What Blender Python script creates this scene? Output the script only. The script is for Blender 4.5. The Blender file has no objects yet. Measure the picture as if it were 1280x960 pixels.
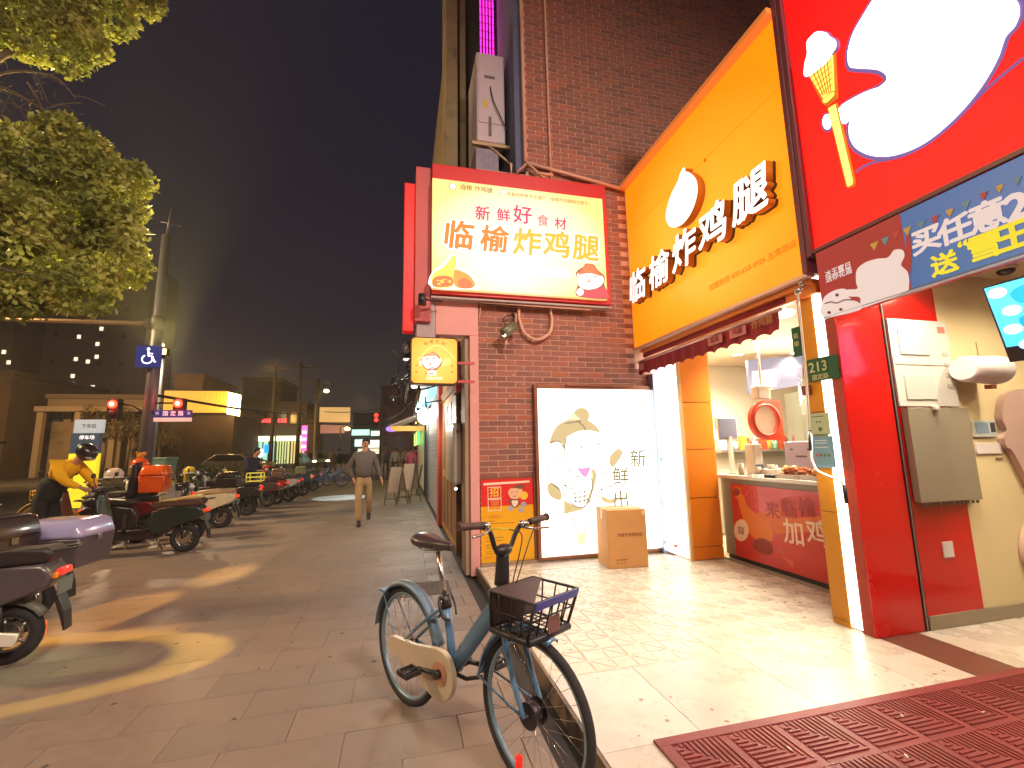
import bpy, bmesh, math, random
from mathutils import Vector, Matrix, noise
PI = math.pi
R = math.radians
S = bpy.context.scene
COL = S.collection
random.seed(7)

# ---------------------------------------------------------------- camera
cam = bpy.data.cameras.new('camera'); camo = bpy.data.objects.new('camera', cam); COL.objects.link(camo)
cam.sensor_width = 36; cam.lens = 36*556.6/1280; cam.clip_start = 0.05; cam.clip_end = 900
def cam_matrix():
    yaw, pit, rol = R(13.99), R(8.293), R(-1.149)
    fw = Vector((math.sin(yaw)*math.cos(pit), math.cos(yaw)*math.cos(pit), math.sin(pit)))
    r = Vector((math.cos(yaw), -math.sin(yaw), 0)); u = r.cross(fw)
    r2 = r*math.cos(rol)+u*math.sin(rol); u2 = -r*math.sin(rol)+u*math.cos(rol)
    m = Matrix((r2, u2, -fw)).transposed().to_4x4(); m.translation = (0, 0, 1.5)
    return m
camo.matrix_world = cam_matrix()
S.camera = camo
S.render.resolution_x = 1024; S.render.resolution_y = 768
S.view_settings.view_transform = 'Standard'; S.view_settings.look = 'None'
S.view_settings.exposure = 0.5; S.view_settings.gamma = 1
S.cycles.use_denoising = True
S.cycles.max_bounces = 6; S.cycles.diffuse_bounces = 3; S.cycles.glossy_bounces = 3
S.cycles.transmission_bounces = 4; S.cycles.transparent_max_bounces = 12
S.cycles.sample_clamp_indirect = 6
S.cycles.caustics_reflective = False; S.cycles.caustics_refractive = False

# ---------------------------------------------------------------- world: city night sky
def lin(c):
    return tuple(((v/255)/12.92 if v/255 <= .04045 else ((v/255+.055)/1.055)**2.4) for v in c)
W = bpy.data.worlds.new('World'); S.world = W; W.use_nodes = True
nt = W.node_tree; nt.nodes.clear()
tc = nt.nodes.new('ShaderNodeTexCoord'); sx = nt.nodes.new('ShaderNodeSeparateXYZ')
nt.links.new(tc.outputs['Generated'], sx.inputs[0])
cr = nt.nodes.new('ShaderNodeValToRGB'); e = cr.color_ramp.elements
e[0].position = 0.0; e[0].color = (*lin((66, 58, 52)), 1)
e[1].position = 1.0; e[1].color = (*lin((20, 18, 29)), 1)
for p, c in ((.10, (56, 50, 48)), (.25, (38, 34, 40)), (.5, (28, 25, 35))):
    k = e.new(p); k.color = (*lin(c), 1)
nt.links.new(sx.outputs[2], cr.inputs[0])
bg = nt.nodes.new('ShaderNodeBackground'); bg.inputs[1].default_value = 1.0
ow = nt.nodes.new('ShaderNodeOutputWorld')
nt.links.new(cr.outputs[0], bg.inputs[0]); nt.links.new(bg.outputs[0], ow.inputs[0])

# ---------------------------------------------------------------- lamps of the place and added fill lights
def light(kind, name, loc, power, col, size=.2, target=None, blend=.5, angle=120):
    l = bpy.data.lights.new(name, kind); l.energy = power; l.color = lin(col) if max(col) > 1 else col
    o = bpy.data.objects.new(name, l); COL.objects.link(o); o.location = loc
    if kind == 'AREA': l.shape = 'DISK'; l.size = size
    else: l.shadow_soft_size = size
    if kind == 'SPOT': l.spot_size = R(angle); l.spot_blend = blend
    if target: o.rotation_euler = (Vector(target)-Vector(loc)).to_track_quat('-Z', 'Y').to_euler()
    return o
SL = (255, 220, 176)
light('SPOT', 'street_and_fill_light', (-1.8, -2.5, 7.8), 900, (255, 228, 196), .9, (-2.2, 4.5, 0), 1, 150)  # added lamp behind the camera that lights the pavement evenly
light('SPOT', 'street_and_fill_light', (-13, 7.5, 8.5), 4200, (255, 214, 160), .4, (-6, 10, 0), 1, 150)  # added lamp out of view, lifts the dark left side
light('SPOT', 'street_and_fill_light', (-7.98, 17, 5.15), 900, SL, .12, (-4.5, 13.5, 0), 1, 165)
light('SPOT', 'street_and_fill_light', (-9, 33, 8), 1500, (255, 200, 120), .25, (-6, 33, 0), 1, 160)
light('SPOT', 'street_and_fill_light', (-24, 30, 9), 5200, (255, 200, 130), .25, (-24, 38, 0), 1, 160)  # added lamp out of view, brightens the buildings on the left
light('SPOT', 'tower_fill_light', (-50, 60, 3), 5000, (255, 200, 150), 2, (-75, 110, 25), 1, 90)  # added spot that brightens the far towers against the sky
light('SPOT', 'street_and_fill_light', (-4.5, 52, 8), 1500, (255, 200, 120), .25, (-4, 54, 0), 1, 160)
light('SPOT', 'street_and_fill_light', (3.2, -3.5, 7.5), 2000, (255, 236, 222), .4, (2.2, 2.5, 0), 1, 130)  # added unseen lamp brightening the brick wall, in place of lit shops opposite

# ---------------------------------------------------------------- materials
MATS = {}
def mat(name, col, rough=.55, metal=0, emit=0, var=.0, scale=6, bump=0, bscale=40, trans=0, coat=0, alpha=1, stain=None, two=False, rv=.0, stretch=None, ovar=None):
    if name in MATS: return MATS[name]
    m = bpy.data.materials.new(name); m.use_nodes = True; t = m.node_tree; N = t.nodes; L = t.links
    b = N['Principled BSDF']; c = lin(col)
    b.inputs['Base Color'].default_value = (*c, 1); b.inputs['Roughness'].default_value = rough
    b.inputs['Metallic'].default_value = metal
    if coat: b.inputs['Coat Weight'].default_value = coat; b.inputs['Coat Roughness'].default_value = .08
    if trans: b.inputs['Transmission Weight'].default_value = trans
    if alpha < 1: b.inputs['Alpha'].default_value = alpha
    co = None
    if var or bump or rv or stain:
        co = N.new('ShaderNodeTexCoord')
        src = co.outputs['Object']
        if stretch:
            mp = N.new('ShaderNodeMapping'); mp.inputs['Scale'].default_value = stretch
            L.new(src, mp.inputs[0]); src = mp.outputs[0]
    if var or rv or stain:
        n = N.new('ShaderNodeTexNoise'); n.inputs['Scale'].default_value = scale; n.inputs['Detail'].default_value = 6
        n.inputs['Roughness'].default_value = .65
        L.new(src, n.inputs['Vector'])
        oi = N.new('ShaderNodeObjectInfo')
    if var:
        mr = N.new('ShaderNodeMapRange'); mr.inputs[1].default_value = .3; mr.inputs[2].default_value = .7
        mr.inputs[3].default_value = 1-var; mr.inputs[4].default_value = 1+var
        L.new(n.outputs[0], mr.inputs[0])
        ad = N.new('ShaderNodeMath'); ad.operation = 'MULTIPLY_ADD'; ad.inputs[1].default_value = var*(ovar if ovar is not None else .9); 
        L.new(oi.outputs['Random'], ad.inputs[0]); L.new(mr.outputs[0], ad.inputs[2])
        hs = N.new('ShaderNodeMix'); hs.data_type = 'RGBA'; hs.blend_type = 'MULTIPLY'; hs.inputs[0].default_value = 1
        hs.inputs[6].default_value = (*c, 1)
        L.new(ad.outputs[0], hs.inputs[7])
        out = hs.outputs[2]
        if stain:
            n2 = N.new('ShaderNodeTexNoise'); n2.inputs['Scale'].default_value = stain[1]; n2.inputs['Detail'].default_value = 8
            n2.inputs['Roughness'].default_value = .7
            L.new(co.outputs['Object'], n2.inputs['Vector'])
            r2 = N.new('ShaderNodeMapRange'); r2.inputs[1].default_value = stain[2]; r2.inputs[2].default_value = stain[2]+.12
            L.new(n2.outputs[0], r2.inputs[0])
            mx = N.new('ShaderNodeMix'); mx.data_type = 'RGBA'
            L.new(r2.outputs[0], mx.inputs[0]); L.new(out, mx.inputs[6]); mx.inputs[7].default_value = (*lin(stain[0]), 1)
            out = mx.outputs[2]
        L.new(out, b.inputs['Base Color'])
    if rv:
        m2 = N.new('ShaderNodeMapRange'); m2.inputs[1].default_value = .3; m2.inputs[2].default_value = .7
        m2.inputs[3].default_value = max(.03, rough-rv); m2.inputs[4].default_value = min(1, rough+rv)
        L.new(n.outputs[0], m2.inputs[0]); L.new(m2.outputs[0], b.inputs['Roughness'])
    if bump:
        nb = N.new('ShaderNodeTexNoise'); nb.inputs['Scale'].default_value = bscale; nb.inputs['Detail'].default_value = 5
        L.new(src, nb.inputs['Vector'])
        bp = N.new('ShaderNodeBump'); bp.inputs['Strength'].default_value = bump; bp.inputs['Distance'].default_value = .01
        L.new(nb.outputs[0], bp.inputs['Height']); L.new(bp.outputs[0], b.inputs['Normal'])
    if emit:
        b.inputs['Emission Color'].default_value = (*c, 1); b.inputs['Emission Strength'].default_value = emit
    if two: b.inputs['Subsurface Weight'].default_value = 0
    MATS[name] = m
    return m
def glow(name, col, s=1.0, base=None):
    if name in MATS: return MATS[name]
    m = mat(name, base or col, .5)
    b = m.node_tree.nodes['Principled BSDF']
    b.inputs['Emission Color'].default_value = (*lin(col), 1); b.inputs['Emission Strength'].default_value = s
    return m

# ---------------------------------------------------------------- objects
def tag(o, label=None, cat=None, group=None, kind=None):
    if label: o['label'] = label
    if cat: o['category'] = cat
    if group: o['group'] = group
    if kind: o['kind'] = kind
    return o
def thing(name, label, cat, loc=(0, 0, 0), group=None):
    o = bpy.data.objects.new(name, None); COL.objects.link(o); o.location = loc; o.empty_display_size = .1
    return tag(o, label, cat, group)
def wloc(o):
    v = Vector((0, 0, 0))
    while o: v += o.location; o = o.parent
    return v
def copy_tree(o, parent=None):
    c = o.copy(); COL.objects.link(c); c.parent = parent
    for ch in list(o.children): copy_tree(ch, c)
    return c
def put(name, me, parent=None, loc=(0, 0, 0), label=None):
    o = bpy.data.objects.new(name, me); COL.objects.link(o); o.location = loc
    if parent: o.parent = parent
    if label: o['label'] = label
    return o

def catmull(pts, n=6, closed=True):
    out = []; N = len(pts)
    for i in range(N if closed else N-1):
        g = (lambda k: pts[k % N]) if closed else (lambda k: pts[min(max(k, 0), N-1)])
        p0, p1, p2, p3 = [Vector(g(i+j)) for j in (-1, 0, 1, 2)]
        for s in range(n):
            t = s/n
            out.append(.5*((2*p1)+(-p0+p2)*t+(2*p0-5*p1+4*p2-p3)*t*t+(-p0+3*p1-3*p2+p3)*t**3))
    if not closed: out.append(Vector(pts[-1]))
    return out
class B:
    """collects geometry in world space, then links it as one mesh object"""
    def __init__(s, *mats):
        s.bm = bmesh.new(); s.mats = list(mats); s.mi = 0; s.M = Matrix.Identity(4)
    def use(s, m):
        if m not in s.mats: s.mats.append(m)
        s.mi = s.mats.index(m); return s
    def at(s, loc=(0, 0, 0), rz=0, rx=0, ry=0):
        s.M = Matrix.Translation(loc) @ Matrix.Rotation(rz, 4, 'Z') @ Matrix.Rotation(ry, 4, 'Y') @ Matrix.Rotation(rx, 4, 'X'); return s
    def V(s, p): return s.bm.verts.new(s.M @ Vector(p))
    def F(s, vs, smooth=False):
        try: f = s.bm.faces.new(vs)
        except ValueError: return None
        f.material_index = s.mi; f.smooth = smooth; return f
    def box(s, x0, x1, y0, y1, z0, z1, bev=0):
        vs = [s.V((x, y, z)) for z in (z0, z1) for x, y in ((x0, y0), (x1, y0), (x1, y1), (x0, y1))]
        fs = [s.F([vs[i] for i in q]) for q in ((3, 2, 1, 0), (4, 5, 6, 7), (0, 1, 5, 4), (1, 2, 6, 5), (2, 3, 7, 6), (3, 0, 4, 7))]
        if bev:
            es = list({e for f in fs for e in f.edges})
            r = bmesh.ops.bevel(s.bm, geom=es, offset=bev, segments=2, profile=.6, affect='EDGES')
            for f in r['faces']: f.material_index = s.mi; f.smooth = True
        return s
    def prism(s, pts, depth, org, ux, uy, bev=0, smooth=False, back=True):
        """polygon pts (2-D) in the plane org,ux,uy, extruded 'depth' against the normal ux x uy; front face at org"""
        org, ux, uy = Vector(org), Vector(ux), Vector(uy); n = ux.cross(uy)
        a = sum(pts[i-1][0]*pts[i][1]-pts[i][0]*pts[i-1][1] for i in range(len(pts)))
        if a < 0: pts = list(reversed(pts))
        f = [s.V(org+ux*p[0]+uy*p[1]) for p in pts]
        if depth == 0: s.F(f); return s
        g = [s.V(org+ux*p[0]+uy*p[1]-n*depth) for p in pts]
        fs = [s.F(f)]
        if back: fs.append(s.F(list(reversed(g))))
        k = len(pts)
        for i in range(k): fs.append(s.F([f[i], g[i], g[(i+1) % k], f[(i+1) % k]], smooth))
        if bev:
            es = [e for e in set(fs[0].edges) | (set(fs[1].edges) if back else set())]
            r = bmesh.ops.bevel(s.bm, geom=es, offset=bev, segments=2, profile=.6, affect='EDGES')
            for q in r['faces']: q.material_index = s.mi; q.smooth = True
        return s
    def loft(s, rings, caps=True, smooth=True, closed=True):
        vr = [[s.V(p) for p in r] for r in rings]; k = len(vr[0])
        for a, b in zip(vr, vr[1:]):
            for i in range(k if closed else k-1): s.F([a[i], a[(i+1) % k], b[(i+1) % k], b[i]], smooth)
        if caps and closed:
            s.F(list(reversed(vr[0]))); s.F(vr[-1])
        return s
    def tube(s, pts, r, n=8, closed=False, curve=0, flat=1):
        if curve: pts = catmull(pts, curve, closed)
        pts = [Vector(p) for p in pts]; K = len(pts); rings = []; up = None
        for i, p in enumerate(pts):
            a = pts[i-1] if (i or closed) else p; b = pts[(i+1) % K] if (i < K-1 or closed) else p
            t = (b-a).normalized()
            if up is None: up = Vector((0, 0, 1)) if abs(t.z) < .9 else Vector((1, 0, 0))
            sd = t.cross(up); 
            if sd.length < 1e-5: sd = t.orthogonal()
            sd.normalize(); up = sd.cross(t).normalized()
            rr = r[min(i*len(r)//K, len(r)-1)] if isinstance(r, (list, tuple)) else r
            rings.append([p+sd*rr*math.cos(2*PI*j/n)+up*rr*flat*math.sin(2*PI*j/n) for j in range(n)])
        if closed: s.loft(rings+[rings[0]], caps=False)
        else: s.loft(rings)
        return s
    def cyl(s, p0, p1, r0, r1=None, n=16, smooth=True):
        p0, p1 = Vector(p0), Vector(p1); r1 = r0 if r1 is None else r1
        t = (p1-p0).normalized(); a = t.orthogonal().normalized(); b = t.cross(a)
        s.loft([[p+a*r*math.cos(2*PI*j/n)+b*r*math.sin(2*PI*j/n) for j in range(n)] for p, r in ((p0, r0), (p1, r1))], smooth=smooth); return s
    def ell(s, c, r, nu=12, nv=8, rot=None):
        c = Vector(c); r = (r, r, r) if not isinstance(r, (tuple, list)) else r
        top = s.V(c+(rot @ Vector((0, 0, r[2])) if rot else Vector((0, 0, r[2])))); bot = s.V(c-(rot @ Vector((0, 0, r[2])) if rot else Vector((0, 0, r[2]))))
        rs = []
        for i in range(1, nv):
            th = PI*i/nv; row = []
            for j in range(nu):
                v = Vector((r[0]*math.sin(th)*math.cos(2*PI*j/nu), r[1]*math.sin(th)*math.sin(2*PI*j/nu), r[2]*math.cos(th)))
                row.append(s.V(c+(rot @ v if rot else v)))
            rs.append(row)
        for j in range(nu):
            k = (j+1) % nu; s.F([top, rs[0][j], rs[0][k]], True); s.F([bot, rs[-1][k], rs[-1][j]], True)
            for a, b in zip(rs, rs[1:]): s.F([a[j], b[j], b[k], a[k]], True)
        return s
    def torus(s, c, ax, R0, r, n=32, m=8, flat=1):
        ax = Vector(ax).normalized(); a = ax.orthogonal().normalized(); b = ax.cross(a); c = Vector(c)
        rings = []
        for i in range(n):
            d = a*math.cos(2*PI*i/n)+b*math.sin(2*PI*i/n)
            rings.append([c+d*(R0+r*math.cos(2*PI*j/m))+ax*r*flat*math.sin(2*PI*j/m) for j in range(m)])
        s.loft(rings+[rings[0]], caps=False); return s
    def mesh(s, name, off=(0, 0, 0)):
        bmesh.ops.remove_doubles(s.bm, verts=s.bm.verts, dist=1e-6)
        bmesh.ops.recalc_face_normals(s.bm, faces=s.bm.faces) if s.bm.faces and getattr(s, 'rec', True) else None
        off = Vector(off)
        if off.length: bmesh.ops.translate(s.bm, verts=s.bm.verts, vec=-off)
        me = bpy.data.meshes.new(name); s.bm.to_mesh(me); s.bm.free()
        for m in s.mats: me.materials.append(m)
        return me
    def make(s, name, parent=None, label=None, loc=None, **kw):
        off = wloc(parent) if parent else Vector(loc or (0, 0, 0))
        o = put(name, s.mesh(name, off), parent, (0, 0, 0) if parent else off, label)
        for k, v in kw.items(): o[{'cat': 'category'}.get(k, k)] = v
        return o
def struct(b, name, **k): return b.make(name, kind='structure', **k)

def text(name, body, size, m, org, ux, uy, parent=None, depth=0.0, bold=0.0, shear=0.0, sx=1.0, align='CENTER', label=None, space=1.0, back=None, backoff=0.03):
    """real lettering: body set in the plane org,ux,uy; returns one mesh object"""
    cu = bpy.data.curves.new(name, 'FONT'); cu.body = body; cu.size = 1; cu.align_x = align; cu.align_y = 'CENTER'
    cu.extrude = depth/size/2; cu.offset = 0; cu.shear = shear; cu.space_character = space; cu.resolution_u = 3
    o = bpy.data.objects.new(name+'_src', cu); COL.objects.link(o)
    bpy.context.view_layer.update()
    me = bpy.data.meshes.new_from_object(o.evaluated_get(bpy.context.evaluated_depsgraph_get()))
    bpy.data.objects.remove(o); bpy.data.curves.remove(cu)
    ux, uy = Vector(ux), Vector(uy); n = ux.cross(uy)
    M = Matrix((ux, uy, n)).transposed().to_4x4(); M.translation = org
    me.transform(M @ Matrix.Diagonal((size*sx, size, size, 1)))
    off = wloc(parent) if parent else Vector(org)
    fat = bold*1.0
    if fat > .006:
        n0 = n; bm = bmesh.new(); N = 8 if fat > .02 else 5
        for k in range(N):
            c = me.copy(); a = 2*PI*k/N; d = (ux*math.cos(a)+uy*math.sin(a))*fat*size*.8-n0*(.0001*(k+1)); c.transform(Matrix.Translation(d)); bm.from_mesh(c); bpy.data.meshes.remove(c)
        bm.from_mesh(me); bm.to_mesh(me); bm.free()
    me.transform(Matrix.Translation(-off)); me.name = name
    me.materials.clear(); me.materials.append(m)
    if depth and back:
        me.materials.append(back)
        for p in me.polygons:
            if p.normal.dot(n) < .5: p.material_index = 1
    return put(name, me, parent, (0, 0, 0) if parent else off, label)

def quadmap(q, rect):
    """maps points traced inside the image quad q (tl,tr,br,bl) to the flat rectangle rect (u0,u1,v0,v1)"""
    import numpy as np
    u0, u1, v0, v1 = rect; dst = ((u0, v1), (u1, v1), (u1, v0), (u0, v0)); A = []; b = []
    for (x, y), (u, v) in zip(q, dst):
        A.append([x, y, 1, 0, 0, 0, -u*x, -u*y]); b.append(u)
        A.append([0, 0, 0, x, y, 1, -v*x, -v*y]); b.append(v)
    h = np.linalg.solve(np.array(A, float), np.array(b, float))
    def f(p):
        w = h[6]*p[0]+h[7]*p[1]+1
        return ((h[0]*p[0]+h[1]*p[1]+h[2])/w, (h[3]*p[0]+h[4]*p[1]+h[5])/w)
    return f
def shape(bld, f, pts, org, ux, uy, m, th=.002, curve=0):
    p = [f(q) for q in pts]
    if curve: p = [tuple(v) for v in catmull([(a, b, 0) for a, b in p], curve)]
    bld.use(m).prism([(v[0], v[1]) for v in p], th, Vector(org)+Vector(ux).cross(Vector(uy))*th, ux, uy, back=False)
def stroke(bld, f, pts, org, ux, uy, m, w, closed=False, curve=5, th=.003):
    """a flat line of width w drawn on the plane"""
    p = [f(q) for q in pts]; p = catmull([(a, b, 0) for a, b in p], curve, closed) if curve else [Vector((a, b, 0)) for a, b in p]
    org, ux, uy = Vector(org), Vector(ux), Vector(uy); n = ux.cross(uy); bld.use(m); L = []; K = len(p)
    for i, v in enumerate(p):
        a = p[i-1] if (i or closed) else v; c = p[(i+1) % K] if (i < K-1 or closed) else v
        t = (c-a); t = t.normalized() if t.length > 1e-9 else Vector((1, 0, 0)); s = Vector((-t.y, t.x, 0))*w/2
        L.append([bld.V(org+ux*(v+k).x+uy*(v+k).y+n*th) for k in (s, -s)])
    for i in range(K if closed else K-1): bld.F([L[i][0], L[i][1], L[(i+1) % K][1], L[(i+1) % K][0]])
XW, ZU = Vector((1, 0, 0)), Vector((0, 0, 1)); YS = Vector((0, -1, 0))
idm = lambda p: p
def circ(cx, cy, rx, ry=None, n=28, a0=0, a1=2*PI):
    ry = ry or rx
    return [(cx+rx*math.cos(a0+(a1-a0)*i/n), cy+ry*math.sin(a0+(a1-a0)*i/n)) for i in range(n)]
def rrect(x0, x1, y0, y1, r, n=5):
    o = []
    for cx, cy, a in ((x1-r, y1-r, 0), (x0+r, y1-r, 90), (x0+r, y0+r, 180), (x1-r, y0+r, 270)):
        o += [(cx+r*math.cos(R(a+90*i/n)), cy+r*math.sin(R(a+90*i/n))) for i in range(n+1)]
    return o

# ================================================================ SETTING: ground
M_asph = mat('asphalt', (62, 60, 58), .75, var=.18, scale=3, bump=.4, bscale=180)
M_slab = [mat('granite_slab_a', (134, 119, 108), .56, var=.1, ovar=.25, scale=9, rv=.14, bump=.12, bscale=120, stain=((112, 98, 86), 1.3, .56)),
          mat('granite_slab_b', (130, 117, 107), .6, var=.1, ovar=.25, scale=7, rv=.14, bump=.12, bscale=120, stain=((106, 95, 86), 1.1, .56)),
          mat('granite_slab_c', (137, 121, 109), .53, var=.1, ovar=.25, scale=11, rv=.12, bump=.12, bscale=120, stain=((118, 104, 90), 1.6, .57))]
M_grout = mat('grout', (84, 74, 66), .9, var=.1)
b = B(M_asph); b.box(-220, 220, -25, 420, -.3, -.03); struct(b, 'ground', label='dark asphalt street and ground running to the far buildings')
b = B(M_asph); b.box(-60, -8.3, -20, 200, -.029, -.022); struct(b, 'road', label='dark asphalt road beyond the parked scooters')
b = B(mat('pavement_bed', (118, 108, 95), .5, var=.12, scale=2, rv=.15, stain=((106, 95, 86), 1.1, .56)))
b.box(-8, .75, -6, 24.6, -.1, -.012); b.box(-8, .75, 32.6, 150, -.1, -.004)
pave = struct(b, 'pavement', label='grey brown granite pavement')
b = B(mat('kerbstone', (150, 143, 132), .7, var=.1, bump=.2))
b.box(-8.15, -8.003, -6, 24.6, -.12, .004, .01); b.box(-8.15, .74, 24.603, 24.75, -.12, .003, .01); b.box(-8.15, .74, 32.45, 32.597, -.12, .004, .01)
b.make('kerb', pave)
b = B(mat('tactile_yellow', (176, 140, 66), .6, var=.15, scale=5))
for i in range(24):
    b.box(-7.6+i*.3, -7.305+i*.3, 23.7, 23.995, -.005, .003)
    for k in range(4): b.box(-7.57+i*.3+k*.066, -7.54+i*.3+k*.066, 23.73, 23.96, .003, .007)
b.make('tactile_strip', pave, kind='stuff')
# slabs: 0.6 x 0.3 running bond, joints recessed
def slab_mesh(m):
    bb = B(m); bb.rec = True
    bb.box(-.2988, .2988, -.1488, .1488, -.016, 0, 0)
    me = bb.mesh('slab'); return me
SL_ME = [slab_mesh(m) for m in M_slab]
cells = []
for j in range(int((15-1.3)/.3)):
    y = 1.45+j*.3
    for i in range(-27, 3):
        x = i*.6+(.3 if j % 2 else 0)+.03
        if x > .45: continue
        cells.append((x, y))
def seen(x, y, z=0):
    v = camo.matrix_world.inverted() @ Vector((x, y, z))
    if v.z > -.3: return False
    px, py = 640-556.6*v.x/v.z, 480+556.6*v.y/v.z
    return -60 < px < 1340 and -60 < py < 1020
cells.sort(key=lambda c: (0 if seen(*c) else 1, c[0]**2+c[1]**2))
for n, (x, y) in enumerate(cells[:290]):
    o = put('slab', random.choice(SL_ME), pave, (x, y, random.uniform(-.0006, .0004)))
    o.rotation_euler = (random.uniform(-.0008, .0008), random.uniform(-.0008, .0008), 0)
bs = [B(m) for m in M_slab]
for x, y in cells[290:]:
    random.choice(bs).box(x-.2985, x+.2985, y-.1485, y+.1485, -.011, random.uniform(-.001, .0008))
for q in bs: q.make('far_slabs', pave, kind='stuff')
b = B(mat('plain_slab_cut', (134, 120, 108), .45, var=.13, scale=8, rv=.14))
for j in range(46): b.box(.3345 if not j % 2 else .6345, .748, 1.3+j*.3, 1.5985+j*.3-.003, -.011, -.0004)
b.make('edge_slabs', pave, kind='stuff')
# worn manhole-like patch and drain grating near the shop corner
b = B(mat('drain_iron', (96, 88, 80), .8, .1, var=.2, bump=.3))
b.box(-.05, .55, 5.0, 5.5, -.002, .003)
for i in range(9): b.box(0+i*.06, .03+i*.06, 5.04, 5.46, .003, .0065)
o = b.make('drain_cover', None, loc=(.25, 5.25, 0)); tag(o, 'worn dark iron drain cover set in the pavement behind the bicycle', 'drain cover')

# ---------------------------------------------------------------- raised forecourt of the shops
M_marb = [mat('cream_marble_a', (206, 197, 184), .28, var=.05, scale=2.4, rv=.1, stain=((190, 168, 142), 2.2, .58)),
          mat('cream_marble_b', (198, 188, 174), .3, var=.05, scale=3.1, rv=.1, stain=((184, 162, 138), 2.0, .58))]
b = B(mat('forecourt_bed', (150, 134, 116), .7, var=.1)); b.box(.92, 12, -4, 5.7, -.02, .0885)
fore = struct(b, 'forecourt_floor', label='raised cream stone forecourt in front of the two shops')
b = B(mat('riser_stone', (120, 104, 90), .6, var=.15, scale=9, bump=.2, stain=((70, 60, 54), 3, .55))); b.box(.9, .917, -4, 5.56, -.02, .0995)
b.make('riser', fore)
ms = {}
def fslab(x0, x1, y0, y1, m, name='marble_slab'):
    k = (round(x1-x0, 3), round(y1-y0, 3), m.name)
    if k not in ms:
        bb = B(m); w, h = (x1-x0)/2-.0018, (y1-y0)/2-.0018; bb.box(-w, w, -h, h, -.012, 0); ms[k] = bb.mesh(name)
    put(name, ms[k], fore, ((x0+x1)/2, (y0+y1)/2, .1+random.uniform(-.0006, .0006)))
xs = [.92, 1.46, 2.21, 2.96]
for i in range(4):
    for j in range(6):
        x0 = xs[i]; x1 = (xs+[3.36])[i+1]
        fslab(x0, x1, 2.82-(j+1)*.7, 2.82-j*.7, M_marb[(i+j) % 2])
for i in range(5):
    for j in range(6): fslab(3.72+i*.75, 4.47+i*.75, 2.7-(j+1)*.7, 2.7-j*.7, M_marb[(i+j) % 2])
M_brown = mat('brown_threshold', (112, 74, 60), .35, var=.1, scale=4)
for j in range(5): fslab(3.36, 3.72, 2.7-(j+1)*.8, 2.7-j*.8, M_brown, 'threshold_slab')
for i in range(4): fslab(.92+i*.62, .92+(i+1)*.62, 5.32, 5.6, M_marb[i % 2])
# embossed triangle tiles, 0.3 m each
M_tile = mat('embossed_tile', (206, 197, 178), .3, var=.05, scale=3, rv=.12, stain=((176, 150, 118), 1.7, .6))
bb = B(M_tile); bb.box(-.1485, .1485, -.1485, .1485, -.012, -.0035)
for cx in (-.075, .075):
    for cy in (-.075, .075):
        h = .069
        for tri in (((-h, -h), (h-.012, -h), (-h, h-.012)), ((h, h), (-h+.012, h), (h, -h+.012))):
            if (cx > 0) ^ (cy > 0): tri = [(-p[0], p[1]) for p in tri]
            t = [(cx+p[0], cy+p[1]) for p in tri]
            c = (sum(p[0] for p in t)/3, sum(p[1] for p in t)/3)
            bb.loft([[(p[0], p[1], -.0035) for p in (t if not ((cx > 0) ^ (cy > 0)) else t[::-1])],
                     [(c[0]+(p[0]-c[0])*.86, c[1]+(p[1]-c[1])*.86, 0) for p in (t if not ((cx > 0) ^ (cy > 0)) else t[::-1])]], smooth=False)
TME = bb.mesh('embossed_tile')
for i in range(10):
    for j in range(9):
        x, y = 1.07+i*.3, 2.975+j*.3
        if y > 5.3: continue
        o = put('embossed_tile', TME, fore, (x, y, .1+random.uniform(-.0006, .0006)))
b = B(M_tile); b.box(.92, 3.92, 5.225, 5.32, .088, .0995); b.make('border_slab', fore)
b = B(mat('wall_foot_stone', (150, 128, 104), .6, var=.2, scale=9)); b.box(.95, 3.4, 5.53, 5.598, .09, .135, .004); b.make('wall_foot', fore)

# gum spots, scraps and dirt trodden into the floors
def blot(b, x, y, z, r):
    k = random.randint(6, 9); b.prism([(x+r*random.uniform(.6, 1.2)*math.cos(2*PI*a/k), y+r*random.uniform(.6, 1.2)*math.sin(2*PI*a/k)) for a in range(k)], .0006, (0, 0, z), XW, (0, 1, 0))
b = B(mat('gum_dark', (86, 78, 70), .7))
for i in range(240): blot(b, random.uniform(-4.5, .7), random.uniform(1.5, 12), .0018, random.uniform(.006, .022))
b.make('gum_spots', pave, kind='stuff')
b = B(mat('dirt_dark', (150, 130, 106), .7))
for i in range(130): blot(b, random.uniform(.96, 4.6), random.uniform(1.0, 5.2), .1014, random.uniform(.004, .013))
for i in range(60): blot(b, random.uniform(3.2, 3.9), random.uniform(3.1, 4.8), .1014, random.uniform(.006, .02))
b.make('dirt_spots', fore, kind='stuff')
b = B(mat('litter_pale', (222, 214, 200), .7))
for x, y in ((2.92, 1.86), (2.5, 1.95), (2.2, 1.72), (3.3, 1.6), (2.7, 1.45), (1.75, 1.9), (3.0, 1.3), (3.6, 1.9)):
    b.at((x, y, .114), random.uniform(0, 3)); b.box(-.012, .012, -.003, .003, 0, .004)
b.at(); b.make('litter', fore, kind='stuff')

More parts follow.
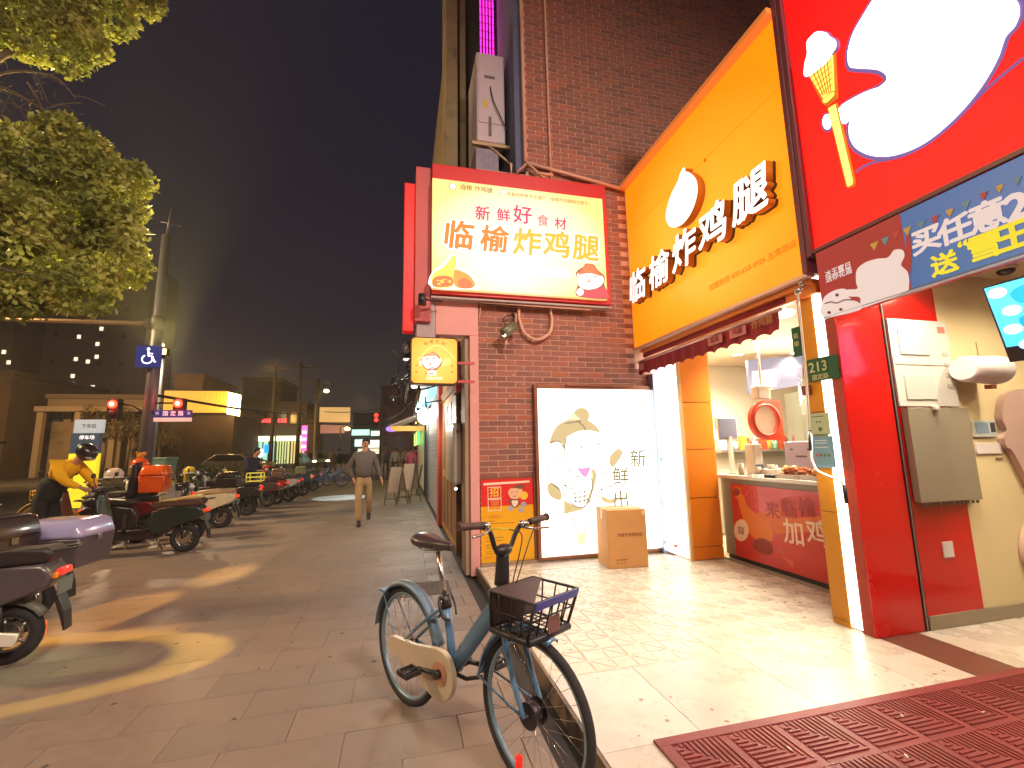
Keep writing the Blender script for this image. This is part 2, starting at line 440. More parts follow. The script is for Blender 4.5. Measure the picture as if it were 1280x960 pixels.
# ---------------------------------------------------------------- burgundy entrance mat
M_mat = mat('mat_burgundy', (124, 50, 50), .5, var=.16, scale=5, bump=.25, bscale=90)
mt = thing('entrance_mat', 'burgundy ribbed rubber mat lying on the forecourt before the ice cream shop', 'mat', (3.6, .9, .1))
b = B(M_mat)
b.box(1.19, 6.2, 2.075, 2.13, .101, .112, .003); b.box(1.19, 1.25, -.3, 2.074, .101, .112, .003)
b.make('border', mt)
for k in range(2):
    bb = B(M_mat); bb.box(-.148, .148, -.148, .148, .001, .006)
    for i in range(10):
        t = -.135+i*.027
        # triangle A: ribs along x, triangle B: ribs along y
        if t+.145 > .03: bb.box(-.145, t-.004, -t-.008, -t+.004, .006, .013) if t-.004 > -.14 else None
        if .145-t > .03: bb.box(t-.006, t+.006, -t+.01, .145, .006, .012)
    me = bb.mesh('mat_tile')
    if k: me.transform(Matrix.Scale(-1, 4, (1, 0, 0)))
    if k == 0: MT = [me]
    else: MT.append(me)
for i in range(13):
    for j in range(7):
        put('mat_tile', MT[(i+j) % 2 if False else 0], mt, (1.4+i*.3-3.6, 1.925-j*.3-.9, 0))

# ================================================================ BRICK BUILDING
M_mort = mat('mortar', (214, 172, 152), .9, var=.1, scale=14, bump=.3)
M_br = [mat('brick_brown', (144, 92, 78), .7, var=.2, scale=14, bump=.25, bscale=60), mat('brick_red', (156, 96, 78), .72, var=.2, scale=14, bump=.25, bscale=60),
        mat('brick_dull', (134, 88, 76), .75, var=.2, scale=14, bump=.25, bscale=60), mat('brick_orange', (170, 98, 72), .7, var=.1, scale=14, bump=.25, bscale=60)]
bld = thing('corner_building', 'tall brown brick building with its bare side wall at the street corner', 'building', (3, 7, 0))
b = B(M_mort); b.box(.95, 3.6, 5.6, 7.4, 0, 5.35); b.box(1.66, 11, 5.598, 9, 5.352, 12.5); b.box(3.62, 11, 5.62, 9, 3.2, 5.348); b.make('wall', bld)
def brick_me(m, w=.237):
    bb = B(m); bb.box(-w/2, w/2, -.006, 0.003, -.0292, .0292); return bb.mesh('brick')
BM = [brick_me(m) for m in M_br]; BH = [brick_me(m, .117) for m in M_br]
near = []; rest = []
for r_ in range(170):
    z = .16+r_*.0725
    if z > 12.4: break
    for i in range(-1, 44):
        x = .95+.12+i*.25+(.125 if r_ % 2 else 0); half = None
        lo = .95 if z < 5.35 else 1.66; hi = 3.45 if z < 2.6 else (3.2 if z < 5.3 else 10.9)
        if x-.12 < lo-.02:
            if x+.12 < lo+.08: continue
            half = (x+.12-lo-.002)/2; x = x+.12-half
        if x+.12 > hi: continue
        if z < 2.3 and 1.76 < x < 3.42: continue
        if 3.5 < z < 4.9 and .6 < x < 2.6: continue
        near.append((x, z, half))
near = [n for n in near if seen(n[0], 5.6, n[1])] 
def bdist(n): return math.hypot(n[0], 5.6, n[1]-1.5)
near.sort(key=lambda n: (0 if not (3.35 < n[1] < 5.1 and n[0] < 2.8) else 1, bdist(n)))
def pickm():
    return random.choices((0, 1, 2, 3), (5, 5, 4, .8))[0]
_HB = {}
for x, z, h in near[:295]:
    if h and abs(h-.0585) > .004: near.append((x, z, h)); continue
    put('brick', (BH if h else BM)[pickm()], bld, (x-3, 5.599-7+random.uniform(-.001, .001), z))
bs = [B(m) for m in M_br]
for x, z, h in near[295:]:
    w = h if h else .1185; bs[pickm()].box(x-w, x+w, 5.59, 5.603, z-.0292, z+.0292)
for q in bs: q.make('bricks', bld, kind='stuff')
# mortar smears and scars left on the brick
b = B(mat('lime_scar', (214, 168, 148), .9))
for i in range(16):
    x, z = random.choice([(1.15, 2.7), (1.2, 2.55), (1.1, 2.45), (1.35, 2.5), (1.4, 2.2), (1.3, 2.9), (1.6, 2.35), (1.5, 1.75), (1.05, 2.95)])
    x += random.uniform(-.06, .06); z += random.uniform(-.05, .05); r = random.uniform(.008, .02)
    b.prism([(x+r*random.uniform(.6, 1.3)*math.cos(a*PI/4), z+r*random.uniform(.5, 1.2)*math.sin(a*PI/4)) for a in range(8)], .002, (0, 5.5885, 0), XW, ZU)
b.make('lime_scars', bld, kind='stuff')
M_pink = mat('pink_paint', (226, 160, 152), .6, var=.05, scale=3)
M_bei = mat('beige_paint', (176, 148, 122), .65, var=.1, scale=3)
b = B(M_pink); b.box(.835, .948, 5.56, 5.62, 0, 2.958, .004); b.box(.4, .948, 5.562, 5.7, 2.96, 3.5, .004); b.make('pink_corner_trim', bld)
b = B(M_bei); b.box(.78, .949, 5.622, 5.98, 0, 2.955, .004); b.make('corner_pilaster', bld)
# recess above the sign, bluish plaster, olive street-side column
b = B(mat('blue_plaster', (96, 100, 128), .8, var=.1)); b.box(1.52, 1.655, 5.62, 7.4, 5.4, 12.4); b.make('recess_side', bld)
b = B(mat('dark_plaster', (92, 84, 74), .85, var=.15)); b.box(.9, 1.655, 7.41, 7.6, 5.0, 12.4); b.box(.5, 1.66, 5.9, 9, 5.28, 5.34); b.make('recess_wall', bld)
M_olive = mat('olive_render', (150, 132, 98), .8, var=.12, scale=2, stain=((104, 92, 70), 1.5, .55))
b = B(M_olive); b.box(.62, .83, 6.7, 7.3, 5.0, 13, .02); b.box(.9, 1.0, 6.95, 7.2, 5.2, 13); b.box(.7, .95, 7.61, 24, 3.4, 9.2); b.make('street_side_facade', bld)
b = B(mat('louvre_grey', (150, 146, 150), .5, .4, var=.1))
for i in range(22): b.box(.86, 1.0, 7.32, 7.4, 5.3+i*.17, 5.37+i*.17)
b.make('window_louvres', bld)
# pipes
M_pipe = mat('cream_pipe', (216, 164, 138), .5, var=.08)
for nm, pts, r in (('drain_pipe', [(1.66, 5.54, 12), (1.64, 5.54, 8.2), (1.64, 5.54, 5.5)], .028),
                   ('drain_pipe', [(2.02, 5.56, 12), (2.02, 5.56, 5.2)], .018),
                   ('conduit', [(1.64, 5.54, 5.5), (2.4, 5.53, 5.38), (3.16, 5.53, 5.27)], .026),
                   ('conduit', [(1.66, 5.5, 5.46), (1.85, 5.5, 5.3), (2.02, 5.53, 5.18)], .02),
                   ('conduit', [(1.64, 5.53, 5.46), (1.42, 5.5, 5.2), (1.42, 5.5, 5.42)], .02),
                   ('conduit', [(.99, 5.56, 3.42), (.955, 5.56, 3.12)], .008)):
    bb = B(M_pipe); bb.tube(pts, r, 8); bb.make(nm, bld)
hose = B(M_pipe); hose.tube([(1.5, 5.56, 3.36), (1.5, 5.54, 3.2), (1.56, 5.53, 3.02), (1.72, 5.52, 2.93), (1.9, 5.53, 3.02), (1.955, 5.54, 3.2), (1.93, 5.56, 3.42)], .022, 8, curve=5)
o = hose.make('hose', None, loc=(1.72, 5.55, 3.1)); tag(o, 'pale hose hanging in a loop on the brick wall under the yellow sign', 'hose')
# air conditioner on bracket
ac = thing('air_conditioner', 'tall pale air conditioner outdoor unit on a bracket high above the sign', 'air conditioner', (1.25, 6.2, 5.9))
b = B(mat('ac_white', (206, 190, 196), .45, var=.06, scale=3)); b.box(1.02, 1.46, 5.95, 6.85, 6.05, 7.55, .03); b.box(1.045, 1.435, 5.935, 5.95, 6.35, 7.5, .004); b.make('casing', ac)
b = B(mat('ac_grey', (120, 112, 116), .5)); b.box(1.14, 1.3, 5.925, 5.936, 7.1, 7.14); b.box(1.2, 1.24, 5.92, 5.935, 6.15, 6.45, .004); b.make('service_panel', ac)
b = B(mat('ac_label', (226, 190, 60), .5)); b.box(1.13, 1.18, 5.93, 5.9345, 6.6, 6.72); b.make('warning_label', ac)
b = B(mat('bracket_steel', (196, 166, 130), .5, .3)); b.box(.95, 1.75, 5.93, 5.98, 5.97, 6.02); b.box(.95, 1.75, 6.8, 6.85, 5.97, 6.02); b.tube([(1.2, 5.95, 5.98), (1.7, 5.95, 5.6)], .02, 6); b.tube([(1.05, 5.95, 6.0), (1.05, 6.8, 6.0)], .02, 6); b.make('bracket', ac)
b = B(mat('cable_black', (28, 26, 28), .5)); b.tube([(1.23, 5.92, 6.95), (1.27, 5.9, 6.7), (1.4, 5.9, 6.4), (1.48, 5.93, 6.25)], .009, 6, curve=4); b.tube([(1.06, 5.95, 7.55), (1.04, 5.9, 7.8), (1.08, 5.95, 8.0)], .01, 6, curve=4); b.make('cable', ac)
o = B(mat('ac_box_grey', (150, 140, 156), .5, .3, var=.2, scale=8)); o.box(1.0, 1.35, 5.96, 6.6, 5.36, 5.94, .01)
for i in range(9): o.box(1.01+i*.037, 1.025+i*.037, 5.948, 5.96, 5.4, 5.9)
o = o.make('air_conditioner', None, loc=(1.2, 6.2, 5.35)); tag(o, 'small grey slatted outdoor unit below the tall air conditioner', 'air conditioner')
# magenta light strings in the recess
M_mag = glow('magenta_led', (255, 40, 190), 2.2)
b = B(mat('sign_back', (40, 22, 44), .6)); b.box(1.2, 1.5, 6.7, 6.75, 7.6, 10.5)
b.use(M_mag)
for i in range(5):
    x = 1.22+i*.055
    for k in range(18): b.box(x, x+.02, 6.675, 6.695, 7.62+k*.16, 7.62+k*.16+.125)
o = b.make('neon_sign', None, loc=(1.35, 6.7, 7.6)); tag(o, 'magenta light strings glowing beside the air conditioner high on the corner', 'neon sign')

# ================================================================ BIG YELLOW SIGN
M_red = mat('sign_red', (206, 34, 34), .4, var=.05, scale=2)
M_redp = mat('sign_red_pale', (196, 84, 84), .5, var=.06, scale=2)
def grad(name, c0, c1, s, org, size, axis_x, axis_z, power=2.0):
    """a printed backlit panel whose ink runs from pale centre c0 to rim c1"""
    m = bpy.data.materials.new(name); m.use_nodes = True; t = m.node_tree; N = t.nodes; L = t.links; b_ = N['Principled BSDF']
    co = N.new('ShaderNodeTexCoord'); mp = N.new('ShaderNodeMapping'); mp.vector_type = 'POINT'
    mp.inputs['Location'].default_value = [-a*k for a, k in zip(org, size)]; mp.inputs['Scale'].default_value = size
    L.new(co.outputs['Object'], mp.inputs[0])
    ln = N.new('ShaderNodeVectorMath'); ln.operation = 'LENGTH'; L.new(mp.outputs[0], ln.inputs[0])
    pw = N.new('ShaderNodeMath'); pw.operation = 'POWER'; pw.inputs[1].default_value = power; pw.use_clamp = True; L.new(ln.outputs['Value'], pw.inputs[0])
    mx = N.new('ShaderNodeMix'); mx.data_type = 'RGBA'; mx.inputs[6].default_value = (*lin(c0), 1); mx.inputs[7].default_value = (*lin(c1), 1)
    L.new(pw.outputs[0], mx.inputs[0]); L.new(mx.outputs[2], b_.inputs['Emission Color']); b_.inputs['Emission Strength'].default_value = s
    L.new(mx.outputs[2], b_.inputs['Base Color']); b_.inputs['Roughness'].default_value = .35
    return m
ys = thing('yellow_signboard', 'large backlit yellow signboard with orange characters and a cartoon cook above the corner', 'signboard', (1.5, 5.4, 4.2))
b = B(M_red); b.box(.335, 2.79, 5.42, 5.555, 3.44, 5.22, .01); b.make('red_box', ys)
b = B(M_redp); b.box(.13, .333, 5.5, 5.7, 3.1, 5.2, .01); b.make('side_panel', ys)
b = B(mat('side_red', (222, 22, 24), .35, emit=.35)); b.box(-.01, .128, 5.55, 5.7, 2.98, 4.98, .01); b.make('side_panel', ys)
b = B(mat('soffit_grey', (176, 160, 160), .6, var=.08)); b.box(.16, .398, 5.56, 5.9, 2.6, 3.46, .01); b.box(.335, 2.8, 5.43, 5.557, 3.395, 3.418); b.make('soffit', ys)
b = B(M_pipe); b.tube([(1.0, 5.47, 3.38), (2.5, 5.47, 3.37)], .012, 6); b.tube([(1.75, 5.41, 5.27), (2.0, 5.41, 5.27)], .02, 6); b.make('cable_duct', ys)
M_yel = grad('yellow_print', (240, 228, 190), (232, 204, 128), .62, (0, 0, 0), (.78, 0, 1.2), 0, 0, 4.0)
b = B(M_yel); b.box(.335, 2.7, 5.35, 5.419, 3.49, 4.965, .006); b.make('lit_face', ys)
YO = (0, 5.347, 0)
fy = quadmap(((240, 168), (1090, 272), (1125, 775), (240, 715)), (.335, 2.7, 3.49, 4.965))
orgT = lambda x, z, y=5.344: (x, y, z)
M_or1, M_or2, M_mg, M_ink, M_wh = glow('ink_orange', (214, 104, 30), .78), glow('ink_amber', (226, 148, 44), .8), glow('ink_magenta', (200, 34, 90), .8), glow('ink_brown', (112, 90, 36), .7), glow('ink_white', (255, 252, 240), .82)
for ch, px, py, sz, m in (('新', 492, 350, .21, M_mg), ('鲜', 596, 358, .19, M_mg), ('好', 692, 358, .27, M_mg), ('食', 793, 385, .18, glow('ink_pink', (232, 96, 110), .95)), ('材', 882, 400, .18, M_mg)):
    u, v = fy((px, py)); text('lettering', ch, sz, m, orgT(u, v-.0), XW, ZU, ys, bold=.02)
for ch, px, py, sz, m in (('临', 368, 462, .40, M_or1), ('榆', 548, 482, .38, M_or1), ('炸', 712, 497, .4, M_or2), ('鸡', 862, 510, .4, M_or2), ('腿', 1008, 525, .4, M_or2)):
    u, v = fy((px, py))
    text('lettering_outline', ch, sz, M_wh, orgT(u, v, 5.3465), XW, ZU, ys, bold=.085, shear=.1)
    text('lettering', ch, sz, m, orgT(u, v, 5.3435), XW, ZU, ys, bold=.036, shear=.1)
u, v = fy((460, 225)); text('lettering', '临榆 炸鸡腿', .082, M_ink, orgT(u, v), XW, ZU, ys, bold=.008)
u, v = fy((830, 275)); text('lettering', '沧县非物质文化遗产（临榆炸鸡腿制作技艺）', .062, M_ink, orgT(u, v), XW, ZU, ys, bold=.004)
b = B(M_wh); b.rec = False
for c in ((341, 212),):
    u, v = fy(c); shape(b, idm, circ(u, v, .045, .05), YO, XW, ZU, M_ink, .001); shape(b, idm, circ(u, v, .036, .042), YO, XW, ZU, M_wh, .0025)
u, v = fy((592, 240)); shape(b, idm, circ(u, v, .045), YO, XW, ZU, M_or1, .001); shape(b, idm, circ(u, v, .035), YO, XW, ZU, M_wh, .0025); shape(b, idm, circ(u, v, .012), YO, XW, ZU, M_or1, .003)
shape(b, fy, ((472, 592), (690, 600), (690, 650), (472, 637)), YO, XW, ZU, M_wh, .001)
shape(b, fy, ((722, 606), (925, 622), (925, 664), (722, 652)), YO, XW, ZU, M_wh, .001)
M_faint = glow('ink_faint', (226, 222, 196), 1)
for i in range(12):
    x = 490+i*17 if i < 11 else 0
    if x: stroke(b, fy, ((x, 604+i*.6), (x+9, 606+i*.6), (x+3, 632+i*.8), (x+11, 634+i*.8)), YO, XW, ZU, M_faint, .008, curve=0)
    x = 738+i*17
    if i < 10: stroke(b, fy, ((x, 618+i*.9), (x+9, 620+i*.9), (x+3, 645+i*.9), (x+11, 646+i*.9)), YO, XW, ZU, M_faint, .008, curve=0)
b.make('small_print', ys, kind='stuff')
# printed drumsticks and cartoon cook
b = B(M_wh); b.rec = False
M_dr, M_drd, M_drr = glow('ink_drumstick', (240, 176, 74), .95), glow('ink_drum_dark', (210, 124, 50), .95), glow('ink_drum_red', (228, 92, 50), .9)
shape(b, fy, ((240, 640), (300, 590), (345, 545), (368, 580), (365, 610), (430, 640), (470, 700), (462, 724), (240, 714)), YO, XW, ZU, M_wh, .0012, 3)
shape(b, fy, ((245, 645), (300, 610), (348, 552), (362, 590), (352, 640), (350, 700), (320, 715), (246, 710)), YO, XW, ZU, M_dr, .002, 3)
shape(b, fy, ((352, 630), (380, 628), (430, 655), (458, 700), (430, 720), (370, 716), (350, 690)), YO, XW, ZU, M_drd, .0024, 3)
shape(b, fy, ((248, 670), (290, 655), (340, 665), (345, 700), (300, 712), (248, 706)), YO, XW, ZU, M_drr, .003, 3)
shape(b, fy, ((370, 690), (400, 665), (440, 690), (440, 715), (390, 716)), YO, XW, ZU, M_drr, .0032, 3)
for i in range(14):
    x, y = random.uniform(262, 335), random.uniform(672, 702)
    shape(b, fy, [(x+5*math.cos(k), y+4*math.sin(k)) for k in range(6)], YO, XW, ZU, M_dr, .0036)
b.make('printed_drumsticks', ys)
M_cap, M_skin, M_line, M_rob = glow('ink_cap', (190, 96, 60), .9), glow('ink_face', (255, 246, 240), 1.0), glow('ink_line', (130, 80, 64), .6), glow('ink_robe', (170, 60, 70), .9)
b = B(M_wh); b.rec = False
shape(b, fy, ((962, 640), (1000, 610), (1010, 595), (1050, 600), (1075, 630), (1108, 660), (1106, 700), (1124, 740), (1122, 774), (985, 762), (962, 740), (972, 700)), YO, XW, ZU, M_line, .001, 3)
shape(b, fy, ((968, 650), (1000, 640), (1060, 640), (1098, 662), (1100, 690), (1075, 715), (1020, 725), (978, 705)), YO, XW, ZU, M_skin, .0016, 3)
shape(b, fy, ((972, 652), (998, 618), (1012, 600), (1045, 604), (1072, 635), (1090, 660), (1040, 645), (1000, 648)), YO, XW, ZU, M_cap, .0022, 3)
shape(b, fy, ((1000, 728), (1060, 726), (1110, 715), (1122, 745), (1120, 770), (1000, 760)), YO, XW, ZU, M_rob, .0018, 3)
shape(b, fy, circ(985, 738, 18, 18), YO, XW, ZU, M_skin, .0025)
for st in (((1005, 665), (1018, 661), (1030, 666)), ((1045, 664), (1058, 660), (1070, 667)), ((1020, 690), (1032, 684), (1044, 690)), ((1028, 672), (1025, 682), (1032, 684))):
    stroke(b, fy, st, YO, XW, ZU, M_line, .014)
b.make('printed_cook', ys)

# ---------------------------------------------------------------- small square projecting sign
sq = thing('projecting_sign', 'small square orange lightbox sign with a cartoon head below the big yellow board', 'sign', (.35, 5.15, 2.5))
b = B(mat('dark_trim', (70, 40, 20), .5)); b.prism(rrect(.085, .628, 2.248, 2.8, .05), .14, (0, 5.105, 0), XW, ZU); b.make('casing', sq)
b = B(grad('orange_print', (244, 176, 84), (238, 150, 48), .82, (0, 0, 0), (3, 0, 3), 0, 0, 2)); b.prism(rrect(.1, .613, 2.263, 2.785, .045), .012, (0, 5.094, 0), XW, ZU); b.make('lit_face', sq)
b = B(M_wh); b.rec = False; SO = (0, 5.0935, 0)
fq = quadmap(((75, 100), (830, 145), (830, 855), (75, 830)), (.1, .613, 2.263, 2.785))
M_pk = glow('ink_pinkish', (246, 196, 190), .95)
stroke(b, fq, [(180+620*t/10-270*0, 470-230*math.sin(PI*t/10)) for t in range(11)][:11], SO, XW, ZU, glow('ink_ring', (255, 206, 130), 1), .008)
shape(b, fq, ((240, 500), (260, 420), (400, 345), (470, 350), (540, 430), (590, 520), (540, 590), (450, 650), (300, 610)), SO, XW, ZU, M_line, .0012, 3)
shape(b, fq, ((248, 500), (262, 425), (380, 405), (500, 415), (545, 520), (530, 570), (440, 625), (310, 600)), SO, XW, ZU, M_pk, .0018, 3)
shape(b, fq, ((258, 425), (330, 380), (400, 348), (468, 350), (505, 405), (400, 400)), SO, XW, ZU, glow('ink_hair', (190, 130, 90), .9), .0024, 3)
shape(b, fq, circ(222, 525, 25, 45, 12), SO, XW, ZU, M_pk, .0018); shape(b, fq, circ(550, 490, 25, 45, 12), SO, XW, ZU, M_pk, .0018)
shape(b, fq, ((570, 560), (640, 460), (720, 455), (715, 530), (640, 570)), SO, XW, ZU, glow('ink_ring2', (252, 206, 110), 1), .0014, 3)
shape(b, fq, ((350, 640), (480, 640), (500, 720), (340, 725)), SO, XW, ZU, M_pk, .0014)
for st in (((300, 460), (330, 452), (360, 460)), ((420, 445), (445, 440), (465, 450)), ((385, 520), (392, 550), (378, 560)), ((365, 625), (420, 600), (480, 625)), ((300, 680), (330, 695)), ((370, 695), (440, 700))):
    stroke(b, fq, st, SO, XW, ZU, M_line, .010)
for c in ((155, 556), (152, 657), (752, 578), (752, 675)): shape(b, fq, circ(c[0], c[1], 18, 18, 10), SO, XW, ZU, glow('ink_dot', (206, 110, 40), .9), .0014)
b.make('printed_cook', sq)
for ch, x, y in (('临', 310, 205), ('榆', 405, 178), ('炸', 500, 182), ('鸡', 603, 215)):
    u, v = fq((x, y)); text('lettering', ch, .045, M_ink, (u, 5.091, v), XW, ZU, sq, bold=.01)
u, v = fq((455, 772)); text('lettering', '临榆炸鸡腿', .036, M_wh, (u, 5.091, v), XW, ZU, sq)
b = B(M_redp); b.box(.615, .83, 5.15, 5.18, 2.5, 2.53); b.box(.615, .83, 5.15, 5.18, 2.28, 2.31); b.make('bracket', sq)

# ---------------------------------------------------------------- lightbox poster on the brick wall
M_lb = glow('lightbox_white', (255, 253, 244), 1.7, (240, 240, 235))
M_brz = mat('bronze_frame', (146, 96, 74), .4, .5, var=.1)
lb = thing('lightbox_poster', 'bright white lightbox poster of a cartoon cook on the brick wall', 'lightbox', (2.55, 5.55, 1.2))
b = B(M_brz); b.box(1.665, 1.71, 5.5, 5.59, .13, 2.33, .006); b.box(1.711, 3.36, 5.5, 5.59, 2.275, 2.33, .006); b.box(1.711, 3.36, 5.5, 5.59, .13, .162, .006); b.box(2.1, 3.1, 5.47, 5.499, 2.31, 2.335); b.make('frame', lb)
b = B(M_lb); b.box(1.712, 3.358, 5.515, 5.588, .164, 2.273); b.make('lit_face', lb)
b = B(mat('steel_edge', (150, 160, 190), .25, .8, var=.15, scale=5)); b.box(3.361, 3.44, 5.44, 5.59, .1, 2.5, .004); b.make('steel_trim', lb)
LO = (0, 5.5125, 0); b = B(M_lb); b.rec = False
fl = quadmap(((8, 25), (622, 40), (680, 890), (28, 940)), (1.712, 3.358, .164, 2.273))
K1, K2, K3, K4, K5 = glow('print_hair', (170, 160, 120), .62), glow('print_pink', (244, 120, 165), 1), glow('print_grey', (186, 182, 168), .95), glow('print_orange', (246, 190, 150), 1), glow('print_white', (255, 255, 250), 1.5)
shape(b, fl, ((75, 322), (82, 280), (115, 225), (170, 195), (230, 190), (300, 205), (352, 262), (300, 254), (235, 256), (165, 292), (155, 355), (140, 320), (110, 312)), LO, XW, ZU, K1, .001, 4)
shape(b, fl, ((205, 165), (225, 135), (265, 132), (290, 160), (282, 198), (235, 192)), LO, XW, ZU, K1, .0014, 4)
shape(b, fl, ((170, 190), (185, 165), (205, 158), (225, 178), (240, 192), (205, 196)), LO, XW, ZU, K4, .002, 4)
shape(b, fl, ((225, 455), (258, 455), (294, 448), (288, 480), (270, 506), (248, 490)), LO, XW, ZU, K2, .001, 3)
shape(b, fl, ((400, 395), (448, 350), (474, 375), (440, 430), (410, 452)), LO, XW, ZU, K1, .001, 2)
shape(b, fl, ((60, 545), (85, 535), (125, 560), (140, 610), (118, 628), (70, 600)), LO, XW, ZU, K1, .001, 3)
shape(b, fl, ((150, 625), (190, 650), (240, 672), (280, 650), (255, 680), (150, 704)), LO, XW, ZU, K1, .001, 0)
shape(b, fl, ((305, 455), (330, 490), (316, 560), (285, 640), (270, 640), (302, 560), (305, 500)), LO, XW, ZU, K1, .001, 3)
shape(b, fl, ((100, 402), (138, 405), (132, 432), (118, 425)), LO, XW, ZU, K3, .001)
shape(b, fl, ((205, 292), (255, 294), (256, 301), (206, 302)), LO, XW, ZU, K3, .001); shape(b, fl, ((320, 292), (345, 280), (350, 286), (325, 298)), LO, XW, ZU, K3, .001)
shape(b, fl, circ(250, 341, 5, 8, 10), LO, XW, ZU, glow('print_eye', (100, 84, 60), .5), .001); shape(b, fl, circ(339, 326, 5, 8, 10), LO, XW, ZU, MATS['print_eye'], .001)
shape(b, fl, circ(288, 376, 17, 5, 12), LO, XW, ZU, K3, .001); shape(b, fl, circ(320, 372, 14, 5, 12), LO, XW, ZU, K3, .001)
shape(b, fl, ((222, 812), (268, 806), (276, 850), (262, 872), (232, 870), (220, 845)), LO, XW, ZU, K3, .001, 3)
shape(b, fl, ((228, 815), (264, 812), (269, 848), (256, 864), (236, 862), (226, 842)), LO, XW, ZU, K4, .0016, 3)
shape(b, fl, ((360, 605), (400, 625), (435, 615), (440, 635), (400, 648), (362, 632)), LO, XW, ZU, K1, .001, 3)
L1 = glow('print_line', (110, 108, 98), .45)
for st in (((75, 322), (90, 312), (125, 312), (150, 345)), ((165, 292), (155, 355), (162, 420), (200, 490), (240, 500)), ((50, 445), (70, 440), (74, 465)), ((60, 460), (70, 520), (130, 570)),
           ((330, 490), (370, 480), (415, 455)), ((300, 505), (306, 560), (290, 630), (245, 668), (185, 640), (130, 555)), ((190, 702), (205, 760), (225, 808)), ((272, 680), (268, 750), (262, 806)),
           ((130, 525), (150, 548), (168, 545)), ((150, 530), (165, 560), (150, 560)), ((175, 530), (185, 560), (215, 570)), ((185, 590), (240, 588), (290, 570)), ((185, 610), (235, 612), (288, 598)), ((195, 632), (240, 634), (285, 622)),
           ((210, 590), (215, 640)), ((238, 588), (240, 650)), ((264, 580), (264, 645)), ((405, 550), (415, 600)), ((355, 560), (362, 600)), ((350, 575), (310, 625), (285, 640)), ((350, 575), (395, 555), (430, 548)),
           ((460, 330), (510, 332), (560, 310), (585, 285)), ((160, 215), (215, 205), (245, 200)), ((225, 200), (255, 225), (272, 248)), ((300, 418), (312, 430), (300, 445))):
    stroke(b, fl, st, LO, XW, ZU, L1, .014)
b.make('printed_cook', lb)
for ch, x, y, s_ in (('新', 556, 412, .25), ('鲜', 462, 506, .25), ('出', 463, 636, .25)):
    u, v = fl((x, y)); text('lettering', ch, s_, glow('print_dark', (98, 92, 44), .6), (u, 5.508, v), XW, ZU, lb, bold=.012)
u, v = fl((330, 70)); text('lettering', '临榆 炸鸡腿  沧县非物质文化遗产', .05, glow('print_pale', (226, 220, 190), 1.1), (u, 5.509, v), XW, ZU, lb)

# ---------------------------------------------------------------- recruitment poster
rp = thing('recruitment_poster', 'red and yellow recruitment poster taped low on the brick wall', 'poster', (1.3, 5.58, .6))
b = B(mat('poster_red', (226, 44, 40), .35, var=.03), mat('poster_yellow', (240, 176, 20), .35, var=.03))
b.box(.965, 1.637, 5.575, 5.586, .8, 1.13); b.use(MATS['poster_yellow']).box(.965, 1.637, 5.575, 5.586, .138, .7995); b.make('sheet', rp)
b = B(M_brz); b.box(1.64, 1.662, 5.55, 5.588, .12, 1.2); b.box(.955, 1.639, 5.57, 5.588, 1.132, 1.145); b.make('frame', rp)
frp = quadmap(((85, 50), (575, 45), (580, 820), (90, 845)), (.965, 1.637, .138, 1.13)); PO = (0, 5.5735, 0)
p_w, p_y, p_g, p_b, p_o = mat('print_cream', (250, 226, 200), .5), mat('print_yellow2', (250, 200, 60), .5), mat('print_grey2', (170, 170, 190), .5), mat('print_brown2', (130, 80, 50), .5), mat('print_orange2', (240, 130, 60), .5)
b = B(p_w); b.rec = False
shape(b, frp, ((110, 85), (545, 70), (545, 90), (110, 108)), PO, XW, ZU, p_w, .001)
for q in (((150, 128), (272, 126), (272, 232), (152, 236)), ((152, 245), (274, 242), (274, 348), (154, 354))): stroke(b, frp, q, PO, XW, ZU, p_w, .012, True, 0)
shape(b, frp, ((340, 180), (370, 140), (420, 130), (470, 150), (470, 200), (430, 245), (370, 240)), PO, XW, ZU, mat('print_face', (240, 190, 150), .5), .001, 3)
shape(b, frp, ((370, 140), (430, 108), (490, 110), (494, 145), (450, 150), (410, 140)), PO, XW, ZU, p_b, .0016, 3)
shape(b, frp, circ(488, 215, 40, 40, 16), PO, XW, ZU, p_y, .0018)
shape(b, frp, ((350, 250), (400, 245), (440, 255), (445, 300), (410, 330), (370, 310)), PO, XW, ZU, p_b, .0014, 3)
shape(b, frp, ((375, 262), (430, 262), (425, 300), (400, 320), (380, 300)), PO, XW, ZU, p_w, .002, 3)
for c in ((362, 335), (462, 350), (485, 300)): shape(b, frp, circ(c[0], c[1], 26, 26, 12), PO, XW, ZU, p_g, .0012)
for st in (((365, 182), (385, 176)), ((410, 178), (430, 182)), ((385, 215), (400, 222), (418, 214))): stroke(b, frp, st, PO, XW, ZU, p_b, .006)
for y, x1 in ((455, 210), (475, 400), (572, 190), (610, 300), (640, 290), (675, 190), (690, 170), (710, 195), (742, 190), (760, 300)):
    stroke(b, frp, ((130, y), (x1, y-4)), PO, XW, ZU, mat('print_text', (186, 140, 30), .5), .008, curve=0)
b.make('printed_cook', rp)
u, v = frp((212, 182)); text('lettering', '招', .12, p_y, (u, 5.571, v), XW, ZU, rp, bold=.03)
u, v = frp((214, 298)); text('lettering', '聘', .12, p_o, (u, 5.571, v), XW, ZU, rp, bold=.02)
u, v = frp((225, 412)); text('lettering', '诚邀您加入', .035, p_o, (u, 5.571, v), XW, ZU, rp, bold=.01)
u, v = frp((165, 798)); text('lettering', '联系我们', .032, p_o, (u, 5.571, v), XW, ZU, rp, bold=.01)

